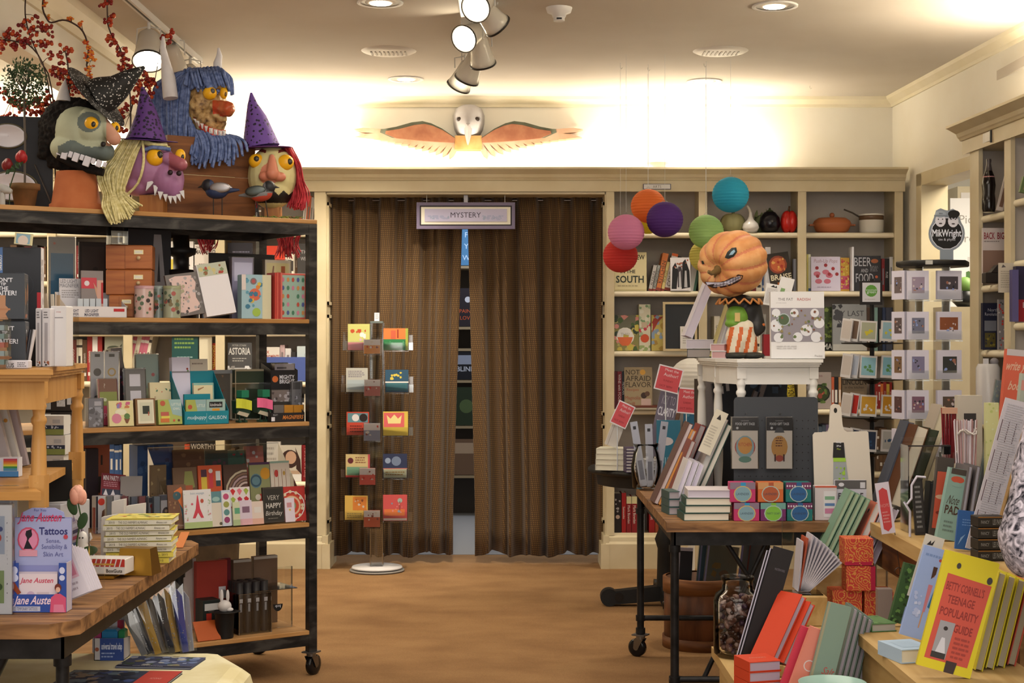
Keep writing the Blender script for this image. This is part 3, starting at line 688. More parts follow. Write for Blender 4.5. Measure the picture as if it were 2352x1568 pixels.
pipetable('worn wooden pipe table in the left foreground',-2.1,-1.0,3.47,4.94,TZ,'rustic',[(-1.05,3.56,0),(-1.07,4.892,0),(-2.0,3.56,0),(-2.0,4.892,0)],False,
[(-2.1,3.47),(-1.055,3.47),(-1.0,3.53),(-1.0,4.86),(-1.04,4.94),(-2.1,4.94)],.15,False)
r=COL.objects[-1].parent or COL.objects[-1]
b=B();b.tube([(-1.18,3.56,.66),(-1.42,3.56,.16)],.011,'pipe',n=8);b.build('brace',r)
# ---- turned-leg plant stands
def turned(z0,z1,s,m):
 H=z1-z0;P=[(.013,0),(.015,.02),(.012,.05),(.014,.12),(.019,.30),(.0195,.55),(.0175,.72),(.0145,.80),(.019,.815),(.019,.83),(.014,.845),(.016,.87),(.019,.885),(.016,.9),(.0165,.92)]
 return[(a*s,z0+t*H)for a,t in P]
def stand(label,poly,z0,z1,legs,m,mt,s=1,block=.92,sh=None):
 r=thing('accent_table',label,'table',(0,0,0))
 cx=sum(p[0]for p in poly)/len(poly);cy=sum(p[1]for p in poly)/len(poly)
 sc=lambda k:[(cx+(x-cx)*k,cy+(y-cy)*k)for x,y in poly]
 b=B();b.slab(sc(1.0),z1-.012,z1,mt);b.slab(sc(.975),z1-.02,z1-.012,mt);b.slab(sc(.95),z1-.028,z1-.02,mt);b.build('tabletop',r)
 b=B();b.slab(sc(.9),z1-.095,z1-.028,m);b.build('apron',r)
 for x,y in legs:
  b=B();b.lathe(turned(z0,z1-.03,s,m),m,T(x,y,0),14);zb=z0+(z1-.03-z0)*.92;b.box(-.017*s,.017*s,-.017*s,.017*s,zb,z1-.028,m,T(x,y,0));
  if sh:b.box(-.019*s,.019*s,-.019*s,.019*s,sh-.05,sh+.03,m,T(x,y,0))
  b.build('leg',r)
 if sh:b=B();b.slab(sc(.86),sh-.02,sh,mt);b.build('lower_shelf',r)
 return r
fx=lambda p,Y:(p-CX)/F*Y
WZ=1.318
stand('white painted half-round stand on the pipe table under the pumpkin figure',[(fx(1693,5.72),5.72),(fx(1891,5.72),5.72),(fx(1891,5.72)+.01,6.1),(fx(1880,6.45),6.5),(fx(1600,6.5),6.5),(fx(1598,6.35),6.3),(fx(1640,5.95),5.92)],
TZ,WZ,[(fx(1703,5.76),5.77),(fx(1869,5.76),5.77),(fx(1652,6.0),6.03),(fx(1612,6.4),6.4),(fx(1862,6.35),6.35)],'whitewood','whitewood')
stand('honey coloured wooden stand with turned legs at the left photo edge',[(-1.06,3.1+.42),(-1.15,3.72),(-1.255,4.5),(-1.32,4.6),(-1.9,4.6),(-1.9,3.52)],TZ,WZ+.002,
[(-1.155,3.72),(-1.285,4.5),(-1.8,4.5),(-1.8,3.62)],'honey','honeytop',1.0,sh=1.03)
# ---- pedestal table
r=thing('pedestal_table','black round pedestal table behind the pipe table, with stacked books','table',((1530-CX)/F*8.0,8.0,0))
b=B();b.lathe([(.0,.73),(.40,.73),(.41,.722),(.41,.708),(.40,.70),(.0,.70)],'blackp',n=48,cap=False);b.lathe([(.36,.64),(.37,.70)],'blackp',n=48);b.build('tabletop',r)
b=B();b.lathe([(.05,.1),(.045,.3),(.06,.35),(.04,.4),(.045,.66)],'blackp');b.build('column',r)
for k in range(4):
 Q=Rz(R(180+90*k));b=B();b.prism([(.0,.03),(.25,.012),(.31,.012),(.31,.075),(.0,.11)],-.035,.035,'blackp',Q);b.cyl(.046,-.036,.036,'blackp',Q@T(.30,0,.046)@Rx(pi/2),20);b.cyl(.024,-.042,.042,'1c1b1a:g',Q@T(.25,0,.05)@Rx(pi/2),14);b.build('foot',r)
# ---- tiered display at the right: lower bench, middle step, upper table
LZ,MZ,UZ=.437,.60,.75
r=thing('low_bench','low wooden display bench in the right foreground holding the candy jar','bench',(0,0,0))
b=B();b.slab([(.62,3.6),(1.22,3.6),(1.22,5.412),(.80,5.412),(.80,4.74),(.62,4.74)],LZ-.03,LZ,'bench');b.build('top',r)
b=B();b.box(.64,.66,3.62,4.7,0,LZ-.03,'bench');b.box(.66,1.2,4.68,4.7,0,LZ-.03,'bench');b.box(.82,1.2,5.28,5.3,0,LZ-.03,'bench');b.build('side_panel',r)
r=thing('step_shelf','middle wooden step of the right display holding the yellow books','shelf',(0,0,0))
b=B();b.box(.93,1.235,3.485,4.26,MZ-.03,MZ,'bench');b.build('top',r)
b=B();b.box(.95,.97,3.5,4.24,LZ+.001,MZ-.03,'bench');b.box(1.19,1.21,3.5,4.24,LZ+.001,MZ-.03,'bench');b.build('side_panel',r)
r=thing('display_table','upper wooden display table along the right wall, crowded with notebooks','table',(0,0,0))
b=B();b.slab([(1.265,5.86),(1.24,3.9),(1.9,3.9),(2.0,5.86)],UZ-.045,UZ,'bench');b.build('tabletop',r)
b=B();b.box(1.3,1.32,4.0,5.8,UZ-.16,UZ-.045,'crate');b.box(1.3,1.85,5.78,5.8,UZ-.16,UZ-.045,'crate');b.build('apron',r)
for x,y in((1.31,4.05),(1.31,5.76),(1.85,4.05),(1.85,5.76)):b=B();b.box(x-.03,x+.03,y-.03,y+.03,0,UZ-.045,'crate');b.build('leg',r)
# ---- cream cushioned bench bottom left
r=thing('upholstered_bench','cream upholstered low bench at the bottom left with gift bags on it','bench',(0,0,0))
bx=[(-1.95,3.66),(-.80,3.66),(-.80,4.62),(-.92,4.84),(-1.95,4.84)]
b=B();cx,cy=-1.4,4.2
for k_,(s0,z)in enumerate(((1,.28),(1.02,.33),(1.02,.37),(.985,.395),(.93,.405))):pass
lay=[([(cx+(x-cx)*s_,cy+(y-cy)*s_)for x,y in bx],z)for s_,z in((.99,.27),(1.02,.30),(1.025,.34),(1.01,.375),(.975,.395),(.92,.405))]
vs=[(x,y,z)for p,z in lay for x,y in p];n=5
fs=[(k*n+i,k*n+(i+1)%n,k*n+n+(i+1)%n,k*n+n+i)for k in range(5)for i in range(n)]+[tuple(range(25,30)),(4,3,2,1,0)]
b.add(vs,fs,'cream');b.build('cushion',r)
b=B();b.box(-1.9,-.80,3.68,4.80,.0,.27,'1c1612');b.box(-.80,-.788,3.68,4.80,.0,.26,'6c5238');b.build('plinth',r)
BZ=.405
# ---- barrel with prints
r=thing('wooden_barrel','round reddish wooden tub under the pipe table holding wrapped prints','barrel',((1610-CX)/F*6.95,6.95,0))
BR=((1610-CX)/F*6.95,6.95)
b=B();b.lathe([(.001,.02),(.160,.02),(.160,.31),(.168,.31),(.168,.0),(.165,.0)][::-1],'barrel',n=40,cap=False);b.lathe([(.001,.02),(.16,.02)],'barrel',n=40,cap=False);b.build('tub',r)
b=B();b.lathe([(.168,.25),(.174,.25),(.174,.315),(.16,.318)],'crate',n=40,cap=False);b.build('hoop',r)
b=B();b.lathe([(.168,.0),(.176,.0),(.176,.05),(.168,.05)],'crate',n=40,cap=False);b.build('hoop',r)
# ---- central card tower
def tower(label,x,y,H,z0,wd,base=.15):
 r=thing('card_spinner',label,'card rack',(x,y,0))
 b=B();b.lathe([(.001,.034),(base,.03),(base+.004,.022),(base,.018),(.001,.016)],'d8d0c4:g',n=40,cap=False);b.lathe([(.001,.014),(base+.014,.012),(base+.016,.004),(.001,0)],'8c8478',n=40,cap=False);b.build('base',r)
 b=B();e=wd/2
 for s in(-1,1):b.box(s*e-.0015,s*e+.0015,-e,e,.03,H,'acryl');b.box(-e,e,s*e-.0015,s*e+.0015,.03,H,'acryl')
 for sx_ in(-1,1):
  for sy_ in(-1,1):b.box(sx_*e-.002,sx_*e+.002,sy_*e-.002,sy_*e+.002,.03,H+.001,'acryledge')
 b.box(-e,e,-e,e,H,H+.012,'6c746c');b.build('column',r)
 return r
tx,ty=(866-CX)/F*9.2,9.2
tw=tower('clear acrylic card tower on a white round base in front of the curtain',tx,ty,zat(742,ty),0,.075)
card('small white price card on top of the acrylic card tower',T(tx,ty-.01,zat(742,ty)+.013),.03,.05,.004,'e8e4dc',[('l',.2,.2,.9,.9,5,'8c8c88')],cat='sign',name='price_card')
tf=Fr(tx,ty,0)
rgc=random.Random(77)
cards_=[
(799,851,744,804,'c8c470','yellow and pink greeting card, top left pocket of the card tower',[('r',0,0,1,.3,'cc7c7c'),('n',1,9,'d0a8b0 c0502c e8e0d0',(.1,.35,.8,.8),.1)]),
(881,937,754,804,'2f7a44','orange and green greeting card, top right pocket of the card tower',[('r',0,.5,1,1,'e07838'),('r',.55,.55,.62,.95,'a03c24'),('r',.3,.5,.5,.9,'c85c3c'),('n',2,12,'4c945c 1c5c30',(.05,.1,.9,.45),.05),('r',.9,0,1,1,'a0a840')]),
(795,845,845,900,'b8b4a4','pale grey greeting card, second left pocket of the card tower',[('r',.05,.1,.95,.5,'a8b0ac'),('l',.1,.6,.9,.9,4,'7c747c')]),
(885,938,849,901,'2c5064','dark teal greeting card with yellow lanterns, second right pocket of the card tower',[('n',3,7,'d8c048',(.1,.55,.9,.9),.07),('r',.05,.08,.95,.42,'3c6c70'),('r',.0,.42,1,.48,'e0d8c8')]),
(796,848,946,999,'b8402c','red and teal greeting card, third left pocket of the card tower',[('r',.05,.55,.95,.95,'5c8488'),('d',.4,.75,.16,'d8d0c8'),('d',.75,.75,.18,'241c1c'),('l',.15,.1,.8,.45,3,'6c2018')]),
(880,937,945,1000,'d8b848','pink and yellow crown greeting card, third right pocket of the card tower',[('r',.03,.35,.85,.95,'d8605c'),('p',[(.15,.85),(.2,.5),(.7,.5),(.75,.85),(.6,.7),(.45,.88),(.3,.7)],'e8d488')]),
(794,850,1043,1096,'c8b078','cream and green greeting card with a red edge, fourth left pocket of the card tower',[('r',.0,0,1,.08,'b83c3c'),('r',.92,0,1,1,'b8484c'),('r',.05,.1,.9,.45,'6c9474'),('d',.2,.72,.12,'5c2028'),('l',.4,.6,.9,.9,3,'8c5c3c')]),
(880,935,1042,1098,'28304c','dark blue hot air balloon greeting card, fourth right pocket of the card tower',[('r',.02,.02,.98,.38,'a8a484'),('r',0,.38,1,.41,'c86c5c'),('d',.55,.7,.2,'707c90'),('d',.2,.72,.12,'8c98a8'),('l',.1,.1,.9,.3,2,'8c6c3c')]),
(792,845,1138,1194,'d0a850','orange greeting card with figures, bottom left pocket of the card tower',[('r',.35,.4,.95,.95,'d07c34'),('n',8,8,'c8b8a0 8c4c2c',(.4,.5,.85,.85),.06),('l',.1,.08,.9,.3,3,'8c7c4c')]),
(880,935,1136,1196,'c8504c','coral red greeting card with a tree, bottom right pocket of the card tower',[('r',.05,.2,.9,.45,'d8743c'),('d',.7,.78,.1,'9cb0a0'),('r',.68,.4,.71,.75,'7c3c34'),('r',.02,.02,.98,.1,'e0d0c0'),('n',9,8,'d88c80 7c8c9c',(.3,.3,.8,.7),.05)])]
for i,(a,c,t0,t1,col_,l,ops)in enumerate(cards_):
 v=-.03;Yc=tf.pt(a,v)[1];z0=zat(t1,Yc)
 face(card,tf,l,a,c,t0,v,z0,.006,col_,ops,turn=(-4 if i%2==0 else 4),group=None)
 s=-1 if i%2==0 else 1
 b=B();w=(c-a)/F*Yc;m=xat((a+c)/2,Yc)-tx
 hh=(t1-t0)/F*Yc
 b.box(m-w/2-.004,m+w/2+.004,v+.008,v+.0095,z0-.006,z0+hh*.8,'acryl');b.box(m-w/2-.004,m+w/2+.004,v-.016,v-.0145,z0-.006,z0+hh*.35,'acryl');b.box(m-w/2-.004,m+w/2+.004,v-.016,v+.0095,z0-.0075,z0-.006,'acryledge')
 b.box(min(0,m),max(0,m),.0,.006,z0+hh*.3,z0+hh*.5,'acryl');b.box(m+s*(w/2+.006),m+s*(w/2+.028),v+.004,v+.06,z0,z0+hh*.7,'acryl');b.box(m+s*(w/2+.006)-.001,m+s*(w/2+.03),v+.003,v+.005,z0,z0+hh*.35,'acryledge')
 b.build('pocket',tw)
small_=[(836,873,780,812,'e0943c','orange'),(837,873,872,909,'b86c5c','dusty red'),(836,873,972,1012,'8c8c94','grey'),(826,862,1075,1113,'d8604c','red and yellow'),(836,873,1172,1210,'c8603c','rust orange')]
lv=['top','second','third','fourth','bottom']
for i,(a,c,t0,t1,col_,nm)in enumerate(small_):
 v=-.075;Yc=ty+v;z0=zat(t1,Yc)
 face(card,tf,'small %s wrapped card in the front pocket, %s level of the card tower'%(nm,lv[i]),a,c,t0,v,z0,.012,col_,[('r',.0,.6,1,1,'ddd0c0'),('n',30+i,7,'8c4c3c d8c8b0 c83c2c',(.1,.3,.9,.9),.09)],wrap=True)
 m=xat((a+c)/2,Yc)-tx;w=(c-a)/F*Yc;b=B();b.box(m-w/2,m+w/2,v-.01,v+.05,z0-.008,z0-.006,'acryledge');b.box(m-w/2+.02,m+w/2,v+.012,v+.014,z0-.04,z0+.05,'acryl');b.build('pocket',tw)
# ================================================================ BACK BOOKCASES
NAMEOF={'a02c28':'red','7c1f22':'dark red','e07c3c':'orange','e8dcc0':'cream','ece6da':'white','2a2a2e':'black','3c4450':'slate','5c6c7c':'blue grey',
'2f4c44':'dark green','7c9468':'green','d8b84c':'yellow','c86c7c':'pink','8c7c9c':'mauve','6c5038':'brown','a8a498':'grey','3c5c8c':'blue','b0c4bc':'mint'}
ORD=['first','second','third','fourth','fifth','sixth','seventh','eighth','ninth','tenth','eleventh','twelfth']
def inkon(c):return 'e8e0d0' if sum(hexc(c)[:3])<.9 else '3c3430'
FAR=B()
def row(fr,where,a,c,v,zs,top,pal,seed,d=.15,wpx=(8,14),tilt=0,jit=10,group=None):
 rg=random.Random(seed);x=a;i=0;pal=pal.split()
 while x<c-3:
  w=min(rg.uniform(*wpx),c-x);cl=pal[rg.randrange(len(pal))];tp=top+rg.uniform(0,jit)
  ink=inkon(cl)
  sp_=[('r',.2,.12,.8,.2,ink),('t',.5,.55,.42,rg.choice(('HISTORY','GARDEN','COOKING','STORIES','LETTERS')),ink,.5,0,-90)]if rg.random()<.6 else[('r',0,.8,1,.86,ink),('r',.3,.3,.7,.6,ink)]
  if seed>=35 or seed in(5,15,28,29,30,33,34):
   t_=w*.96/F*BY;h_=zat(tp,BY)-zs;x_,y_,_u=fr.pt(x+w/2,v);Q=T(x_,y_,zs+.001)@Ry(R(tilt))
   FAR.box(-t_/2,t_/2,0,d,0,h_,cl,Q);FAR.art(sp_,t_,h_,Q@T(-t_/2,0,0));x+=w;i+=1;continue
  spine(fr,'%s spine, %s from left %s'%(NAMEOF[cl],ORD[i%12],where),x,x+w*.96,tp,v,zs,cl,sp_,d=d,tilt=tilt,one=True,group=group or 'books '+where)
  x+=w;i+=1
BF=Fr(0,BY+.06,0);k=dict(one=True)
# --- top shelf, right section: papier mache vegetables and pots
def bl(px,v=.06):x,y,_=BF.pt(px,v);return x,y
zs=ZR[0]+.001
r=thing('gourd','pale green gourd on the top shelf, left of the garlic','gourd',(*bl(1683),zs))
b=B()
for i in range(9):a=2*pi*i/9;b.ell((.028*cos(a),.028*sin(a),.062),(.052,.052,.06),'a09a68',n=12,k=8)
b.build('body',r);b=B();b.tube([(0,0,.11),(.004,0,.135),(.02,0,.15)],[.012,.008,.006],'6c6c40');b.build('stem',r)
r=thing('garlic','white garlic bulb ornament on the top shelf','garlic',(*bl(1724,.0),zs))
b=B();b.lathe([(.02,0),(.04,.006),(.052,.03),(.046,.055),(.022,.078),(.012,.1),(.009,.125)],'e4dccc:g',n=20);b.build('bulb',r)
b=B();b.tube([(0,0,.12),(-.008,0,.145),(-.022,0,.165)],[.009,.008,.006],'d8ceb8');b.build('stem',r)
r=thing('artichoke','green artichoke ornament behind the garlic','artichoke',(*bl(1748,.12),zs))
b=B();rg=random.Random(4);b.ell((0,0,.06),(.045,.045,.06),'7c8454')
b.build('body',r)
for i in range(14):
 a=i*2.4;z=.02+.007*i;b=B();b.prism([(-.016,0),(.016,0),(.012,.025),(0,.045),(-.012,.025)],-.002,.002,'8a9460',T(.042*cos(a),.042*sin(a),z)@Rz(a+pi/2)@Rx(R(-14)));b.build('leaf',r)
r=thing('eggplant','black eggplant ornament beside the red pepper','eggplant',(*bl(1768,.04),zs));b=B();b.lathe([(.02,0),(.05,.012),(.066,.05),(.06,.095),(.035,.128),(.0,.14)],'16141a:g',n=22);b.build('body',r)
b=B();b.lathe([(.03,.122),(.022,.138),(.008,.145),(.006,.155)],'3c4428',n=7);b.build('cap',r)
r=thing('bell_pepper','red bell pepper ornament on the top shelf','pepper',(*bl(1812,.02),zs));b=B()
for i in range(4):a=pi/4+pi/2*i;b.ell((.022*cos(a),.022*sin(a),.068),(.034,.034,.068),'c0241c:g',n=14)
b.build('body',r);b=B();b.tube([(0,0,.125),(0,0,.145),(.004,0,.165)],[.012,.006,.006],'5c3c20');b.build('stem',r)
r=thing('casserole','terracotta oval casserole dish with a lid on the top shelf','casserole',(*bl(1911),zs))
b=B();b.lathe([(.07,0),(.1,.012),(.118,.055),(.118,.06)],'b8683c',n=28,sy=.7);b.build('dish',r)
b=B();b.lathe([(.119,.06),(.11,.078),(.085,.095),(.0,.1)],'b8683c',n=28,cap=False,sy=.7);b.build('lid',r)
b=B();b.ell((0,0,.112),.016,'b8683c');b.build('knob',r)
for s in(-1,1):b=B();b.box(s*.126-.016,s*.126+.016,-.02,.02,.045,.056,'a45c34',bev=.003);b.build('handle',r)
r=thing('double_boiler','white enamel double boiler pot with a long dark handle','pot',(*bl(2001),zs))
b=B();b.lathe([(.062,0),(.074,.01),(.076,.075),(.079,.08)],'e4dcc8:g',n=28);b.build('lower_pot',r)
b=B();b.lathe([(.074,.081),(.076,.082),(.076,.108),(.074,.11)],'6c5038:g',n=28,cap=False);b.lathe([(.078,.108),(.08,.118),(.001,.118)],'e4dcc8:g',n=28,cap=False);b.build('upper_pot',r)
b=B();b.tube([(-.07,0,.1),(-.12,-.02,.125),(-.175,-.03,.145)],.005,'4c4034');b.build('handle',r)
# --- second shelf
zs=ZR[1]
face(book,BF,'cream book lettered SOUTH on the second shelf, below the red lantern',1411,1485,580,.0,zs,.025,'e0d09c',[('t',.76,.87,.12,'NEW','2c2c24',.36,1),('t',.5,.68,.14,'IN','2c2c24',.3,1),('t',.42,.5,.09,'IN THE','2c2c24',.5,1),('t',.48,.3,.18,'SOUTH','2c3830',.86,1),('l',.1,.1,.9,.16,1,'b0a078'),('r',.02,.02,.98,.03,'b09c60')],lean=4,**k)
for i,(a,c,tp,cl,tx_,nm)in enumerate(((1489,1498,610,'c8c0b4','ALFALFA','grey'),(1497,1506,610,'a8a89c','ROSEWIND','pale green'),(1505,1518,583,'d87c40','KITCHEN','broad orange'),(1517,1525,602,'e0c880','PICKLES','cream and orange'),(1526,1540,584,'e8dccc','COUNTRY','white with an orange top'))):
 spine(BF,'leaning %s cookbook spine on the shelf below the orange lantern'%nm,a,c,tp,.02,zs,cl,[('t',.5,.5,.7,tx_,'4c3c34',.8,0,90),('r',0,.0,1,.08,'8c3c30')]+([('r',0,.93,1,1,'d8642c')]if i==4 else[]),tilt=12,**k)
spine(BF,'black spine between the orange cookbooks and the penguin cover',1542,1552,590,.06,zs,'1c1c20',None,tilt=10,**k)
face(book,BF,'black and white cover with penguins, under the purple lantern',1540,1586,592,-.03,zs,.02,'e0d8d0',[('p',[(.05,.05),(.1,.7),(.25,.85),(.4,.6),(.3,.05)],'1a1a1e'),('p',[(.55,.05),(.6,.85),(.75,.95),(.95,.6),(.98,.1)],'1a1a1e'),('p',[(.36,.1),(.38,.7),(.5,.8),(.58,.6),(.55,.1)],'40383c'),('p',[(.42,.1),(.43,.55),(.5,.6),(.54,.1)],'c0bcb8'),('p',[(.68,.1),(.72,.6),(.8,.6),(.84,.1)],'b8b4b0'),('d',.45,.8,.06,'a05c38'),('n',12,10,'a8583c d8d0c8',(.2,.6,.9,.95),.05)],lean=6,**k)
for i,(a,c,cl,nm)in enumerate(((1578,1585,'e4dcd0','white'),(1585,1592,'e0d8c8','cream'),(1592,1598,'50745c','green'))):spine(BF,'thin %s spine leaning just left of the pumpkin figure'%nm,a,c,598+i*8,.05,zs,cl,None,tilt=10,**k)
row(BF,'on the second shelf behind the pumpkin head',1628,1755,.08,zs,590,'e07c3c 2a2a2e e8dcc0 7c1f22 3c5c8c',5)
face(book,BF,'white book end beside the pumpkin head on the second shelf',1756,1768,568,.05,zs,.06,'e8e2dc',**k)
face(book,BF,'leaning BRAISE cookbook with a red stew on the cover',1772,1822,584,.0,zs,.025,'2c241c',[('d',.45,.68,.42,'8c3c24'),('d',.45,.68,.33,'c05c30'),('n',21,16,'d87c3c a8301c e0a850',(.15,.5,.75,.85),.07),('t',.52,.34,.15,'BRAISE','e8d8b0',.95,1),('n',22,9,'b06024 d89040',(.3,.03,.95,.2),.1)],lean=4,tilt=-8,**k)
face(book,BF,'white book edge right of the stew cookbook',1821,1832,595,.1,zs,.04,'dcd8d8',**k)
spine(BF,'white and yellow spine at the left of the pink dessert cookbook',1853,1862,584,.02,zs,'e8e4c0',[('r',0,0,1,.08,'486c9c'),('r',0,.0,.4,1,'d0c060')],**k)
face(book,BF,'pale lilac dessert cookbook with pink tarts on the cover',1863,1930,590,.0,zs,.02,'d8ccd8',[('t',.5,.86,.11,'Push-Up Pops','b08c98',.8,0,0,.2)]+[('d',u,v,.12,'c86c7c',.7)for u,v in((.25,.28),(.55,.28),(.2,.5),(.5,.55),(.62,.45))]+[('d',u,v+.07,.06,'a02c34')for u,v in((.2,.6),(.5,.68),(.75,.58),(.22,.36),(.62,.42),(.88,.42))]+[('l',.2,.08,.8,.14,1,'b0a0b0')],lean=4,**k)
for i,a in enumerate((1931,1941)):spine(BF,'yellow and pink patterned spine, %s of a pair beside the dessert cookbook'%('left','right')[i],a,a+10,592,.0,zs,'d8a840',[('r',0,.06,1,.45,'d05c78'),('n',31+i,22,'e8d060 c83c4c',(.1,.1,.9,.95),.3)],**k)
face(book,BF,'tall thin white folder beside the BEER AND FOOD book',1953,1957,568,.0,zs,.1,'e8e4e0',**k)
face(book,BF,'black book titled BEER AND FOOD on the second shelf',1958,2023,588,.0,zs,.022,'2a2a30',[('t',.36,.83,.26,'BEER','c8c4c4',.6,0),('t',.42,.58,.11,'AND','c8c4c4',.25),('t',.42,.37,.26,'FOOD','c8c4c4',.62,0),('d',.78,.85,.13,'a85c34',.6),('l',.62,.55,.95,.72,4,'8c8888'),('d',.84,.4,.05,'c8603c')],lean=3,**k)
for a,c,cl,tx_,nm in((2025,2032,'8c2028','','red'),(2032,2042,'1c1c20','FUSE','black'),(2043,2051,'e4e0d8','','white'),(2051,2055,'d8c470','','thin yellow')):
 spine(BF,'%s spine at the right end of the second shelf'%nm,a,c,596-(a%7),.02,zs,cl,[('t',.5,.5,.5,tx_,'e8e0d8',.4,0,-90)]if tx_ else[('r',.3,.2,.7,.7,'8c8c94')],**k)
# --- third shelf
zs=ZR[2]
face(book,BF,'fruit covered cookbook with a round THIS! badge on the third shelf',1411,1467,724,.0,zs,.025,'8c8448',[('r',0,.62,1,1,'6c6850'),('n',41,30,'30402c c8b44c d88c7c b8ac60 486030',(0,0,1,1),.14),('d',.44,.4,.37,'f0e8d0'),('d',.44,.4,.34,'e8e0d0'),('p',[(.12,.38),(.76,.38),(.68,.22),(.56,.14),(.32,.14),(.2,.22)],'e06c38'),('t',.44,.46,.08,'THIS!','9c9488',.45)],lean=3,**k)
spine(BF,'tall floral spine with a tomato on the third shelf',1468,1494,699,-.01,zs,'d8d0b0',[('n',42,26,'c83c4c 7c9c6c e0dcc0 a8b88c',(0,.3,1,1),.2),('d',.5,.27,.38,'d0542c'),('r',.2,.5,.7,.62,'c8b090'),('n',43,8,'98a868',(0,0,1,.12),.2)],**k)
face(book,BF,'yellow and red illustrated cookbook partly behind the chalkboard',1496,1527,724,.0,zs,.02,'c8b058',[('n',44,20,'a8382c e0d0a0 8ca0b0 b08c3c',(0,0,1,1),.2),('p',[(.05,.5),(.15,.9),(.9,.97),(.5,.8)],'a83c28')],lean=3,**k)
r=thing('chalkboard','small chalkboard in a pale wood frame on the third shelf','chalkboard',M=T((1562-CX)/F*9.28,9.28,zs)@Rx(-R(3)))
w,h=78*9.28/F,113*9.28/F;b=B();t_=.014
b.box(-w/2,w/2,-.008,.008,0,t_,'c8b080');b.box(-w/2,w/2,-.008,.008,h-t_,h,'c8b080');b.box(-w/2,-w/2+t_,-.008,.008,t_,h-t_,'c8b080');b.box(w/2-t_,w/2,-.008,.008,t_,h-t_,'c8b080');b.build('frame',r)
b=B();b.box(-w/2+t_,w/2-t_,-.003,.005,t_,h-t_,'1e2226');b.build('slate',r)
b=B();b.box(.0,.075,-.014,-.010,.0+t_,.15,'dcd4c4');b.art([('t',.45,.78,.14,'UPC','8c9058',.6),('l',.2,.2,.8,.6,4,'b0a898')],.075,.14,T(0,-.014,t_));b.build('note',r)
row(BF,'on the third shelf behind the striped trousers',1640,1760,.08,zs,720,'e8dcc0 ece6da 7c9468 a8a498',15)
face(book,BF,'green leafed cookbook lettered MA at the left of the last supper book',1878,1914,705,.02,zs,.02,'3c4c24',[('n',46,26,'5c7030 28341c 7c8c40',(0,.3,1,1),.15),('r',0,0,1,.2,'1c1c18'),('t',.62,.1,.13,'MA','e0dcd0',.6,1)],**k)
face(book,BF,'grey book titled MY LAST SUPPER behind the postcard rack',1912,1990,699,-.01,zs,.03,'8c8c88',[('n',47,10,'2c2c30 3c3c40',(.0,.5,.3,1),.12),('t',.5,.8,.12,'MY LAST','3c3c40',.85),('t',.5,.62,.12,'SUPPER','3c3c40',.7),('p',[(.3,.1),(.5,.5),(.8,.4),(.9,.05)],'686460'),('r',.0,.0,1,.14,'b0aca0')],lean=3,**k)
for a,c,cl,nm in((1991,2000,'5c4434','brown'),(2002,2016,'8cb0a4','mint green'),(2017,2026,'26262c','black'),(2027,2034,'3c4c6c','navy'),(2035,2050,'505464','slate')):spine(BF,'%s spine right of the grey last supper book'%nm,a,c,706,.03,zs,cl,[('r',.3,.2,.7,.5,inkon(cl))],**k)
# --- fourth shelf
zs=ZR[3]
for a,c,cl,tx_,nm in((1411,1417,'5c2028','','thin maroon'),(1418,1428,'7c2028','WINE with FOOD','red'),(1428,1436,'20242c','MEXICAN','dark navy')):spine(BF,'%s spine at the left end of the fourth shelf'%nm,a,c,853,.01,zs,cl,[('t',.5,.55,.6,tx_,'d8d0c4',.75,0,-90)]if tx_ else None,**k)
face(book,BF,'tan book titled NOT AFRAID OF FLAVOR on the fourth shelf',1434,1498,844,.0,zs,.025,'a08c68',[('t',.3,.88,.12,'NOT','3c3024',.5),('d',.66,.88,.1,'d8a040'),('t',.5,.73,.13,'AFRAID','3c3024',.9),('t',.5,.58,.13,'FLAVOR','3c3024',.92),('t',.3,.45,.07,'Recipes','a4583c',.5),('t',.3,.25,.09,'Magnolia','a4583c',.55),('t',.22,.12,.09,'Grill','a4583c',.4),('d',.7,.32,.11,'3c2820'),('d',.82,.36,.09,'5c4030'),('r',.6,.08,.95,.24,'c8a898'),('r',0,0,1,.04,'505c80')],lean=4,**k)
b=B();b.box(-.12,.1,-.07,.07,0,.012,'c8bca0',bev=.001);b.box(-.12,.11,-.072,.07,.012,.024,'6c3828');o=b.build('book',loc=(BF.pt(1475)[0],BF.pt(1475,-.02)[1],zs));tag(o,'brown book lying flat in front of the flavor cookbook','book')
row(BF,'under the white stand',1628,1740,.06,zs,872,'3c4450 2a2a2e 5c6c7c e8dcc0 3c4450',25,tilt=8)
for i in range(2):spine(BF,'yellow spine with black lettering under the white stand, %s of two'%('left','right')[i],1797+i*17,1813+i*17,868,-.02,zs,'d8c030',[('t',.5,.62,.9,'LINDA GLASS','2c2410',.5,1,90),('t',.5,.25,.7,'A','2c2410',.8,1,90)],tilt=-7,**k)
row(BF,'beside the leaning yellow books',1745,1796,.06,zs,880,'2a2a2e 3c4450 3c5c8c',26,tilt=-8)
face(book,BF,'pale cookbook with a round salad bowl on the fourth shelf',1856,1909,855,.0,zs,.025,'a8988c',[('d',.45,.42,.5,'1c2418',.8),('d',.45,.42,.44,'34401c',.75),('n',51,24,'5c7434 8c4030 a8583c 3c5020',(.1,.15,.8,.7),.1),('t',.5,.9,.05,'salads','8c5c5c',.5)],lean=3,**k)
for a,c,cl,nm in((1910,1916,'c8603c','orange'),(1916,1925,'1c1c20','black'),(1926,1932,'b8885c','tan')):spine(BF,'%s spine between the salad bowl book and the Lincoln book'%nm,a,c,866,.0,zs,cl,[('r',.2,.2,.8,.6,inkon(cl))],**k)
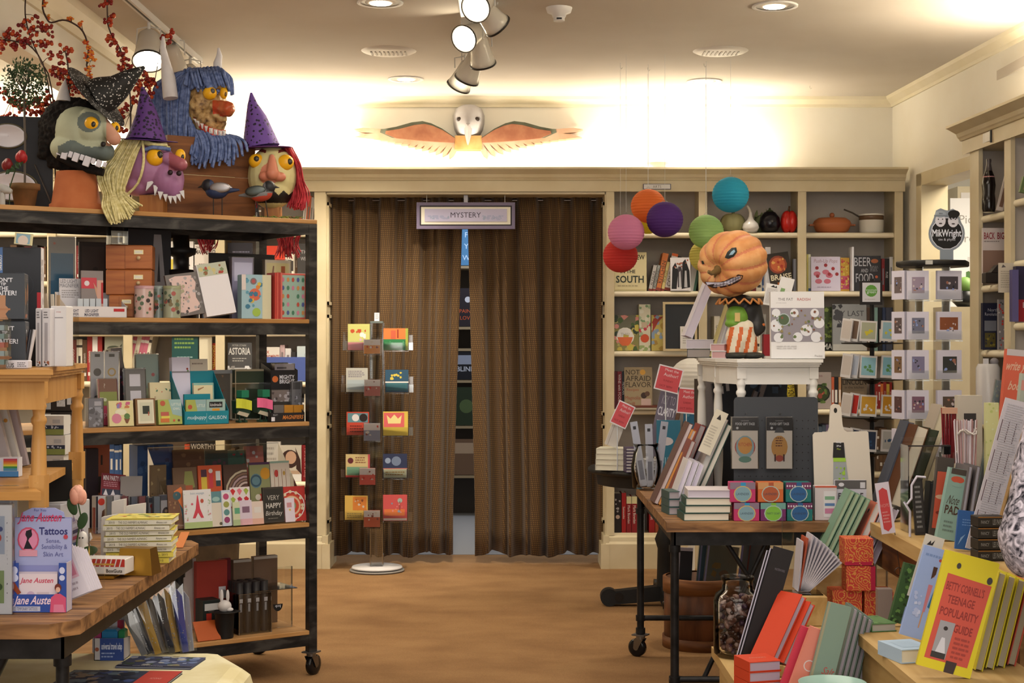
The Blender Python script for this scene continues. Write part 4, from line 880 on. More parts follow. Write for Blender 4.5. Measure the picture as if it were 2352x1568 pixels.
face(book,BF,'brown book titled LINCOLN behind the postcard rack',1933,1990,866,.01,zs,.025,'6c5c48',[('t',.5,.84,.16,'LINCOLN','1c1814',.95,1),('t',.5,.68,.08,'in the kitchen','28201c',.8),('r',.1,.1,.9,.55,'7c6850'),('t',.3,.2,.2,'W','5c3828',.4)],**k)
row(BF,'at the right end of the fourth shelf',2010,2052,.02,zs,872,'a02c28 e07c3c a02c28 d8b84c',27,wpx=(5,8))
# --- fifth shelf, mostly hidden, and base shelf
zs=ZR[4]
row(BF,'on the fifth shelf behind the gift book table',1500,1602,.04,zs,985,'3c5c8c 2a2a2e b0c4bc 6c5038',28)
row(BF,'on the fifth shelf below the salad book',1860,1925,.04,zs,975,'8c7c9c 5c6c7c 8c7c9c',29)
row(BF,'on the fifth shelf behind the white chopping board',2012,2054,.04,zs,985,'3c4450 6c5038 d8b84c',30,wpx=(6,9))
zs=ZB
for i,(a,c,tp,cl,tx_,nm)in enumerate(((1411,1427,1133,'241a18','','dark brown'),(1428,1438,1132,'a81c1c','Samsonite','bright red'),(1439,1450,1140,'8c1c20','Mark Bowden','first cream-topped red'),(1451,1464,1140,'8c1c20','Mark Bowden','second cream-topped red'),(1466,1480,1140,'8c8c90','','grey photo'),(1491,1504,1142,'9c1c1c','Ghost','dark red'),(1505,1513,1160,'a8502c','','rust'))):
 spine(BF,'%s spine on the base shelf behind the pipe table leg'%nm,a,c,tp,.02,zs,cl,([('t',.5,.5,.5,tx_,'e8dcc8',.5,0,-90)]if tx_ else[('d',.5,.4,.3,'c8a890'),('n',i,6,'a89c94',(.1,.5,.9,.9),.2)])+([('r',0,.8,1,1,'dcd098')]if i in(2,3)else[]),**k)
face(book,BF,'small floral boxed book set on the base shelf',1514,1541,1200,.0,zs,.08,'b08c7c',[('n',61,24,'d8b8a8 7c3430 e0d0c0',(0,0,1,1),.1)],**k)
row(BF,'on the base shelf behind the wooden tub',1545,1602,.04,zs,1135,'6c5038 2a2a2e 7c1f22 a8a498',33)
row(BF,'on the base shelf right of the tub',1628,1830,.04,zs,1135,'6c5038 2a2a2e 7c1f22 a8a498 3c4450',34)
# ================= left section, seen through the cart
zs=ZL[0]
for i,(a,c,cl,nm)in enumerate(((693,700,'c8c0b0','grey'),(700,709,'d8683c','orange'),(709,714,'d8d0c0','cream'),(714,721,'e0d8c8','white'))):spine(BF,'%s spine on the top shelf beside the pink hair'%nm,a,c,447+i*3,.02,zs,cl,[('r',.3,.3,.7,.7,'8c7c6c')],tilt=5,**k)
row(BF,'on the top shelf behind the red haired head',520,600,.06,zs,465,'6c5038 2a2a2e e8dcc0',35)
zs=ZL[1]
face(book,BF,'white book titled THE CARNIVORE MANIFESTO behind the cart',448,497,562,.02,zs,.03,'dcd0c0',[('t',.5,.92,.06,'THE CARNIVORE','5c4c44',.9,1),('t',.5,.8,.12,'MANIFESTO','4c4038',.95,1),('l',.2,.3,.8,.5,3,'8c7c70')],**k)
face(book,BF,'white box with a yellow patch behind the black bottle stand',384,446,555,.03,zs,.05,'e4dcd0',[('r',.0,.05,.3,.55,'d8c448'),('d',.85,.85,.03,'5c5c5c'),('d',.85,.4,.03,'5c5c5c')],name='box',cat='box',**k)
face(book,BF,'black book face out below the hanging red hair, upper cart opening',524,580,558,.02,zs,.03,'26242c',[('l',.2,.65,.9,.8,2,'6c6874'),('t',.6,.2,.1,'THE','8c8894',.25)],**k)
face(book,BF,'red orange book behind the hanging red hair',602,654,565,.02,zs,.03,'c83c24',[('t',.4,.3,.18,'TALES','d8885c',.6),('r',0,.0,1,.12,'a83420')],**k)
face(book,BF,'dark book face out at the right of the upper cart opening',684,720,560,.02,zs,.03,'3c3834',[('t',.5,.78,.1,'THE','a8a098',.6),('t',.5,.6,.1,'WEST','a8a098',.6)],**k)
row(BF,'between the two face out books, upper cart opening',655,684,.04,zs,565,'e8dcc0 ece6da 6c5038',36)
row(BF,'on the shelf behind the small wooden drawers',215,280,.05,zs,550,'e8dcc0 a8a498 6c5038',37)
zs=ZL[2]
row(BF,'on the shelf behind the greeting card boxes',520,600,.04,zs,665,'2a2a2e 3c5c8c 7c1f22 e8dcc0',38)
row(BF,'on the shelf behind the alphabet notebooks',640,720,.04,zs,660,'3c5c8c 2a2a2e ece6da e8dcc0',39,wpx=(10,18))
row(BF,'on the shelf behind the tins',300,490,.05,zs,665,'6c5038 2a2a2e e8dcc0 3c4450',40)
zs=ZL[3]
face(book,BF,'book with a dark fish on a pale cover behind the cart',240,282,768,.02,zs,.02,'a8a890',[('d',.5,.7,.36,'4c5440',.4),('p',[(.75,.7),(.95,.8),(.95,.6)],'4c5440')],lean=3,**k)
row(BF,'leaning beside the fish book',284,330,.02,zs,760,'ece6da c86c7c e8dcc0 3c4450',41,tilt=12,jit=4)
row(BF,'on the left of the fish book',200,236,.02,zs,770,'a02c28 3c5c8c ece6da',42,jit=4)
face(book,BF,'dark green book with lime print behind the cart',396,456,758,.0,zs,.03,'1f4c48',[('l',.1,.62,.9,.95,4,'7c9c4c'),('l',.2,.2,.85,.5,5,'8ca8a0')],**k)
face(book,BF,'plain cream sheet beside the dark green book',458,487,758,-.01,zs,.01,'ded2b0',**k)
spine(BF,'orange and red spine reading FORGOTTEN ALLY',484,497,788,.0,zs,'b83c20',[('t',.5,.5,.5,'FORGOTTEN ALLY','e8c850',.9,1,-90)],**k)
face(book,BF,'grey book titled ASTORIA behind the middle of the cart',524,578,787,.0,zs,.03,'4c4a48',[('r',.0,.0,1,.35,'b0aca4'),('t',.5,.78,.18,'ASTORIA','d0ccc0',.93,1),('t',.5,.93,.05,'PETER STARK','b0aca0',.6),('n',63,10,'8c8880 dcd8d0 5c5850',(.0,.05,1,.4),.14),('l',.2,.5,.8,.62,2,'a8a498')],**k)
face(book,BF,'white book reading SIX AMENDMENTS behind the cart',600,643,797,.03,zs,.03,'dcd0bc',[('t',.3,.85,.09,'SIX','b05038',.4,1),('t',.5,.72,.1,'AMENDMENTS','b05038',.95,1)],**k)
for a,c,tp,cl,nm in((643,654,792,'c8a8a0','pinkish'),(655,668,800,'d8d0c4','white'),(669,680,808,'34302c','black')):spine(BF,'short %s spine right of the amendments book'%nm,a,c,tp,.03,zs,cl,[('r',.3,.5,.7,.8,'8c7c74')],**k)
face(book,BF,'pale blue white book at the right of the ASTORIA shelf',683,720,795,.03,zs,.03,'c4ccc4',[('t',.7,.75,.07,'GREEN','8c9894',.5)],**k)
face(book,BF,'wide blue book lying across the shelf behind the booklights',600,716,820,-.02,zs,.03,'4c5c94',[('t',.3,.15,.3,'stories','c8ccd8',.4)],**k)
zs=ZL[4]
row(BF,'on the shelf behind the booklight stand',520,720,.03,zs,905,'2a2a2e 3c5c8c e8dcc0 7c1f22',43)
zs=ZL[5]
face(book,BF,'black book titled WORTHY seen over the card boxes',438,496,1016,.0,zs,.03,'241f1c',[('t',.5,.9,.14,'WORTHY','c8b8a0',.95,0)],**k)
spine(BF,'orange spine left of the WORTHY book',424,436,1020,.0,zs,'d0502c',None,**k)
face(book,BF,'pale map covered book behind the card display',600,645,1014,.0,zs,.03,'cdc2b0',[('l',.2,.5,.8,.9,3,'a89c8c')],**k)
face(book,BF,'book cover showing a dark haired woman looking sideways',645,693,1022,.0,zs,.03,'c8bca4',[('d',.45,.62,.42,'3c241c',1.05),('p',[(.45,.3),(.9,.3),(.95,.05),(.4,.05)],'b89878'),('d',.5,.66,.26,'c09878',1.2),('p',[(.7,.95),(.95,.6),(1,.2),(.75,.35),(.78,.7)],'3c241c'),('r',.55,.0,1,.2,'e4dccc')],**k)
spine(BF,'dark red spine beside the book with the woman',693,710,1022,.0,zs,'8c1c20',[('t',.5,.5,.4,'Portrait of a Lady','d8a898',.85,0,-90)],**k)
row(BF,'on the shelf behind the card display box',520,598,.03,zs,1030,'6c5038 2a2a2e e8dcc0',44)
zs=ZB
row(BF,'on the base shelf beside the cart post',660,720,.0,zs,1136,'d8b84c e8dcc0 d8b84c d8b84c',45,wpx=(8,14))
row(BF,'on the base shelf behind the open card cases',520,600,.03,zs,1140,'2a2a2e 6c5038 3c4450',46)
for a,c,sd,w_ in((-30,105,47,'far left'),(130,280,48,'left of the drawers')):
 for j,(z,tp)in enumerate(((1,560),(3,775),(5,1020))):row(BF,'on back shelf level %s, %s behind the cart'%(('two','four','six')[j],w_),max(a,-5),c if c<200 or j==2 else 200,.04,ZL[z],tp,'6c5038 2a2a2e e8dcc0 3c5c8c 7c1f22 a8a498',sd+j*3,wpx=(11,18))
b=B();b.cyl(.16,0,.03,'3c3024',n=24);b.lathe([(.2,.03),(.22,.5),(.21,.62),(.17,.66)],'pillarcloth',n=28);tag(b.build('leather_stool',loc=(-1.75,8.6,0)),'dark studded upholstered ottoman behind the cart, near the left bookcase','stool')
tag(FAR.build('shelved_books'),'rows of small books packed on the back shelves, mostly hidden behind the cart','books',kind='stuff')
# ================= paper lanterns
def lant(label,px,py,rpx,Y,m,up=True,sx=0):
 x,z=xat(px,Y),zat(py,Y);rr=rpx/F*Y
 r=thing('paper_lantern',label,'lantern',(x,Y,z),group=None)
 b=B();n=90;P=[]
 for i in range(n+1):
  t=-pi/2+.16+(pi-.32)*i/n;k_=1+.012*cos(i*2*pi/5.6);P.append((rr*k_*cos(t),rr*.97*sin(t)))
 b.lathe(P,m,n=36,cap=False);b.build('shade',r)
 b=B();zt=rr*.97*sin(pi/2-.16);b.tube([(-rr*.16,0,zt-.02),(-rr*.16,0,zt),(0,0,zt+.015),(rr*.16,0,zt),(rr*.16,0,zt-.02)],.0012,'b8b0a4:m',n=5)
 b.tube([(rr*.16*cos(a*.5),rr*.16*sin(a*.5),zt)for a in range(14)],.0012,'b8b0a4:m',n=5);b.build('wire_hanger',r)
 b=B();b.tube([(0,0,zt+.015),(sx,0,ZC-z)],.0011,'d8d4c8',n=4);b.build('string',r)
for l,px,py,rp,Y,c,m in(('red paper lantern, lowest left of the bunch',1425,587,40,8.45,'dc3c34','lant_red'),('pink paper lantern in front of the red one',1438,533,42,8.2,'e890b0','lant_pink'),('orange paper lantern behind the purple one',1489,473,40,8.5,'f07c34','lant_orange'),
('yellow paper lantern almost hidden behind the orange, pink and purple ones',1488,508,30,8.8,'e0cc30','lant_y'),('deep purple paper lantern in the middle of the bunch',1527,504,42,8.2,'5c3080','lant_purple'),
('turquoise paper lantern, highest and furthest right',1678,447,42,8.3,'30b4cc','lant_blue'),('lime green paper lantern above the pumpkin head',1622,532,40,8.4,'b4d880','lant_green'),('pale yellow paper lantern beside the pumpkin face',1621,588,38,8.6,'e4d870','lant_yel')):
 NAMED[m]=lantern(c);lant(l,px,py,rp,Y,m)
NAMED['lant_white']=lantern('e8dfcc')
r=thing('paper_lantern','large white round paper lantern on the floor shelf behind the white stand legs','lantern',(xat(1588,8.9),8.9,zat(872,8.9)))
b=B();rr=50/F*8.9;P=[(rr*(1+.01*cos(i*1.1))*cos(-pi/2+.1+(pi-.2)*i/80),rr*sin(-pi/2+.1+(pi-.2)*i/80))for i in range(81)];b.lathe(P,'lant_white',n=36,cap=False);b.build('shade',r)
b=B();b.cyl(.02,-zat(872,8.9),-rr,'d8ceb8');b.lathe([(.1,-zat(872,8.9)),(.1,.015-zat(872,8.9))],'d8ceb8');b.build('stand',r)
# ================================================================ MONSTER HEADS ON THE CART
def blob(name,parent,parts,vox,m,smooth=5,paint=None,disp=None):
 b=B()
 for p in parts:
  if len(p)==2:b.ell(p[0],p[1],m,n=20,k=14)
  elif len(p)==3:b.ell((0,0,0),p[1],m,T(*p[0])@p[2],n=20,k=14)
  else:
   a,c=Vector(p[0]),Vector(p[1]);n=8
   for i in range(n+1):t=i/n;b.ell(a.lerp(c,t),p[2]+(p[3]-p[2])*t,m,n=14,k=10)
 o=b.build('tmp');r=o.modifiers.new('r','REMESH');r.mode='VOXEL';r.voxel_size=vox
 s=o.modifiers.new('s','SMOOTH');s.factor=.6;s.iterations=smooth
 me=bpy.data.meshes.new_from_object(o.evaluated_get(bpy.context.evaluated_depsgraph_get()))
 od=o.data;bpy.data.objects.remove(o);bpy.data.meshes.remove(od)
 me.materials.clear();ms=[m];me.materials.append(mat(m))
 if disp:
  for v in me.vertices:
   d=disp(v.co)
   if d:v.co+=v.normal*d
 idx=[]
 for p in me.polygons:
  k=paint(p.center,p.normal)if paint else None
  if k is None:idx.append(0)
  else:
   if k not in ms:ms.append(k);me.materials.append(mat(k))
   idx.append(ms.index(k))
 me.polygons.foreach_set('material_index',idx);me.polygons.foreach_set('use_smooth',[True]*len(idx));me.update();me.name=name
 q=bpy.data.objects.new(name,me);COL.objects.link(q)
 if parent:q.parent=parent
 return q
class PX:
 def __init__(s,px,py,v,fr=CF):
  x,y,_=fr.pt(px,v);s.x,s.y,s.z=x,y,zat(py,y);s.s=y/F;s.px=px;s.py=py
 def __call__(s,px,py,d=0):Y=s.y+d*s.s;return((px-CX)/F*Y-s.x,d*s.s,zat(py,Y)-s.z)
 def inv(s,c):Y=s.y+c.y;return CX+F*(c.x+s.x)/Y,CY-F*(c.z+s.z-EZ)/Y
 def r(s,*a):return tuple(k*s.s for k in a)if len(a)>1 else a[0]*s.s
def strands(b,A,C,n,r,m,jit=.0,seed=1,k=5,tipr=None,wav=0):
 rg=random.Random(seed)
 for i in range(n):
  t=min(1,max(0,(i+rg.uniform(-.3,.3))/max(1,n-1)));pts=[]
  j0=Vector((rg.uniform(-jit,jit),rg.uniform(-jit,jit),rg.uniform(-jit,jit)))
  for q,(a,c)in enumerate(zip(A,C)):
   f=q/(len(A)-1);p=Vector(a).lerp(Vector(c),t)+j0*(.4+f)+Vector((rg.uniform(-1,1),rg.uniform(-1,1),0))*wav*f;pts.append(p)
  P=[]
  for q in range(len(pts)-1):
   p0=pts[max(0,q-1)];p1=pts[q];p2=pts[q+1];p3=pts[min(len(pts)-1,q+2)]
   for u in(0,.33,.66):P.append(.5*((2*p1)+(p2-p0)*u+(2*p0-5*p1+4*p2-p3)*u*u+(3*p1-p0-3*p2+p3)*u**3))
  P.append(pts[-1]);rr=[r]*len(P);rr[-1]=tipr if tipr is not None else r*.8
  b.tube(P,rr,m,n=k)
def eye(r,H,px,py,d,rad,pupil,ry=None,pc='3a3428',pr=.36):
 s=H.s;ry=ry or rad
 b=B();b.ell(H(px,py,d),(rad*s,rad*s*.75,ry*s),'eyeyel',n=20,k=14)
 e=b.build('eye',r)
 b=B();u,v=pupil;b.ell(H(px+u,py+v,d-rad*.62+(abs(u)/rad)*rad*.25),(rad*pr*s,rad*.22*s,ry*(pr+.05)*s),pc+':g',n=14);b.build('pupil',e)
def hat(name,label,H,pts,brim,m,mb,axis,tilt=None):
 r=thing(name,label,'hat',(H.x,H.y,H.z))
 P=[Vector(H(*p[:3]))for p in pts];rr=[p[3]*H.s for p in pts]
 b=B();b.tube(P,rr,m,n=22);b.build('cone',r)
 Q=Vector((0,0,1)).rotation_difference(Vector(axis).normalized()).to_matrix().to_4x4()
 c=H(*brim[:3]);b=B();R_=brim[3]*H.s;b.lathe([(R_*.3,.003),(R_*.97,.001),(R_,-.001),(R_*.97,-.003),(R_*.3,-.003)],mb,T(*c)@Q@S(1,brim[4]if len(brim)>4 else 1,1),n=36,cap=True);b.build('brim',r)
 return r
ZT=SZ[0]
# ---- 1: grey green creature with black fur and a snout, on an upturned flowerpot
H=PX(190,310,.17)
zb=H.z
r=thing('flowerpot','large terracotta flowerpot turned upside down under the grey green monster head','flowerpot',(H.x-15*H.s,H.y,ZT+.001))
b=B();s=H.s;b.lathe([(60*s,0),(60*s,17*s),(55*s,20*s),(44*s,92*s),(.01,94*s)],'terra',n=36,cap=False);b.build('body',r)
r=thing('monster_head','grey green monster head with black fur and square teeth on the upturned flowerpot','monster mask',(H.x,H.y,H.z))
def paint1(c,n):
 x,y=H.inv(c);d=c.y/H.s
 if x>244 and y>270 and y<335 and d<8+0:return 'pinknose'
 lip=338-16*math.exp(-((x-165)/24)**2)-(0 if x<215 else(x-215)*.12)
 if y>lip and x>133:return 'greyface'
 if(x-204)**2+((y-280)*1.15)**2<27**2:return 'greyface'
blob('face',r,[(H(183,303,0),H.r(58,50,60)),(H(215,300,-20),H.r(38,38,38)),(H(205,345,-18),H.r(58,38,26)),(H(160,340,-10),H.r(44,40,34)),(H(240,285,-34),H(262,318,-44),H.s*13,H.s*16),(H(200,262,-36),H(236,268,-38),H.s*14,H.s*10),(H(240,350,-20),H.r(22,26,20))],.0045,'greenface',4,paint1)
b=B();rg=random.Random(3)
o=blob('fur',r,[(H(165,305,38),H.r(76,66,82)),(H(190,248,8),H(240,262,0),H.s*15,H.s*9),(H(140,275,0),H(190,243,-2),H.s*22,H.s*15),(H(112,300,8),H(104,350,8),H.s*20,H.s*18),(H(125,370,10),H(225,392,5),H.s*18,H.s*12)],.006,'fur',2,None,lambda c:noise.noise(c*70)*.010)
for i in range(9):
 t=i/8;x=137+104*t;y=346+30*t**1.2;w_=(4.8,6.6,4.4,6.6,4,7,4,5.4,3.4)[i];hh=(10,17,10,16,9,19,9,12,8)[i]
 b=B();a=-R(17+5*t);Q=T(*H(x,y,-60+34*abs(t-.62)))@Ry(-a);b.box(-w_*s,w_*s,-2*s,4*s,-hh*s,4*s,'d8d0cc',Q,bev=.0015);b.build('tooth',r)
b=B();b.tube([H(x,y,-30)for x,y in((134,358),(160,372),(200,388),(238,396))],9*s,'fur',n=8);b.build('mouth_lining',r)
eye(r,H,210,284,-50,16,(4,1));eye(r,H,264,294,-30,12,(4,0),14)
b=B();b.tube([H(146,232,6),H(147,205,6),H(150,182,6)],[17*s,10*s,1.5*s],'horn',n=12);b.build('ear',r)
b=B();b.ell(H(237,331,-56),H.r(6,4,6),'1a1614');b.build('nostril',r)
hat('witch_hat','black lace witch hat with silver dots tipped sideways on the grey green head',H,[(226,224,-5,46),(245,214,-5,41),(272,200,-8,30),(300,176,-8,19),(332,153,-8,3)],(222,222,-5,88),'lacehat','lacehat',(.76,-.13,.64))
# ---- 2: mauve head
H=PX(350,385,.15);s=H.s
r=thing('wooden_block','wooden block under the mauve monster head','block',(H.x,H.y,ZT+.001));
b=B();b.box(-26*s,28*s,-.03,.05,0,45*s,'block',bev=.002);b.build('block',r);r['category']='block'
r=thing('monster_head','mauve monster head with bulging eyes, crooked fangs and yellow yarn hair','monster mask',(H.x,H.y,H.z))
def paint2(c,n):
 x,y=H.inv(c)
 if x>388 and 350<y<392 and c.y<-.03:return 'redmauve'
blob('face',r,[(H(345,385,0),H.r(62,52,62)),(H(385,412,-14),H.r(38,40,44)),(H(384,362,-40),H(416,378,-48),H.s*15,H.s*15),(H(318,425,-4),H.r(36,36,26)),(H(398,425,-22),H(400,440,-22),H.s*24,H.s*18)],.0045,'mauve',4,paint2)
eye(r,H,356,361,-46,20,(11,-6));eye(r,H,414,357,-38,12,(5,3),15)
for px,py in((391,396),(411,398)):b=B();b.ell(H(px,py,-58),H.r(6,4,6),'241014');b.build('nostril',r)
for i,(px,py,w_,hh,a)in enumerate(((344,420,9,34,30),(357,436,6,22,10),(368,450,6,14,5),(380,456,5,12,0),(391,460,5,12,0),(402,460,5,12,-8),(412,456,5,12,-12),(420,448,5,14,-15))):
 b=B();Q=T(*H(px,py,-50+abs(i-4)*3))@Ry(R(a));b.prism([(-w_*s,10*s),(w_*s,10*s),(w_*.2*s,-hh*.6*s)],-3*s,4*s,'d8d2c8',Q);b.build('fang',r)
b=B();strands(b,[H(282,322,-38),H(250,370,-46),H(224,405,-70),H(240,450,-110),H(238,478,-168),H(252,516,-172)],[H(328,322,-30),H(312,360,-56),H(298,402,-70),H(286,440,-90),H(302,458,-128),H(326,472,-142)],46,2.6*s,'yelyarn',3*s,5,wav=2*s)
strands(b,[H(285,322,-30),H(262,370,-44),H(236,400,-70),H(250,450,-112),H(258,476,-164),H(264,512,-170)],[H(322,322,-44),H(300,362,-60),H(287,402,-76),H(278,444,-100),H(290,468,-146),H(308,492,-152)],40,2.6*s,'yelyarn',4*s,6,wav=2*s);b.build('hair',r)
b=B();strands(b,[H(326,322,-48),H(329,370,-66),H(316,420,-62),H(286,450,-60)],[H(328,322,-48),H(331,372,-66),H(318,420,-62),H(290,450,-60)],2,2.2*s,'yelyarn',0);strands(b,[H(330,322,-40),H(350,328,-52),H(372,330,-50)],[H(330,330,-40),H(352,334,-54),H(390,336,-50)],9,2.4*s,'yelyarn',2*s);b.build('hair_strand',r)
b=B();b.tube([H(330,345,-48),H(350,338,-56),H(372,340,-56),H(392,344,-50)],4.5*s,'blueyarn',n=8);b.build('eyebrow',r)
hat('witch_hat','purple swirl patterned witch hat on the mauve head, left of the blue hair',H,[(336,322,0,47),(337,300,0,38),(337,262,0,25),(332,225,0,13),(327,200,0,3)],(342,322,-4,66),'purplecloth2','4a2468',(.06,-.1,1))
# ---- 3: blue yarn troll on a wooden crate
H=PX(470,240,.30);s=H.s
r=thing('wooden_crate','dark wooden crate under the blue haired monster','crate',M=T(*CF.pt(468,.30)[:2],ZT+.001)@Rz(CF.t))
w=span(CF,368,568,.3);h=hz(CF,468,330,.3,ZT)
b=B();b.box(-w/2,w/2,-.09,-.078,0,h*.55,'crate');b.box(-w/2,w/2,-.09,-.078,h*.56,h,'crate');b.build('board',r)
b=B();b.box(-w/2,-w/2+.014,-.078,.09,0,h,'crate');b.build('side_panel',r);b=B();b.box(w/2-.014,w/2,-.078,.09,0,h,'crate');b.build('side_panel',r)
b=B();b.box(-w/2,w/2,-.09,.09,h,h+.012,'crate');b.build('lid',r)
r=thing('monster_head','horned monster head with long blue yarn hair and a red painted grin','monster mask',(H.x,H.y,H.z))
def paint3(c,n):
 x,y=H.inv(c)
 if x>488 and 228<y<262 and c.y<-.085:return 'trollred'
 if x>505 and 228<y<268 and c.y<-.06:return 'trollred'
blob('face',r,[(H(470,235,0),H.r(50,48,72)),(H(484,275,-18),H.r(36,38,38)),(H(492,242,-56),H(522,250,-62),H.s*12,H.s*18),(H(480,196,-42),H(515,198,-38),H.s*12,H.s*10),(H(455,240,-34),H.r(22,18,24)),(H(495,262,-50),H(512,272,-46),H.s*12,H.s*10)],.0045,'troll',3,paint3,lambda c:noise.noise(c*60)*.004)
eye(r,H,482,214,-55,16,(6,-5),15,'5c5448');eye(r,H,514,213,-44,9,(4,3),14,'6c4c1c')
b=B();P=[(443,268),(455,276),(470,286),(488,294),(505,298),(519,298)];Q_=[(449,282),(458,294),(470,304),(488,312),(505,315),(518,315)]
dd=[-34,-46,-56,-60,-56,-46];vs=[H(*p,d)for p,d in zip(P,dd)]+[H(*p,d)for p,d in zip(Q_,dd)]+[H(p[0],p[1],d+16)for p,d in zip(P,dd)]+[H(p[0],p[1],d+16)for p,d in zip(Q_,dd)]
fs=[(i,i+6,i+7,i+1)for i in range(5)]+[(i,i+1,i+13,i+12)for i in range(5)]+[(i+6,i+18,i+19,i+7)for i in range(5)];b.add(vs,fs,'c03820:g');b.build('mouth',r)
for i in range(8):
 t=(i+.6)/8.2;q=t*5;k0=int(q);f=q-k0;L_=lambda A:(A[k0][0]*(1-f)+A[k0+1][0]*f,A[k0][1]*(1-f)+A[k0+1][1]*f);a_,c_=L_(P),L_(Q_);d_=dd[k0]*(1-f)+dd[k0+1]*f-2
 up=i<2;b=B();w_=4.3;e_=(a_[0]*.25+c_[0]*.75,a_[1]*.25+c_[1]*.75)
 b.add([H(a_[0]-w_,a_[1]+1,d_),H(a_[0]+w_,a_[1]+2,d_),H(e_[0]+w_*(.3 if i<4 else.9),e_[1]+1,d_),H(e_[0]-w_*(.3 if i<4 else.9),e_[1],d_),H(a_[0],(a_[1]+e_[1])/2,d_-4)],[(0,4,3),(0,1,4),(1,2,4),(2,3,4)],'dcd4c4:g');b.build('tooth',r)
b=B()
strands(b,[H(420,166,10),H(362,190,14),H(350,240,16),H(356,300,14)],[H(440,168,-36),H(436,200,-46),H(430,262,-44),H(428,322,-42)],46,3.6*s,'blueyarn',3*s,3)
strands(b,[H(420,166,40),H(372,186,40),H(358,240,42),H(364,306,36)],[H(440,164,0),H(400,180,-10),H(392,250,-20),H(396,316,-20)],26,3.6*s,'blueyarn',3*s,4)
strands(b,[H(424,250,-36),H(424,296,-44),H(424,336,-58),H(420,352,-64)],[H(446,296,-44),H(456,316,-58),H(454,352,-74),H(450,366,-78)],12,3.4*s,'blueyarn',4*s,5)
b.build('hair',r)
b=B();strands(b,[H(444,298,-50),H(448,318,-64),H(440,350,-74),H(436,376,-78)],[H(530,312,-34),H(548,318,-44),H(560,330,-56),H(564,352,-60)],34,3.4*s,'blueyarn',5*s,6)
strands(b,[H(450,300,-56),H(462,322,-70),H(468,350,-78),H(462,380,-80)],[H(524,316,-46),H(532,326,-56),H(532,350,-68),H(530,374,-70)],30,3.4*s,'blueyarn',6*s,7);b.build('beard',r)
b=B();strands(b,[H(438,162,-20),H(428,176,-46),H(424,200,-56)],[H(515,164,-10),H(530,180,-30),H(532,216,-34)],44,3.5*s,'blueyarn',4*s,8)
strands(b,[H(440,160,0),H(440,166,-40),H(446,186,-58),H(452,206,-62)],[H(512,162,-10),H(516,166,-40),H(522,180,-52),H(530,200,-46)],26,3.5*s,'blueyarn',5*s,9)
strands(b,[H(425,160,40),H(425,160,0),H(420,166,-20)],[H(500,158,40),H(505,156,5),H(515,163,-20)],22,4*s,'blueyarn',3*s,10);b.build('fringe',r)
for P_ in(((392,226,-52,17),(387,180,-48,16),(380,140,-44,10),(374,110,-40,7),(375,84,-38,3)),((500,166,10,11),(500,145,10,10),(504,128,10,7),(502,110,10,2.5))):
 b=B();P4=[];
 b.tube([H(*p[:3])for p in P_],[p[3]*s for p in P_],'horn',n=12);b.build('horn',r)
# ---- 4: cream witch head
H=PX(625,400,.16);s=H.s
r=thing('wooden_block','small wooden block under the cream witch head','block',(H.x+2*s,H.y,ZT+.001));b=B();b.box(-17*s,17*s,-.03,.05,0,34*s,'block',bev=.002);b.build('block',r)
r=thing('monster_head','cream witch head with red nose, zigzag teeth and pink red hair','monster mask',(H.x,H.y,H.z))
def paint4(c,n):
 x,y=H.inv(c)
 if abs(x-625)<8+max(0,(y-350))*.45 and 352<y<420 and c.y<-46*H.s:return 'coral'
 if y>437+11*abs(((x+4)/11.5)%2-1)and 592<x<672 and c.y<0 and y<466:return '18120e'
 for a in(-1,1):
  u=(x-625)*a
  if 14<u<50 and abs(y-(350-6*sin((u-10)/42*pi)+(u-14)*.06))<3.6 and c.y<0:return '6c2820'
blob('face',r,[(H(625,405,0),H.r(56,50,70)),(H(625,360,-42),H(626,398,-60),H.s*7,H.s*15),(H(608,405,-50),H.r(14,13,11)),(H(643,406,-50),H.r(14,13,11)),(H(625,440,-6),H.r(46,44,40))],.0036,'cheese',3,paint4)
eye(r,H,589,370,-32,18,(0,-5),17);eye(r,H,656,373,-32,19,(9,-2),18)
b=B();strands(b,[H(640,338,30),H(668,360,34),H(676,400,30),H(672,440,20),H(668,474,6)],[H(668,340,-14),H(686,380,-6),H(694,420,-10),H(704,450,-20),H(700,476,-30)],110,1.6*s,'redhair',6*s,11,wav=3*s)
strands(b,[H(580,400,30),H(574,450,30),H(572,474,20)],[H(596,400,30),H(590,450,24),H(588,474,10)],14,1.6*s,'redhair',3*s,12);b.build('hair',r)
hat('witch_hat','purple swirl patterned witch hat on the cream witch head',H,[(600,338,4,43),(594,305,4,34),(588,270,4,24),(580,240,4,12),(577,213,4,2.5)],(613,339,0,58),'purplecloth','5c2c6c',(-.03,-.06,1))
for l,P0,P1,sd in(('pinkish red wig strands hanging below the top shelf beside the cart post',[(618,500,0),(622,530,6),(640,556,4),(632,586,0)],[(690,500,0),(690,530,0),(676,560,6),(684,585,0)],13),('tuft of red wig hair hanging below the top shelf by the black bottle stand',[(455,500,0),(452,535,0),(462,560,0),(474,578,0)],[(498,500,0),(498,535,0),(492,556,0),(480,566,0)],14)):
 K_=PX(P0[0][0],500,CD+.045);b=B();strands(b,[K_(*p)for p in P0],[K_(*p)for p in P1],60 if sd==13 else 34,1.2*K_.s,'redhair',7*K_.s,sd,wav=5*K_.s)
 o=b.build('wig_strands',loc=(K_.x,K_.y,K_.z));tag(o,l,'hair')
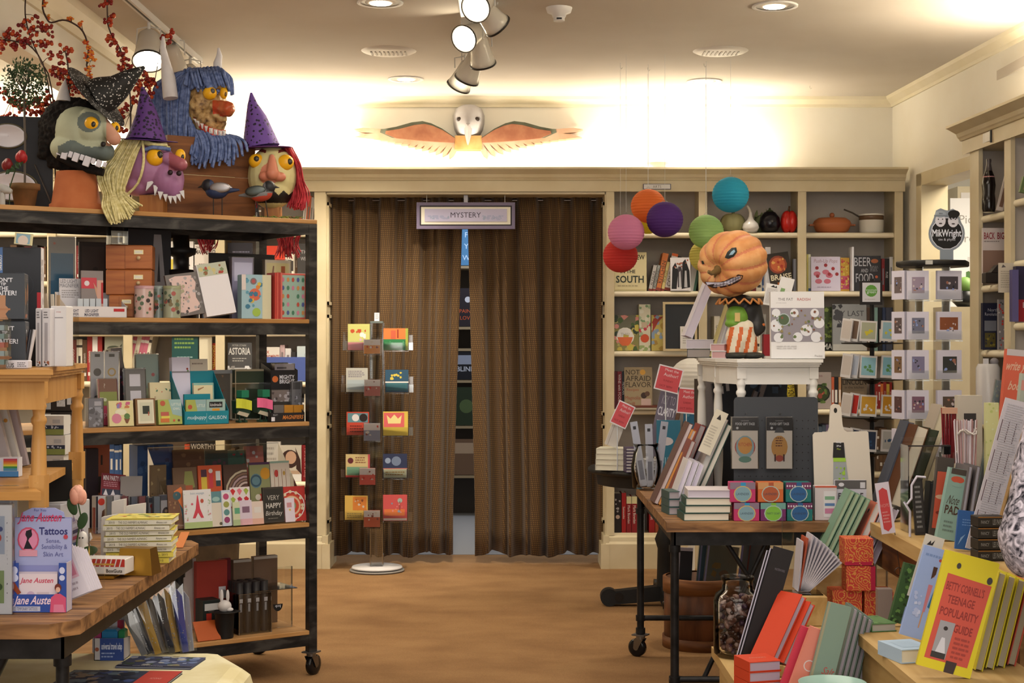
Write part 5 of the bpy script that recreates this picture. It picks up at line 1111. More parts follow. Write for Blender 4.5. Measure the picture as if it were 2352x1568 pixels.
# ---- birds and greenery
def bird(label,px,py,v,flip,cb,ch,cw,cbelly,pitch=0):
 K_=PX(px,py,v);s=K_.s;f=-1 if flip else 1
 r=thing('bird_figurine',label,'bird ornament',M=T(K_.x,K_.y,K_.z)@S(f,1,1)@Ry(R(pitch)))
 blob('body',r,[((0,0,0),(26*s,17*s,17*s)),((-20*s,0,14*s),(15*s,13*s,15*s)),((20*s,0,2*s),(50*s,0,4*s),8*s,3*s)],.003,cb,3,lambda c,n:ch if c.x<-14*s and c.z>2*s else(cbelly if c.z<-6*s or(c.x<-16*s and c.z<-1*s)else None))
 b=B();b.tube([(-32*s,0,13*s),(-44*s,0,9*s)],[4*s,.5*s],'2a2420');b.build('beak',r)
 for a in(-1,1):b=B();b.ell((10*s,a*14*s,8*s),(24*s,4*s,12*s),cw);b.build('wing',r)
 h=K_.z-ZT-.001
 for a in(-8,12):
  b=B();q=R(pitch);b.tube([(a*s,0,-10*s),(a*s-(h)*sin(q)*0,0,-h/cos(q))],1.3*s,'1c1814',n=5);b.build('leg',r)
bird('black and blue painted bird figurine with a silver wing in front of the crate',498,440,.05,False,'24304c','1c1c20','a8a098:k','24304c')
bird('grey bird figurine with a red breast perched before the cream witch head',600,446,.03,True,'74706a','242424','5c6058:k','b0402c',8)
K_=PX(640,478,.06);b=B();rg=random.Random(9)
for i in range(70):
 x=rg.uniform(-50,44);a=rg.uniform(-1.2,1.2);l_=rg.uniform(12,26);z0=(K_.z-ZT)*-1+.002;y_=rg.uniform(-18,12)*K_.s
 b.tube([(x*K_.s,y_,z0),((x+l_*sin(a)*.6)*K_.s,y_,z0+5*K_.s*rg.uniform(.6,1.4)),((x+l_*sin(a))*K_.s,y_,z0+4*K_.s)],[1.1*K_.s,1*K_.s,.3*K_.s],rg.choice(('5c7030','8a9438','3c5428')),n=4)
o=b.build('artificial_grass',loc=(K_.x,K_.y,K_.z));tag(o,'clump of artificial green grass under the cream witch head','grass',kind='stuff')
# ---- topiary, roses, plate stand
K_=PX(57,440,.12);s=K_.s
r=thing('potted_topiary','little topiary tree in an old clay pot at the left end of the cart top','plant',(K_.x,K_.y,ZT+.001))
b=B();b.lathe([(.001,0),(22*s,0),(29*s,42*s),(34*s,43*s),(34*s,56*s),(30*s,56*s),(28*s,46*s),(.001,46*s)],'mossterra',n=26,cap=False);b.build('pot',r)
b=B();b.tube([(0,0,46*s),(1*s,0,150*s),(-2*s,0,280*s)],2.6*s,'4c4034',n=7);b.build('stem',r)
b=B();rg=random.Random(12)
for i in range(900):
 while True:
  p=Vector((rg.uniform(-1,1),rg.uniform(-1,1),rg.uniform(-1,1)))
  if.45<p.length<1:break
 c=Vector((p.x*52*s,p.y*46*s,285*s+p.z*58*s));Q=T(*c)@Matrix.Rotation(rg.uniform(0,6),4,Vector((rg.uniform(-1,1),rg.uniform(-1,1),rg.uniform(-1,1))).normalized())
 b.add([(0,0,0),(2.3*s,0,4*s),(0,.8*s,10*s),(-2.3*s,0,4*s)],[(0,1,2),(0,2,3)],'leaf',Q)
for i in range(26):
 a=rg.uniform(0,6.28);e_=rg.uniform(-.9,1.4);b.tube([(0,0,270*s),(30*s*cos(a)*cos(e_),28*s*sin(a)*cos(e_),285*s+40*s*sin(e_))],.8*s,'4c4034',n=4)
b.build('foliage',r)
K_=PX(40,368,.04);s=K_.s
r=thing('silk_roses','dark red silk roses with green leaves in front of the oval plates','flower',(K_.x,K_.y,K_.z))
for dx,dz_,rr_,m_ in((10,8,17,'a01c20'),(-22,-10,16,'741418')):
 b=B()
 for k_ in range(5):a=k_*1.3;b.ell((dx*s+5*s*cos(a)*(k_>0),5*s*sin(a),dz_*s+(3*s if k_==0 else-2*s*(k_%2))),(rr_*.62*s,rr_*.6*s,rr_*.75*s),m_,n=10,k=7)
 b.build('bloom',r)
b=B()
for k_ in range(8):
 a=k_*.8;Q=T((-4+14*cos(a))*s,-6*s,-16*s+8*s*sin(a))@Ry(a);b.add([(0,0,0),(5*s,-2*s,8*s),(0,0,17*s),(-5*s,-2*s,8*s)],[(0,1,2,3)],'2c4424',Q)
b.build('leaves',r)
b=B();b.tube([(0,0,-8*s),(-20*s,8*s,-60*s),(-22*s,10*s,-(K_.z-ZT)+.003)],1.5*s,'2c3c20',n=5);b.build('stem',r)
K_=PX(40,400,.33);s=K_.s;h=hz(CF,40,268,.33,ZT)
r=thing('plate_stand','black display panel with two white oval plates behind the topiary','display panel',M=T(K_.x,K_.y,ZT+.001)@Rz(CF.t*.3))
b=B();b.box(-110*s,78*s,0,.012,0,h,'15161c');b.build('panel',r)
for x,z,w_,hh in((-20,95+80,38,26),(-10,60,52,32)):
 b=B();Q=T(x*s,-.004,z*s)@Rx(pi/2);b.lathe([(.001,.004),(w_*.85*s,.006),(w_*s,.014),(w_*s,.0)],'d0c8c4:g',Q@S(1,hh/w_,1),n=36,cap=False)
 k_=b.build('plate',r);b=B();b.lathe([(w_*s*1.0,.0),(w_*s*1.04,.013),(w_*s*1.1,.012),(w_*s*1.12,0)],'5c543c:g',Q@S(1,hh/w_,1),n=36,cap=False);b.build('rim',k_)
b=B();b.tube([(40*s,-.02,110*s),(86*s,-.06,.005)],.003,'5c544c:m',n=6);b.build('easel_leg',r)
r=thing('bottle_wrap','crumpled newspaper cone at the far left end of the cart top','paper',(CF.pt(4,.08)[0],CF.pt(4,.08)[1],ZT+.001))
b=B();b.tube([(0,0,30*s),(-20*s,0,44*s),(10*s,0,36*s),(22*s,0,32*s)],[14*s,17*s,10*s,5*s],'a8a498',n=7);b.cyl(8*s,0,30*s,'a8a498',n=7);b.build('cone',r)
# ---- berry branches
def branch(label,pts,clusters,v=.42,seed=1,kind='berry',rad=1.8,base=None):
 K_=PX(pts[0][0],pts[0][1],v);s=K_.s;rg=random.Random(seed)
 r=thing('berry_branch',label,'branch',(K_.x,K_.y,K_.z))
 b=B();P=[Vector(K_(x,y,rg.uniform(-4,4)))for x,y in pts]
 if base:P.insert(0,Vector((*K_(base,400,0)[:2],ZT-K_.z+.003)))
 strands(b,P,P,1,rad*s,'3c2418',0,1,tipr=rad*.5*s)
 cl=B()
 for(x,y,n,rr_)in clusters:
  c=Vector(K_(x,y,0));q=min(P,key=lambda p:(p-c).length);b.tube([q,q.lerp(c,.5)+Vector((0,0,3*s)),c],[rad*.6*s,rad*.4*s,rad*.3*s],'3c2418',n=4)
  for i in range(n):
   p=c+Vector((rg.gauss(0,rr_*.5),rg.gauss(0,rr_*.3),rg.gauss(0,rr_*.5)))*s
   b.tube([c,p],.5*s,'4c2c1c',n=3,cap=False)
   if kind=='berry':cl.ell(p,rg.uniform(3.4,5)*s,rg.choice(('8c2418:g','a8341c:g','c04c20:g','7c1c1c:g')),n=10,k=7)
   else:
    for k_ in range(3):a=rg.uniform(0,6.3);cl.ell(p+Vector((3*s*cos(a),0,3*s*sin(a))),(3.4*s,2*s,2.4*s),rg.choice(('d8681c','e08c24','b8401c')),n=7,k=5)
 b.build('twig',r);cl.build('berries',r)
branch('tall berry branch curving up at the far left',[(119,206),(96,146),(80,109),(66,73),(58,33),(59,-10)],[(58,60,9,14),(78,66,14,16),(100,62,13,16),(112,75,8,12),(92,100,10,14),(84,40,5,10),(108,100,8,12),(116,130,6,12)],seed=1,base=150)
branch('berry branch spreading left from behind the topiary',[(110,190),(76,112),(43,97),(12,92),(-8,98)],[(8,92,14,16),(22,80,12,14),(38,84,12,14),(30,104,12,14),(52,98,9,12),(66,94,10,14),(6,112,6,10)],seed=2,base=150)
branch('twisting bittersweet vine with orange seed husks',[(150,210),(206,186),(199,150),(203,112),(190,72),(165,52),(143,46),(118,52),(108,44),(98,20),(100,-10)],[(205,128,5,10),(208,140,5,9),(200,108,4,8),(206,160,5,9),(206,174,5,9),(162,44,4,9),(186,52,3,6),(114,38,3,6),(104,6,3,7),(195,98,3,7),(214,118,3,7)],seed=3,kind='husk',rad=2.2,base=160)
branch('upright berry sprig beside the vine',[(160,215),(156,185),(156,150),(150,118)],[(146,120,6,14),(138,130,5,10),(156,122,4,10),(142,146,4,8),(165,116,3,6),(158,136,3,6)],seed=4,base=162)
branch('long hanging berry branch right of the vine',[(300,230),(285,150),(276,112),(259,86),(249,60),(247,40),(246,-8)],[(242,6,10,12),(258,36,7,11),(248,50,8,11),(255,88,10,13),(264,96,8,12),(276,116,6,10),(284,132,10,13),(290,150,12,14),(276,158,8,12),(300,158,5,10),(288,108,3,5)],seed=5,base=300)
branch('berry branch between the starry hat and the purple hat',[(300,260),(320,235),(330,205),(344,186)],[(330,176,8,12),(344,188,12,14),(322,192,12,14),(352,192,7,10),(316,210,8,12),(344,214,9,13),(306,226,8,12),(330,238,8,12),(290,244,8,12),(276,262,8,12),(272,290,7,12),(284,300,6,10)],seed=6,base=300)
branch('dense berry cluster behind the white ear',[(150,250),(155,215),(165,190),(176,170)],[(140,165,16,18),(160,175,18,20),(178,186,18,20),(190,200,16,20),(170,205,16,20),(200,185,8,14),(150,190,12,16),(128,172,8,14),(210,215,8,14),(120,160,6,10)],seed=7,base=170)
branch('low berry branch under the topiary foliage',[(120,270),(95,240),(62,232),(30,226),(2,212)],[(8,214,9,14),(24,226,12,14),(42,236,12,16),(60,244,14,16),(84,232,14,16),(100,240,18,20),(112,256,14,18),(92,258,10,14),(8,268,5,8),(30,270,7,9),(20,262,4,8),(76,262,3,6),(110,228,10,16)],seed=8,base=130)
branch('small berry sprig at the tip of the tall horn',[(352,230),(362,150),(372,92),(392,78)],[(372,86,4,8),(384,84,6,9),(392,78,5,8),(394,70,3,6),(388,96,4,7)],seed=9,rad=1.0,base=340,v=.46)
# ================================================================ GOODS ON THE CART
def tub(label,name,cat,fr,a,c,top,v,zs,d,m,ops=None,ntype='box',group=None,turn=0,side=None,bev=.002):
 mid=(a+c)/2;w=span(fr,a,c,v);h=hz(fr,mid,top,v,zs)
 x,y,_=fr.pt(mid,v);b=B();b.box(-w/2,w/2,0,d,0,h,m,bev=bev);b.art(ops,w,h,T(-w/2,0,0))
 if side:b.art(side,d,h,T(w/2,0,0)@Rz(pi/2))
 o=b.build(name);o.matrix_world=T(x,y,zs+.0007)@Rz(fr.t+R(turn));tag(o,label,cat,group);return o
def yf(Y):return Fr(0,Y,0)
def tray(label,a,c,top,v,zs,d,m,ops,fr=CF,back=None,turn=0):
 mid=(a+c)/2;w=span(fr,a,c,v);h=hz(fr,mid,top,v,zs);x,y,_=fr.pt(mid,v)
 r=thing('display_tray',label,'display box',M=T(x,y,zs+.0007)@Rz(fr.t+R(turn)))
 b=B();b.box(-w/2,w/2,0,.002,0,h,m);b.art(ops,w,h,T(-w/2,0,0));b.box(-w/2,w/2,0,d,0,.002,m);b.build('front_panel',r)
 H_=back or h*1.6
 for s in(-1,1):
  b=B();b.add([(s*w/2,0,0),(s*w/2,d,0),(s*w/2,d,H_),(s*w/2,0,h),(s*(w/2-.002),0,0),(s*(w/2-.002),d,0),(s*(w/2-.002),d,H_),(s*(w/2-.002),0,h)],[(0,1,2,3),(4,7,6,5),(3,2,6,7),(0,3,7,4)],m);b.build('side_panel',r)
 b=B();b.box(-w/2,w/2,d-.002,d,0,H_,m);b.build('back_panel',r)
 return r
z=SZ[1];P=dict(lean=6)
fc=lambda l,a,c,t,v,zz,th,col_,ops=None,**k:face(card,CF,l,a,c,t,v,zz,th,col_,ops,**k)
fc('teal blue pouch in a clear acrylic frame on the upper shelf',112,172,545,.30,z,.012,'8c8478',[('r',.06,.05,.92,.8,'14607c'),('d',.2,.92,.05,'b04c34')],cat='pouch',name='pouch',wrap=True)
tub('black framed panel behind the magnifier boxes','picture','picture',CF,182,246,556,.34,z,.012,'2c2420',[('r',.1,.08,.9,.94,'3c302a'),('n',4,6,'4c3c30 2a2420',(.2,.2,.8,.8),.1)])
tray('white open display tray lettered LED LIGHT MAGNIFIER',152,292,704,.04,z,.14,'ded6cc',[('t',.1,.6,.25,'LED LIGHT','4c4c58',.22,1),('t',.1,.28,.25,'MAGNIFIER','4c4c58',.22,1),('t',.42,.6,.28,'LED LIGHT','4c4c58',.22,1),('t',.42,.25,.28,'MAGNIFIER','4c4c58',.24,1),('r',.78,.55,.96,.82,'b8282c')],back=.10)
fc('white back card lettered LED LIGHT MAGNIFIER',136,190,640,.17,z,.004,'e0d8d0',[('t',.4,.93,.1,'LED LIGHT','6c6c70',.7),('t',.42,.82,.1,'MAGNIFIER','6c6c70',.8),('l',.1,.5,.85,.72,4,'a09890')],cat='sign',name='header_card')
fc('pink packaged magnifier held by a hand picture',186,236,622,.12,z,.01,'8c8078',[('r',.0,.62,.7,.85,'c8444c'),('d',.25,.73,.12,'e0d4cc'),('p',[(.55,.75),(.95,.45),(.98,.3),(.7,.45)],'c89878'),('r',.72,.1,1,.8,'d0a088'),('r',.9,.3,1,.75,'b03030')],cat='package',name='package')
for i in range(5):fc('clear plastic magnifier in the white tray, %s from the left'%ORD[i],178+i*14,190+i*14,686,.07+.012*i,z+.003,.006,'c8ccc8:g',None,cat='magnifier',name='magnifier',group='magnifiers in the tray')
def drawers(label,a,c,top,zs,v):
 mid=(a+c)/2;w=span(CF,a,c,v);h=hz(CF,mid,top,v,zs);x,y,_=CF.pt(mid,v)
 r=thing('drawer_box',label,'box',M=T(x,y,zs+.001)@Rz(R(8)))
 b=B();b.box(-w/2,w/2,0,.12,0,h,'cedar',bev=.003);b.build('body',r)
 f=B();x0=-w*.08;f.box(x0,w/2-.003,-.004,0,.004,h-.004,'cedar',bev=.001);f=f.build('drawer_front',r)
 b=B();b.box((x0+w/2)/2-.018,(x0+w/2)/2+.018,-.0065,-.004,h*.62,h*.8,'a08c5c:m');b.box((x0+w/2)/2-.015,(x0+w/2)/2+.015,-.007,-.0065,h*.65,h*.77,'e4dcc0');b.build('label_holder',f)
 b=B();b.ell(((x0+w/2)/2,-.009,h*.47),.008,'c8a878:g');b.build('knob',f)
 return h
zz=z
for l,a,c,tp in(('lowest small wooden drawer box of the stack',252,306,678),('middle small wooden drawer box of the stack',246,346,620),('topmost small wooden drawer box of the stack',246,347,563)):
 zz+=drawers(l,a,c,tp,zz,.1)+.0015
r=thing('acrylic_box','small clear acrylic box on top of the wooden drawers','container',M=T(CF.pt(269,.12)[0],CF.pt(269,.12)[1],zz)@Rz(CF.t));b=B();
for q_ in((-.034,.034,-.03,-.028),(-.034,.034,.028,.03),(-.034,-.032,-.028,.028),(.032,.034,-.028,.028)):b.box(*q_,0,.075,'acryl')
b.box(-.034,.034,-.03,.03,0,.002,'acryledge');b.build('walls',r)
fc('black board with a large pale letter A behind the drawers',288,392,528,.40,z,.012,'2c2c30',[('o',.1,.72,.12,.1,'a8a8a4'),('t',.12,.72,.1,'Cd','b8b8b4',.2),('p',[(.52,.1),(.62,.95),(.78,.95),(.92,.1),(.82,.1),(.77,.35),(.68,.35),(.63,.1)],'9c9894'),('p',[(.69,.42),(.76,.42),(.73,.75)],'2c2c30')],cat='sign',name='display_board')
def tin(label,a,c,top,v,m,lid,ops_seed):
 w=span(CF,a,c,v);h=hz(CF,(a+c)/2,top,v,z);x,y,_=CF.pt((a+c)/2,v)
 r=thing('tin',label,'tin',(x,y,z+.001));b=B();b.lathe([(w/2,0),(w/2,h*.93)],m,n=30);
 rg=random.Random(ops_seed)
 for i in range(16):
  a_=rg.uniform(-2.6,-.5);zz_=rg.uniform(.15,.8)*h;q=Rz(a_+pi/2);b.art([('d',0,0,1,rg.choice(('3c3430','7c6c48','a8584c','5c6c50')))],rg.uniform(.003,.009),1,T((w/2+.0004)*cos(a_),(w/2+.0004)*sin(a_),zz_)@q,False)
 b.build('body',r);b=B();b.lathe([(w/2+.001,h*.9),(w/2+.001,h),(.001,h)],lid,n=30,cap=False);b.build('lid',r)
tin('pink tea tin with a flower vase picture',310,352,657,.02,'c8a898:g','b88c88:g',1);tin('grey green tin between the pink tin and the hexagonal tin',352,376,657,.06,'7c8478:g','8c9488:g',2);tin('green tin with blossom branches beside the pink framed notebook',376,414,657,.02,'a0a080:g','94946c:g',3)
r=thing('bottle_stand','black bottle shaped display stand behind the tins','stand',M=T(*CF.pt(416,.42)[:2],z+.001));s=CF.pt(416,.42)[1]/F
h=hz(CF,416,541,.42,z);b=B();b.lathe([(36*s,0),(36*s,h-96*s),(37*s,h-80*s),(18*s,h-78*s),(18*s,h-50*s),(32*s,h-44*s),(35*s,h-30*s),(19*s,h-28*s),(18.5*s,h),(.001,h)],'blackp',n=28,cap=False);b.build('body',r)
fc('notebook with a pink scalloped panel framed in grey pattern',396,470,634,.05,z,.014,'6c645c',[('n',71,60,'8c847c 4c4440 a8a098',(0,0,1,1),.05),('p',[(.2,.1),(.5,.06),(.85,.1),(.9,.25),(.82,.4),(.84,.6),(.9,.75),(.8,.93),(.3,.95),(.1,.9),(.15,.7),(.1,.55),(.17,.4),(.12,.25)],'d8b8a8'),('n',72,12,'b89888 a8a07c',(.35,.3,.65,.75),.06)],lean=10,tilt=-8,cat='notebook',name='notebook')
def pad(label,a,c,top,v,zs,t,col_,ops,lean=14,tilt=0,cat='notepad',turn=0,fr=CF,side='b8b4b0',**k):
 r=face(book,fr,label,a,c,top,v,zs,t,col_,ops,lean=lean,tilt=tilt,cat=cat,name='notepad',pages=side,hard=False,turn=turn,**k);return r
pad('tall white notepad with an orchard scene, leaning on a black stand',472,540,612,.05,z,.035,'e4dcd4',[('r',.02,.76,1,1,'b8b89c'),('n',73,16,'8c5c34 c8b878 a83c2c 7c8c5c',(.05,.78,.95,.97),.07)],tilt=-9,lean=10)
fc('clear wrapped note set in lilac paper behind the floral card box',530,578,592,.2,z,.03,'a8a0b0',[('r',.1,.62,.95,.92,'dcd4dc'),('d',.75,.68,.04,'5c4c4c')],wrap=True,cat='note cards',name='note_card_set')
tub('black display board behind the note cards','display_board','board',CF,482,632,583,.3,z,.01,'1a1a1c')
tub('box of notecards with a daisy and bird pattern','card_box','card box',CF,556,622,631,.04,z,.05,'9cb8b8',[('r',.7,.0,1,1,'d0c8a0'),('d',.45,.55,.2,'d06848'),('d',.45,.55,.07,'c84c60'),('d',.4,.85,.11,'7c6c68'),('d',.4,.85,.06,'b0504c'),('d',.55,.72,.07,'d88030'),('d',.5,.15,.14,'9cb848'),('n',74,14,'3c7488 5c94a0 d0b040',(.05,.05,.7,.95),.08),('r',.0,.65,.14,1,'d8c8b8')],turn=-4)
tub('red edged notebook set with small colourful animals in a grid','card_box','card box',CF,640,703,628,.05,z,.05,'c85848',[('r',.05,.04,.95,.96,'9cb49c')]+[('e' if 0 else 'd',.16+.18*i,.14+.18*j,.05,('b8503c','4c7c5c','c88c50','505c8c','c87c8c')[(i*3+j)%5],1.5)for i in range(5)for j in range(5)if not(i in(2,)and j in(1,2))])
for i in range(4):fc('thin red notebook spine beside the animal notebook set, %s from left'%ORD[i],622+i*4.4,626+i*4.4,627,.06,z,.08,('b83c30','c05040','a8342c','c86454')[i],None,cat='notebook',name='notebook',group='red notebooks')
fc('packet of cards with map icons behind the daisy card box',606,664,598,.16,z,.03,'c8b898',[('r',.05,.5,.95,.95,'d0c084'),('p',[(.2,.6),(.3,.9),(.35,.9),(.3,.6)],'7c4c34'),('t',.5,.75,.14,'x','b04c34',.1,1),('r',.62,.55,.78,.9,'a85c34')],wrap=True,cat='note cards',name='note_card_set')
fc('black and white lettered box at the right end of the upper shelf',636,662,606,.34,z,.05,'2c2c2c',[('t',.5,.7,.15,'JAM','c8c4bc',.9,1),('r',0,.3,1,.5,'8c8c88')],cat='box',name='box')
b=B();b.tube([(0,0,0),(.02,0,.03),(.05,-.01,.05),(.02,.02,.06)],[.012,.02,.012,.005],'b85c4c',n=7);o=b.build('ribbon_bow',loc=(*CF.pt(462,.3)[:2],z+.10));tag(o,'red ribbon bow perched behind the notepad','bow')
b=B();b.cyl(.006,0,.1,'3c2c28',n=6);o=b.build('bow_stick',loc=(*CF.pt(462,.3)[:2],z));tag(o,'thin dark stick holding the red ribbon bow','stick')
z=SZ[2]
fc('packet with two dark round stickers hanging on the middle shelf',208,238,808,.22,z,.006,'c8c4bc',[('d',.5,.72,.3,'4c4844'),('d',.5,.35,.3,'5c5450'),('r',.3,.93,.7,.97,'2c2c2c')],wrap=True,cat='sticker pack',name='sticker_pack')
fc('packet with two golden ring stickers hanging on the middle shelf',240,272,808,.22,z,.006,'c8c4bc',[('o',.5,.72,.3,.2,'c8a050'),('o',.5,.35,.3,.2,'c8b47c'),('r',.3,.93,.7,.97,'2c2c2c')],wrap=True,cat='sticker pack',name='sticker_pack')
fc('gift tag pack in brown, green and pink stripes',230,270,872,.12,z,.02,'c84464',[('r',0,.72,1,1,'7c4c34'),('r',0,.42,1,.72,'8c9438'),('t',.3,.85,.1,'?','d8c8b0',.2),('d',.3,.55,.1,'d8d4b0'),('t',.5,.2,.12,'p m','e0a8b0',.6)],wrap=True,cat='gift tags',name='gift_tag_pack',lean=8)
fc('grey clear pack with three blank white windows',290,335,848,.16,z,.02,'6c6864',[('r',.2,.68,.75,.9,'dcd4d0'),('r',.22,.38,.77,.6,'dcd4d0'),('r',.24,.08,.8,.3,'dcd4d0')],lean=6,wrap=True,cat='card pack',name='card_pack')
fc('pale green clear pack with a red dot',316,366,815,.24,z,.02,'94a898',[('d',.75,.7,.08,'b03c44'),('r',.1,.2,.9,.5,'b0b890'),('p',[(.7,.45),(.85,.5),(.8,.3)],'242420')],lean=6,wrap=True,cat='card pack',name='card_pack')
fc('dark purple patterned packet at the back of the middle shelf',270,292,800,.28,z,.03,'3c2430',[('n',75,20,'a83848 d8c8b0 7c5c8c',(.0,.3,1,1),.14)],wrap=True,cat='packet',name='packet',tilt=-6)
fc('shiny black and white packet leaning at the back of the middle shelf',276,306,802,.34,z,.03,'8c8480',[('n',76,26,'e0dcd8 3c3430 c8b8b0',(.0,.3,1,1),.16)],wrap=True,cat='packet',name='packet',tilt=-12)
fc('silver grey wrapped gift bags at the left of the middle shelf',200,232,915,.06,z,.04,'9c9898',[('n',77,24,'c8c4c4 7c7878',(.0,.0,1,.7),.18),('r',.4,.75,.9,.9,'dcd4d0')],wrap=True,cat='gift bags',name='gift_bag_pack')
fc('yellow floral card with a flowerpot',250,306,922,.03,z,.02,'dccf94',[('n',78,10,'c8607c c87c50 8c7cac',(.05,.7,.9,.95),.09),('d',.48,.55,.24,'e4dcb8',.5),('d',.3,.3,.2,'d08090'),('p',[(.68,.1),(.75,.1),(.85,.3),(.6,.3)],'7c4c34'),('d',.73,.38,.12,'5c7c44')],lean=8,cat='card')
fc('cream card with a blackboard and a girl in a brown frame',311,356,917,.03,z,.025,'7c5834',[('r',.1,.06,.92,.95,'dcd4b4'),('r',.2,.15,.84,.85,'ccc8a8'),('r',.35,.42,.7,.72,'2c342c'),('r',.62,.35,.67,.5,'b05844')],lean=8,cat='card')
for i,(a,l)in enumerate(((362,'green owl notecard front in the middle of the third shelf'),)):
 fc(l,a,a+54,920,.03,z,.03,'a8b058',[('p',[(.45,1),(1,1),(1,.3),(.6,.4)],'94b0a8'),('t',.78,.8,.1,'LITTLE','e0e0c8',.4),('t',.78,.62,.1,'OWL','e0e0c8',.3),('d',.2,.85,.11,'b8583c'),('r',.08,.08,.45,.24,'c87038'),('r',.12,.24,.48,.34,'d8c850'),('r',.1,.34,.44,.5,'b85c4c'),('d',.65,.15,.05,'c8583c'),('d',.85,.15,.05,'5c3c2c')],lean=8,cat='card')
fc('cream card with bunting behind the owl card',346,394,880,.14,z,.02,'dccc9c',[('d',.6,.35,.3,'7ca894'),('n',79,7,'c85c48 5c7c5c',(.2,.75,1,.85),.06),('t',.25,.6,.12,'yes','8c5c44',.3,0,90)],lean=8,cat='card')
pad('tall white list pad with tiny icons',396,437,822,.16,z,.03,'dcd4dc',[('r',0,.76,1,.785,'8c8488'),('d',.85,.82,.06,'9c3c34'),('d',.88,.79,.05,'5c7c44'),('n',80,5,'8c8c94 c8583c',(.1,.05,.2,.65),.04)],lean=5)
pad('beige list pad right of the white list pad',438,478,826,.18,z,.03,'cdc0a8',[('l',.1,.9,.9,.95,1,'8c7c6c'),('t',.5,.6,.05,'TO DO LIST','8c8070',.8),('r',0,.66,1,.67,'7c6450'),('d',.85,.72,.05,'b8583c')],lean=5)
fc('mint edged card with orange calligraphy',446,492,880,.1,z+.0,.015,'dfd0a0',[('r',0,.94,1,1,'8cb4a0'),('r',.94,.0,1,1,'7ca494'),('d',.55,.55,.3,'d8903c',.25),('d',.2,.6,.06,'b83c2c'),('p',[(.2,.8),(.5,.88),(.5,.9),(.2,.85)],'9c6c44')],lean=5,cat='card')
tray('turquoise display tray lettered mudpuppy and GALISON',424,526,944,.01,z,.16,'18828c',[('t',.28,.5,.3,'mudpuppy','dce8e4',.42,0,0,.25),('r',.495,.15,.5,.85,'a8d0d0'),('t',.74,.5,.28,'GALISON','dce8e4',.4,0)],back=.21)
fc('green owl card in the turquoise tray',426,472,918,.02,z+.003,.012,'a8b058',[('p',[(.45,1),(1,1),(1,.3),(.6,.4)],'94b0a8'),('d',.2,.7,.11,'b8583c'),('t',.75,.75,.12,'LITTLE','e0e0c8',.4)],cat='card')
fc('grey green card with a black label in the turquoise tray',473,516,917,.02,z+.003,.012,'9cb4a4',[('r',.15,.66,.85,.9,'1c1c1c'),('t',.5,.78,.14,'kindmade','e0dcd0',.6),('r',.3,.5,.7,.62,'d8942c'),('r',.25,.4,.8,.44,'3c3c3c')],cat='card')
fc('turquoise divider with rounded top in the tray',422,482,905,.06,z+.003,.01,'18828c',None,cat='divider',name='divider')
r=thing('notebook_rack','acrylic rack with two dark green boxed notebooks','rack',M=T(*CF.pt(574,.22)[:2],z+.001)@Rz(CF.t));w=span(CF,535,616,.22);h=hz(CF,574,846,.22,z)
b=B();b.box(-w/2,w/2,.0,.004,0,h*.72,'acryl');b.box(-w/2,w/2,0,.12,0,.004,'acryledge');b.box(-w/2,w/2,-.001,.0,h*.7,h*.72,'acryledge');b.build('tray',r)
tub('dark green boxed notebook in the acrylic rack','notebook','notebook',CF,540,616,848,.23,z+.006,.05,'34402c',[('r',0,.96,1,1,'a89878'),('r',.0,0,.03,1,'a89878')])
tub('grey boxed notebook with a dark red floral cover','notebook','notebook',CF,482,534,850,.26,z,.05,'5c5448',[('n',81,14,'7c3428 8c6c50',(.1,.5,.6,.9),.1),('r',.9,0,1,1,'b8a88c'),('r',0,.93,1,1,'8c8c88')])
def clipb(label,px,note,tx_):
 x,y,_=CF.pt(px,.05);r=thing('note_clip',label,'clip',M=T(x,y,z+.001)@Rz(CF.t+.2));s=y/F
 b=B();
 for a in(-1,1):b.box(a*8*s-3*s,a*8*s+3*s,-6*s,10*s,0,5*s,'1c3c2c');b.tube([(a*8*s,0,4*s),(a*6*s,0,18*s)],2*s,'1c3c2c')
 b.build('feet',r);b=B();b.prism([(-20*s,22*s),(14*s,14*s),(18*s,22*s),(6*s,60*s),(-22*s,50*s)],-8*s,10*s,'1e3a2a');b.build('body',r)
 b=B();b.prism([(-20*s,20*s),(8*s,12*s),(14*s,20*s),(-14*s,27*s)],-9*s,-8*s,'b8ac90');b.build('jaw',r)
 b=B();b.box(-8*s,12*s,-10*s,10*s,57*s,74*s,'1c7450',bev=.001);b.build('clip_head',r)
 b=B();n=6;vs=[((-24+44*i/n)*s,-11*s-(2*s)*sin(i),(56-(7*(i/n)**2 if 1 else 0)+(0 if j else-22))*s)for j in(1,0)for i in range(n+1)];b.add(vs,[(i,i+1,n+2+i,n+1+i)for i in range(n)],note)
 lab(b.build('sticky_note',r),tx_)
clipb('dark green note holder with a yellow sticky note',556,'cfd03c','yellow sticky note');clipb('dark green note holder with a pink sticky note',604,'e8688c','pink sticky note')
tray('black display box lettered MIGHTY BRIGHT',622,684,850,.16,z,.1,'1c1a1c',[('t',.6,.86,.08,'MIGHTY','e0dcd8',.55,1),('t',.6,.77,.08,'BRIGHT','e0dcd8',.55,1),('d',.16,.82,.11,'d06c30')],back=.24)
fc('clear packaged booklight hanging in front of the black box, left',622,676,896,.1,z+.05,.02,'8c7c74:g',[('n',82,18,'c8bcb8 4c3c3c',(.0,.1,1,.9),.1)],wrap=True,cat='booklight',name='booklight')
fc('clear packaged booklight at the right end of the middle shelf',668,690,876,.08,z,.02,'8c8884:g',[('r',.1,.8,.9,.98,'5c5854'),('n',83,12,'c8c4c4 6c6464',(.0,.1,1,.7),.12)],wrap=True,cat='booklight',name='booklight')
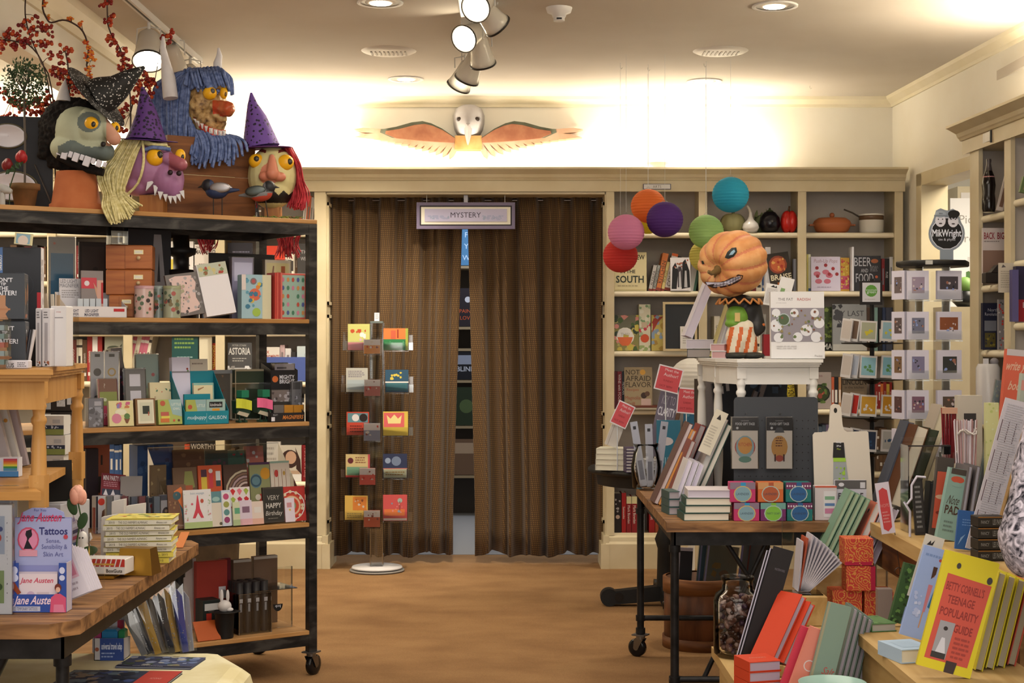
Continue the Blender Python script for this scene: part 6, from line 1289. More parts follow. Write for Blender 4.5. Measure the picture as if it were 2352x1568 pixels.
fc('clear packaged booklight lying on top of the black display box',628,672,836,.18,z+.21,.03,'a89c98:g',[('r',.1,.2,.6,.5,'4c4444')],wrap=True,cat='booklight',name='booklight')
tray('low black tray lettered MAGNIFIERS',622,700,948,.01,z,.08,'1c1a1c',[('t',.66,.5,.45,'MAGNIFIERS','c87830',.6,1,0,.2),('r',.02,.1,.12,.55,'dcd8d4'),('t',.14,.78,.2,'MIGHTY','b8b4b0',.14)],back=.08)
for i,(a,cc)in enumerate(((628,'6c645c'),(650,'b87c28'),(672,'b87c28'))):fc('%s magnifier card in the low black tray'%('grey','orange','second orange')[i],a,a+24,930,.04,z+.003,.01,cc+':g',None,cat='magnifier',name='magnifier')
z=SZ[3]
r=thing('card_display','clear acrylic two tier card display on the fourth shelf','rack',M=T(*CF.pt(548,.05)[:2],z+.001)@Rz(CF.t));w=span(CF,395,702,.05)
b=B();b.box(-w/2,w/2,-.002,.001,0,.07,'acryl');b.box(-w/2,w/2,-.002,.26,0,.003,'acryledge');b.box(-w/2,w/2,.11,.113,0,.19,'acryl');b.box(-w/2,w/2,.25,.253,0,.31,'acryl');b.box(-w/2,w/2,-.003,.001,.07,.073,'acryledge');b.box(-w/2,w/2,.249,.254,.31,.313,'acryledge')
for a in(-1,1):b.add([(a*w/2,0,0),(a*w/2,.25,0),(a*w/2,.25,.31),(a*w/2,0,.08)],[(0,1,2,3)],'acryl')
b.build('panels',r)
z1_=z+.005;zt2=z+.075
kc=dict(lean=8,cat='card')
b=B();b.box(-w/2+.01,w/2-.01,.13,.24,.003,.072,'acryl');b.build('riser',r)
fc('tall brown card with an orange mermaid',388,430,1115,.03,z1_,.01,'74503a',[('p',[(.35,.85),(.75,.95),(.95,.7),(.85,.4),(.98,.3),(.9,.1),(.7,.3),(.6,.6)],'d8743c'),('d',.5,.75,.22,'3c5c60'),('p',[(.6,.6),(.95,.3),(.8,.1)],'3c5c60'),('n',85,10,'94704c 5c3c2c',(0,0,.5,1),.1),('t',.6,.08,.06,'Wow','b8a08c',.4)],**kc)
fc('white card with a red Eiffel Tower and garland border',424,488,1126,.01,z1_,.008,'dcd6cc',[('r',0,0,1,.16,'a8b878'),('p',[(.3,.26),(.42,.5),(.49,.85),(.52,.85),(.58,.5),(.7,.26),(.6,.26),(.5,.4),(.4,.26)],'c8404c'),('d',.66,.7,.06,'b8503c',1.2),('d',.3,.63,.04,'d0606c'),('t',.5,.9,.06,'bon voyage','8ca0a8',.6),('n',86,16,'d08c88 a8b88c',(.02,.2,.14,.9),.03),('n',87,16,'d08c88 a8b88c',(.85,.2,.96,.9),.03)],**kc)
fc('narrow cream list card with a teal top',484,513,1130,.015,z1_,.008,'d4c8b0',[('r',0,.68,1,1,'5c8484'),('d',.5,.78,.3,'94b4a8',.6),('d',.8,.08,.12,'5c5844')],**kc)
fc('strip of four round striped seals',511,532,1127,.012,z1_,.008,'c4c8cc',[('r',.1,.08,.9,.94,'dcd8cc')]+[('d',.5,y_,.32,c_)for y_,c_ in((.82,'b84c6c'),(.6,'98984c'),(.38,'5c8c84'),(.17,'903c64'))],**kc)
fc('card with rows of red, pink and green hearts',531,577,1120,.03,z1_+.0,.008,'dccfc4',[('p',[(.02+.33*i,.92-.22*j),(.15+.33*i,.97-.22*j),(.28+.33*i,.9-.22*j),(.15+.33*i,.78-.22*j)],('c0282c','d8707c','9cac44','b8344c')[(i+j*2)%4])for i in range(3)for j in range(3)],**kc)
for i,(a,c,t_,cc)in enumerate(((536,556,1154,'c8c8a0'),(552,580,1150,'d0bfc4'),(580,606,1152,'d8c4b0'))):fc('small %s gift enclosure envelope in the front card row'%('green','pink','cream')[i],a,c,t_,.004,z1_,.006,cc,[('r',.2,.5,.8,.75,('5c9c74','7c5c6c','d8d0c0')[i]),('r',0,0,1,.25,('a8b884','d8a8a8','d8a890')[i])],**kc)
fc('chalkboard style card reading VERY HAPPY Birthday',606,653,1120,.012,z1_,.012,'3c342c',[('r',.06,.05,.94,.95,'2c2a24'),('t',.5,.7,.14,'VERY','b8b0a0',.6),('t',.5,.48,.14,'HAPPY','c8c0b0',.75,1),('t',.5,.25,.13,'Birthday','c8c0b0',.8,0,0,.2),('l',.2,.1,.8,.14,1,'8c8474')],**kc)
fc('red and white mandala card',654,703,1118,.012,z1_,.008,'b8342c',[('o',.35,.45,.62,.58,'e4dcd0'),('d',.35,.45,.5,'c84c30'),('o',.35,.45,.42,.34,'d8b48c'),('d',.35,.45,.2,'7c9c6c')]+[('d',.35+.5*cos(a_*.55),.45+.4*sin(a_*.55),.07,'dcc8a0')for a_ in range(12)],**kc)
fc('small white tag leaning on the mandala card',656,678,1144,.002,z1_,.005,'dccfd0',[('r',.2,.6,.7,.8,'c88c8c'),('d',.5,.5,.1,'d8b448')],**kc)
fc('dark blank card behind the wow card',400,455,1075,.135,zt2,.01,'70543c',[('p',[(.4,.4),(.9,.5),(.8,.9),(.5,.9)],'8c8c4c'),('r',.5,.3,.8,.55,'b05c3c')],**kc)
fc('orange card with ice pops',458,512,1070,.125,zt2,.01,'c8542c',[('r',.12,.4,.36,.72,'d8b840'),('r',.12,.72,.36,.9,'4c2c3c'),('r',.45,.45,.62,.85,'c83c44'),('d',.53,.86,.09,'d8cfc0'),('r',.74,.55,.94,.85,'d8d4c8'),('r',.74,.48,.94,.62,'34484c'),('r',.2,.0,.36,.3,'7c8c4c'),('r',.5,.05,.7,.3,'d05c7c'),('r',.8,.0,.86,.35,'e0d8c0')],**kc)
fc('brown agate ring patterned card',516,570,1068,.125,zt2,.01,'4c3428',[('o',.95,.3,.9-.12*i,.82-.12*i,('b8a888','7c5c48','a88c88','8c6c5c','c0a898','5c3c34')[i])for i in range(6)],**kc)
fc('card with teal, yellow and red round plates',576,622,1063,.125,zt2,.01,'8c8c5c',[('r',0,.94,1,1,'4c2c4c'),('d',.3,.55,.28,'5c7c80',1.2),('o',.3,.55,.28,.2,'34505c'),('d',.78,.72,.25,'c88c24',1.1),('d',.85,.25,.25,'3c2840'),('d',.6,.14,.24,'b83c30',.8),('d',.36,.15,.14,'d8ccb0')],**kc)
fc('cream card with red tipped arrows',624,668,1060,.125,zt2,.01,'d4c4ac',[('r',0,.95,1,1,'94ac94')]+[('r',.18+.2*i,.1,.2+.2*i,.8,'8c5c3c')for i in range(4)]+[('d',.3,.7,.1,'b83c34',1.8),('d',.7,.7,.06,'b8903c',1.8)],**kc)
for i,(a,c,t_,cc,nm)in enumerate(((404,476,1034,'6c4830','brown'),(478,530,1036,'38443c','dark green'),(530,572,1036,'3c5c4c','green poppy'),(568,612,1026,'b86c5c','coral and grey'))):fc('%s large card in the back row of the card display'%nm,a,c,t_,.27,z1_,.01,cc,[('n',90+i,9,('8c6440','5c3c44','a02c34','c8c4b8')[i],(.1,.3,.9,.95),.1)],**kc)
r=thing('party_kit','open grey party kit box with a dark red header card','box',M=T(*CF.pt(250,.1)[:2],z+.001)@Rz(CF.t));s=CF.pt(250,.1)[1]/F
b=B();b.box(-30*s,28*s,0,.05,0,85*s,'c0bcb8',bev=.002);b.art([('r',0,0,.08,1,'2c2c34'),('d',.22,.85,.14,'c83c2c'),('r',.48,.05,.51,.98,'2c2c34'),('p',[(.2,.35),(.25,.6),(.4,.68),(.45,.5),(.38,.15),(.28,.12)],'5c3c2c'),('p',[(.7,.6),(.75,.75),(.82,.7),(.8,.55)],'3c3430'),('p',[(.7,.2),(.75,.38),(.85,.3),(.8,.18)],'3c3430')],58*s,85*s,T(-30*s,0,0));b.build('box_front',r)
b=B();b.box(0,58*s,-.002,.001,0,52*s,'7c1c2c');b.art([('t',.5,.8,.22,'MINI PARTY KIT','e8dcd8',.85,1),('l',.1,.4,.8,.65,3,'c88c94'),('r',.05,.02,.9,.3,'2c3448'),('p',[(.1,.02),(.2,.3),(.3,.02)],'dcd4d0'),('p',[(.4,.02),(.5,.3),(.6,.02)],'dcd4d0')],58*s,52*s,T(0,-.002,0));o=b.build('header_card',r);o.matrix_local=T(-14*s,.03,86*s)@Ry(R(8))@Rx(R(-14))
b=B();b.box(30*s,82*s,.03,.034,38*s,128*s,'948c84',Ry(R(2)));b.box(30*s,80*s,-.01,.03,30*s,38*s,'8c847c');b.build('lid',r)
for i,(a,c,t_,cc,ops,nm)in enumerate(((366,396,1136,'c8c4c0',[('r',.0,.85,1,1,'5c6068'),('d',.45,.5,.3,'3c3840',1.4),('d',.45,.55,.12,'a88c70'),('r',.3,.1,.7,.25,'34604c')],'cut out doll card with a grey fur hood'),(340,366,1142,'c0bcb8',[('r',.0,.85,1,1,'5c6068'),('r',.2,.1,.6,.7,'a83c34'),('d',.3,.75,.2,'c84438')],'cut out doll card in red'),(300,340,1140,'5c6068',None,'slate grey card tray'),(214,236,1165,'8c3c2c',[('d',.5,.5,.3,'c8442c')],'small red boxed card beside the party kit'))):fc(nm+' on the left of the fourth shelf',a,c,t_,.06+.02*i,z,.02,cc,ops,cat='card',wrap=i<2)
for i,a in enumerate((244,278,318,352)):fc('%s clear wrapped candle, standing before the party kit'%('leftmost slim grey','slim dusty pink','second slim dusty pink','rightmost slim grey')[i],a,a+13,1140,.02,z,.02,('8c9494','94585c','94585c','7c8c94')[i],None,cat='candle',name='candle',wrap=True)
fc('brown crafted booklet leaning beside the wow card',345,380,1068,.2,z,.02,'7c6444',[('n',95,16,'94784c 5c4830 b09868',(0,0,1,1),.14)],cat='booklet',name='booklet')
tub('blue denim patterned box on the back of the fourth shelf','box','box',CF,316,398,1022,.36,z+.0,.1,'3c5c8c',[('n',96,16,'2c4870 5474a0',(0,.5,1,1),.08)])
tub('orange printed packet at the back left of the fourth shelf','packet','packet',CF,170,252,1020,.36,z,.02,'a85838',[('t',.5,.8,.12,'art I','34241c',.6,1),('r',.4,.4,.9,.6,'2c2420')])
tub('dark purple box behind the honey stand leg','box','box',CF,198,226,1030,.28,z,.03,'30242c')
z=SZ[4]
tub('red boxed journal at the bottom of the cart','journal','journal',CF,452,522,1288,.2,z+.0,.03,'a03428',[('r',.72,.45,.95,.62,'d8d0cc'),('r',.0,.0,1,.4,'6c1418')])
tub('dark red journal beside the red boxed one','journal','journal',CF,508,530,1282,.24,z,.03,'6c1824')
tub('plain white board on the bottom shelf behind the bagged ties','board','board',CF,395,450,1284,.26,z,.012,'b8aca0')
r=thing('cylinder_display','clear acrylic box of black fabric cylinders on the bottom shelf','display box',M=T(*CF.pt(586,.04)[:2],z+.001)@Rz(CF.t));w=span(CF,548,624,.04);h=hz(CF,586,1362,.04,z)
b=B()
for q_ in((-w/2,w/2,-.002,0),(-w/2,w/2,.2,.202),(-w/2,-w/2+.002,0,.2),(w/2-.002,w/2,0,.2)):b.box(*q_,0,h,'acryl')
b.box(-w/2,w/2,-.003,.0,h-.002,h,'acryledge');b.box(w/2-.003,w/2,-.004,0,0,h,'acryledge');b.box(-w/2,-w/2+.003,-.004,0,0,h,'acryledge');b.build('walls',r)
hh=hz(CF,586,1340,.04,z);fr_=CF
for j in range(3):
 for i in range(4):
  rr_=w/8-.0015;Q=r.matrix_world@T(-w/2+w/4*(i+.5),.018+rr_+j*(rr_*2+.002),.003);b=B();b.lathe([(rr_,0),(rr_,hh),(.001,hh)],'1e1a1a',n=18,cap=False)
  if j==0:b.box(-.006,.008,-rr_-.001,-rr_+.002,hh*.6,hh*.68,'d8d0c8');b.box(-.004,.004,-rr_-.001,-rr_+.002,hh*.42,hh*.58,'b8b4b0')
  o=b.build('pencil_case');o.matrix_world=Q;tag(o,'black fabric cylinder, %s from left, %s row of the acrylic box'%(ORD[i],('front','middle','back')[j]),'pencil case','black fabric cylinders')
for i,(a,c)in enumerate(((533,574),(580,634))):fc('brown kraft notebook %s in the acrylic holder above the black cylinders'%('left','right')[i],a,c,1284-8*i,.24,z,.03,'6c5440',[('r',0,.96,1,1,'b0a898')],cat='notebook',name='notebook')
r=thing('acrylic_stand','empty clear acrylic stand with a half round pop sticker','stand',M=T(*CF.pt(648,.1)[:2],z+.001)@Rz(CF.t));b=B();w=span(CF,626,672,.1);h=hz(CF,648,1302,.1,z)
b.box(-w/2,w/2,0,.003,0,h,'acryl');b.box(w/2-.004,w/2,-.003,.003,0,h,'acryledge');b.box(-w/2-.1,w/2,-.05,.12,h*.66,h*.66+.003,'acryl');b.box(-w/2-.1,w/2,-.052,-.048,h*.66,h*.66+.003,'acryledge');b.build('panel',r)
b=B();b.art([('p',[(-.02+.022*cos(pi+pi*i/10),.1+.03*sin(pi+pi*i/10))for i in range(11)],'151515'),('t',-.02,.09,.012,'qoq','d8d8d8',.03)],1,1,T(0,-.002,0),False);lab(b.build('sticker',r),'black half round sticker')
r=thing('rabbit_hat','white porcelain rabbit peeking from a black top hat','figurine',(*CF.pt(516,.03)[:2],z+.001));s=CF.pt(516,.03)[1]/F
b=B();b.lathe([(20*s,0),(22*s,50*s),(24*s,58*s),(24*s,60*s),(.001,60*s)],'blackp',n=26,cap=False);b.lathe([(24*s,56*s),(37*s,60*s),(24*s,61*s)],'blackp',n=26,cap=False,sy=.8);b.build('top_hat',r)
b=B();b.ell((0,0,72*s),(16*s,14*s,14*s),'d8d0c4:g');b.ell((12*s,-4*s,65*s),(9*s,7*s,5*s),'d8d0c4:g');b.ell((-7*s,0,95*s),(4.5*s,3*s,15*s),'d8d0c4:g',T(0,0,0));b.ell((7*s,0,95*s),(4*s,3*s,15*s),'d8d0c4:g');b.build('rabbit',r)
fc('orange folded paper sheet on the bottom shelf edge',455,508,1432,.0,z,.004,'b8541c',None,cat='paper',name='paper_sheet',tilt=0,lean=40)
tub('dark green box with a white label on the bottom shelf','box','box',CF,466,506,1378,.12,z,.08,'1c2420',[('r',.1,.7,.95,.9,'c8c4b8'),('r',.2,.4,.5,.62,'b02c1c')])
# ================= honey stand goods (left edge)
Z=WZ+.002
def fy(fn,Y,l,a,c,t,zz,th,col_,ops=None,**k):return face(fn,yf(Y),l,a,c,t,0,zz,th,col_,ops,**k)
def ty(Y,l,name,cat,a,c,t,zz,d,m,ops=None,**k):return tub(l,name,cat,yf(Y),a,c,t,0,zz,d,m,ops,**k)
WOPS=[('t',.55,.85,.09,"DON'T",'dcd8d4',.5,1),('t',.55,.76,.06,'TIP','dcd8d4',.3,1),('t',.55,.67,.08,'THE','dcd8d4',.4,1),('t',.55,.57,.1,'WAITER!','dcd8d4',.8,1),('p',[(.4,0),(.42,.12),(.36,.22),(.42,.3),(.44,.52),(.6,.52),(.6,.3),(.68,.22),(.6,.12),(.66,0)],'b07c54'),('r',.34,.2,.7,.24,'a87048')]
WS=[('l',.2,.82,.8,.9,2,'6c6460'),('p',[(.3,.1),(.55,.4),(.5,.75),(.6,.75),(.65,.4),(.9,.1),(.8,.08),(.6,.3),(.4,.08)],'2c2420'),('d',.3,.5,.12,'a87450',2),('d',.75,.6,.1,'a87450',2.5),('n',99,8,'a05c3c 2c2420',(.1,.03,.9,.12),.1)]
hb=hz(yf(3.7),40,737,0,Z)
ty(3.7,'lower grey box reading THE WAITER with a wooden bottle picture','game_box','game box',-45,56,738,Z,.09,'34383c',WOPS,turn=12,side=WS)
ty(3.7,'upper grey box reading THE WAITER on top of its twin','game_box','game box',-50,54,627,Z+hb+.003,.09,'34383c',WOPS,turn=12,side=WS)
ty(3.98,'tall black box with a silhouette and red tab behind the waiter boxes','game_box','game box',8,92,568,Z,.06,'1c1f26',[('r',.9,.4,1,.62,'b82830'),('o',.45,.68,.36,.355,'3c4048')],turn=10,side=[('l',.2,.5,.8,.95,8,'8c8478'),('r',.0,.0,1,1,'d8cfc4'),('n',101,20,'8c847c b0a8a0',(.2,.05,.8,.9),.2)])
fy(card,3.95,'blue picture card with a cream border on top of the black box',33,73,538,Z+hz(yf(3.98),50,568,0,Z)+.002,.008,'d8cc98',[('r',.1,.08,.9,.92,'8cacb0'),('d',.5,.35,.3,'dcc8b0')],tilt=6)
for i,(a,c,t)in enumerate(((82,94,708),(97,115,708))):ty(3.86,'narrow white printed box, %s, beside the waiter boxes'%('left','right')[i],'game_box','box',a,c,t,Z,.05,'d8d0c8',[('l',.2,.82,.8,.95,3,'5c5450'),('r',.3,.1,.7,.75,'a8a09c'),('n',103,6,'a05c3c 2c2420',(.1,.02,.9,.1),.2)])
ty(3.9,'wide white box at the right of the narrow white boxes','game_box','box',117,152,703,Z,.06,'dcd4c8',[('t',.5,.9,.02,'STONE','b85c54',.3),('r',.2,.8,.8,.815,'8c8480')])
r=thing('wood_figure','pale wooden bottle shaped figure in clear packaging at the stand corner','figure',(xat(146,4.25),4.25,Z+.001));s=4.25/F
b=B();b.lathe([(24*s,0),(24*s,4*s),(17*s,20*s),(19*s,60*s),(10*s,85*s),(9*s,98*s),(.001,104*s)],'ccbca0',n=20,cap=False);b.build('body',r)
b=B();b.box(-26*s,30*s,-20*s,20*s,0,110*s,'acryl');b.build('clear_box',r)
for i in range(4):fy(card,4.1+.02*i,'thin wooden stick packet, %s from left, above the white boxes'%ORD[i],108+i*7,114+i*7,672+i*2,Z+.02,.008,('c8b89c','b8a488','d0c4ac','a89070')[i],None,cat='packet',name='stick_packet',tilt=-8+i*3,group='stick packets')
ty(3.62,'low white tray lettered LUS with red pens at the left edge','display_tray','display box',15,64,828,Z,.05,'d0c8c4',[('t',.18,.4,.5,'LUS','2c2824',.35,1),('l',.5,.2,.95,.8,3,'5c5450')],turn=8)
for i,(x,cc)in enumerate(((22,'a81c20'),(30,'b02428'),(38,'c8c4c0'),(46,'2c2c30'),(50,'d0c4b8'))):
 b=B();p0=Vector((xat(x,3.7),3.72+.006*i,Z+.004));b.tube([p0,p0+Vector((.01+.004*(i-2),0,.09))],.005,cc+':g',n=8);tag(b.build('pen'),'%s pen standing in the white tray at the left edge'%('dark red','bright red','silver','black','cream')[i],'pen')
r=thing('acrylic_box','clear acrylic box with stacked green trays at the far left edge','container',(xat(4,3.56),3.56,Z+.001));b=B();b.box(-.05,.015,-.02,.02,0,.12,'acryl');b.build('walls',r)
b=B();[b.box(-.045,.01,-.015,.015,.01+.02*i,.022+.02*i,('8ca094','a8b4ac','c8705c')[i%3])for i in range(5)];b.build('tray_stack',r)
# ================= goods on and under the left pipe table
Z=TZ
r=thing('display_box','blue and lilac display box reading Tattoos with a pink cameo','display box',M=T(xat(86,3.62),3.62,Z+.001));s=3.62/F
b=B();w=132*s;h=113*s
b.box(-w/2,w/2,0,.003,0,h*.36,'2c4890');b.box(-w/2,-w/2+w*.17,0,.003,h*.36,h,'2c4890');b.box(w/2-w*.13,w/2,0,.003,h*.36,h,'2c4890')
b.art([('t',.45,.22,.17,'Jane Austen','e8c8cc',.7,1,0,.3),('r',.06,.02,.55,.12,'b8b4bc'),('t',.3,.07,.07,'22 TEMPORARY TATTOOS','4c4c64',.4),('d',.1,.85,.06,'c8c8d8',1.2),('d',.1,.7,.07,'c8c8d8'),('d',.93,.85,.05,'c8c8d8',1.2),('d',.93,.7,.05,'c8c8d8'),('p',[(.02,.55),(.1,.62),(.22,.4),(.16,.36)],'8c3c1c'),('d',.86,.5,.06,'6c2c20',1.2),('d',.86,.46,.04,'d8a88c',1.2),('p',[(.72,.0),(.74,.3),(.82,.38),(.9,.38),(1,.3),(1,.0)],'d0506c'),('p',[(.78,.0),(.79,.16),(.95,.16),(.98,.0)],'d8788c')],w,h,T(-w/2,0,0));b.build('front_panel',r)
b=B();b.box(-w/2,w/2,.045,.048,0,h+100*s,'8c8cb4');b.prism([(-w*.38,h+98*s),(w*.38,h+98*s),(w*.36,h+112*s),(w*.2,h+122*s),(-w*.2,h+122*s),(-w*.36,h+112*s)],.045,.048,'9a9cc0')
b.box(-w/2,w/2,.0445,.046,h*.9,h+98*s,'a4a6c4');W_,H_=w,122*s
b.art([('t',.45,.8,.17,'Jane Austen','c03c60',.75,1,0,.3),('t',.68,.56,.14,'Tattoos','2c2c64',.5,1),('t',.68,.37,.08,'Sense,','5c5c8c',.25),('t',.7,.25,.09,'Sensibility &','5c5c8c',.45),('t',.68,.12,.09,'Skin Art','5c5c8c',.35),('d',.24,.4,.19,'c84c64',1.15),('d',.24,.4,.165,'d8849c',1.15),('d',.25,.5,.06,'18141c',1.1),('p',[(.2,.56),(.3,.6),(.3,.5),(.24,.38),(.32,.22),(.16,.22),(.22,.4)],'18141c'),('r',.08,.08,.4,.2,'d8949c'),('t',.45,.96,.05,'For You','3c4c8c',.25),('d',.9,.45,.04,'b8404c')],W_,H_,T(-w/2,.044,h))
b.build('header_panel',r)
b=B();b.box(w/2-.002,w/2,.003,.045,0,h,'c0b4b8');b.box(-w/2,-w/2+.002,.003,.045,0,h,'34488c');b.build('side_panel',r)
for i in range(6):
 fy(card,3.625+.006*i+.004,'pink and white tattoo packet in the blue box, %s from the front'%ORD[i],38,132,1318-i,Z+.004,.002,'e0ccc8',[('t',.5,.8,.14,'Jane Austen','c8485c',.8,1,0,.3),('d',.35,.35,.12,'c8a8b4',1.3),('r',.5,.1,.8,.5,'d0b8b4')],cat='packet',name='tattoo_packet',group='tattoo packets')
for i in range(7):fy(card,3.74+.004*i,'pink and white card leaning right of the blue display box, %s of the fan'%ORD[i],132+i*3,208+i*5,1268+i*3,Z,.003,'dcd0cc',[('r',.4,.35,.9,.8,'d8a8ac'),('r',.45,.4,.85,.7,'c87884'),('l',.1,.1,.8,.3,2,'b0a0a0')],cat='packet',name='tattoo_packet',tilt=-22,group='leaning tattoo packets')
r=thing('acrylic_stand','clear acrylic panel standing beside the leaning pink cards','stand',(xat(222,3.95),3.95,Z+.001));b=B();b.box(-.02,.02,0,.003,0,.16,'acryl');b.box(-.021,-.019,-.002,.004,0,.16,'acryledge');b.build('panel',r)
zz=Z;hs=[12.5]*8
for i in range(8):
 Y=4.42;s=Y/F;th=11.6*s;x=xat(315,Y)+(-.004,.006,-.002,.004,.0,.005,-.003,.002)[i];r=thing('almanac','%s yellow almanac of the stack, with its spine facing out'%('bottom','second lowest','third lowest','fourth lowest','fourth highest','third highest','second highest','topmost')[i],'book',M=T(x,Y+.005*(i%3),zz+.0006)@Rz(R(6+(i*5)%7-3)),group='almanac stack')
 w=158*s*(.95+.01*(i%3));b=B();lo=i<2
 b.box(-w/2,w/2,0,.002,0,th,'d8c44c' if lo else 'dcd4b8');b.box(-w/2,w/2,0,.13,0,.001,'d0bc50');b.box(-w/2,w/2,0,.13,th-.001,th,'d8c450')
 b.art([('t',.42,.5,.5,"THE OLD FARMER'S ALMANAC" if not lo else '','4c3c2c',.44),('t',.1,.5,.45,'2015','4c3c2c',.1),('t',.85,.5,.45,'Almanac.com' if not lo else 'c, 2015','4c3c2c',.16 if not lo else.25)],w,th,T(-w/2,0,0));b.build('cover',r)
 p=B();p.box(-w/2+.001,w/2-.001,.002,.128,.001,th-.001,'e4dcc4');p.build('page_block',r);zz+=th+.0012
b=B();b.box(-.085,.085,0,.12,0,.0005,'d8c458');b.art([],1,1,I4);M_=T(xat(322,4.44),4.44,zz+.001)@Rz(R(4))
r=thing('almanac_insert','loose yellow printed almanac cover on top of the stack','booklet',M=M_);b=B();b.box(-.085,.095,0,.13,0,.001,'d8c860');b.art([('n',105,30,'c8b048 8c9c5c b85c2c e0d48c',(.05,.1,.95,.9),.06)],.18,.13,T(-.085,0,.0012)@Rx(-pi/2));b.build('cover',r)
ty(4.13,'white and red striped chocolate box in front of the almanacs','candy_box','box',190,288,1284,Z+.012,.07,'d8cfc0',[('r',0,.5,1,1,'b83428')]+[('p',[(.02+.12*i,.5),(.05+.12*i,.5),(.1+.12*i,1),(.07+.12*i,1)],'dcd0c4')for i in range(8)]+[('r',.15,.6,.75,.72,'c8943c'),('t',.75,.25,.22,'BoxGuts','4c4438',.4,1)],turn=-6)
ty(4.12,'small gold foil block under the striped chocolate box','gold_box','box',205,262,1324,Z,.06,'c89c3c:m')
r=thing('gold_tin','shiny gold bar shaped tin beside the striped box','tin',M=T(xat(322,4.22),4.22,Z+.001)@Rz(R(-8)));s=4.22/F;b=B();b.add([(-48*s,-.03,0),(38*s,-.03,0),(38*s,.04,0),(-48*s,.04,0),(-42*s,-.02,60*s),(30*s,-.02,60*s),(30*s,.03,60*s),(-42*s,.03,60*s)],[(3,2,1,0),(4,5,6,7),(0,1,5,4),(1,2,6,5),(2,3,7,6),(3,0,4,7)],'c8963c:m');b.build('body',r)
ty(4.28,'white box lettered THE END supporting the black screen','box','box',76,142,1158,Z,.16,'b8b4b0',None,turn=-14,side=[('t',.5,.3,.1,'THE END','4c4844',.7),('o',.5,.5,.09,.07,'6c6864')])
zb_=Z+hz(yf(4.28),110,1158,0,Z)
fy(book,4.3,'black rectangular screen standing on the white box',74,166,1062,zb_+.001,.008,'0c0c0c',[('d',.5,.5,.006,'c8c8c8')],lean=6,tilt=-3,cat='screen',name='black_screen',one=True,pages='101010')
r=thing('silk_rose','pale pink silk rose with green leaves beside the black screen','flower',(xat(178,4.15),4.15,Z+.001));s=4.15/F
b=B()
for k_ in range(9):a=k_*2.4;rr_=4+k_*1.0;b.ell((rr_*.8*cos(a)*s,rr_*.7*sin(a)*s,(196-12+(9-k_)*1.2)*s),(12*s,9*s,19*s),'rose',n=12,k=8)
b.build('bloom',r);b=B();b.tube([(0,0,178*s),(8*s,0,140*s),(-2*s,0,80*s),(0,0,0)],2*s,'3c5428',n=6);b.build('stem',r)
for x,z_,a,l_ in((8,118,20,34),(14,60,80,30),(-6,150,-20,30)):b=B();b.ell((0,0,14*s),(11*s,1.2*s,20*s),'34502c',T(x*s,-4*s,z_*s)@Ry(R(a)),n=12);b.build('leaf',r)
fy(card,4.0,'rainbow striped boxed paper set at the left edge',-30,47,1050,1.031,.03,'d8d4d0',[('r',.55,.84,.96,.94,'b83c50'),('r',.55,.74,.96,.84,'d0582c'),('r',.55,.64,.96,.74,'d88c34'),('r',.55,.54,.96,.64,'d8c83c'),('r',.55,.44,.96,.54,'3c8c44'),('r',.55,.3,.96,.44,'4c8ca8'),('r',0,0,1,.28,'4c88b8'),('r',.0,.28,.5,.8,'c8d0e0'),('d',.2,.65,.2,'3c64a8')],cat='paper set',name='paper_set')
for i,(a,c,t,Y,cc,nm)in enumerate(((-20,40,1118,3.75,'d8d4cc','white wrapped print with a floral border at the left edge'),(-30,28,1160,3.6,'dcd8d0','clear wrapped white print in front at the left edge'))):
 fy(card,Y,nm,a,c,t,Z,.006,cc,[('r',.1,.55,.72,.9,'a8b0b8'),('d',.4,.7,.2,'c04c44'),('d',.55,.78,.1,'3c4c7c'),('n',110+i,14,'4c3c64 3c3448',(.8,.1,.84,.95),.02),('r',.1,.1,.7,.4,'8ca068'),('d',.5,.25,.14,'3c5c34')],wrap=True,cat='print',name='wrapped_print')
r=thing('ghost_ornament','white porcelain ghost jug behind the striped chocolate box','ornament',(xat(190,4.3),4.3,Z+.001));s=4.3/F;b=B();b.lathe([(22*s,0),(20*s,30*s),(11*s,62*s),(12*s,72*s),(8*s,84*s),(.001,88*s)],'dcd4c4:g',n=22,cap=False);b.tube([(10*s,0,62*s),(20*s,0,72*s),(16*s,0,84*s)],3*s,'dcd4c4:g');b.build('body',r);b=B();b.ell((-4*s,-11*s,74*s),2*s,'2c2420');b.ell((3*s,-11*s,74*s),2*s,'2c2420');b.build('eyes',r)
fy(book,4.35,'book with a multicoloured text cover tilted against the rose',190,222,1172,Z,.03,'b8a8a8',[('r',.05,.1+.1*i,.95,.16+.1*i,('7c5c74','8c3c48','dcd4d4','5c6c84','a8505c','4c4454','c8c0c0','8c7c94')[i])for i in range(8)],tilt=-24,pages='3c3038',one=True)
fy(book,4.55,'yellow and white booklet behind the ghost jug',196,214,1130,Z,.02,'d8b83c',[('r',.0,.0,.5,1,'d0c8b0')],tilt=-20,one=True)
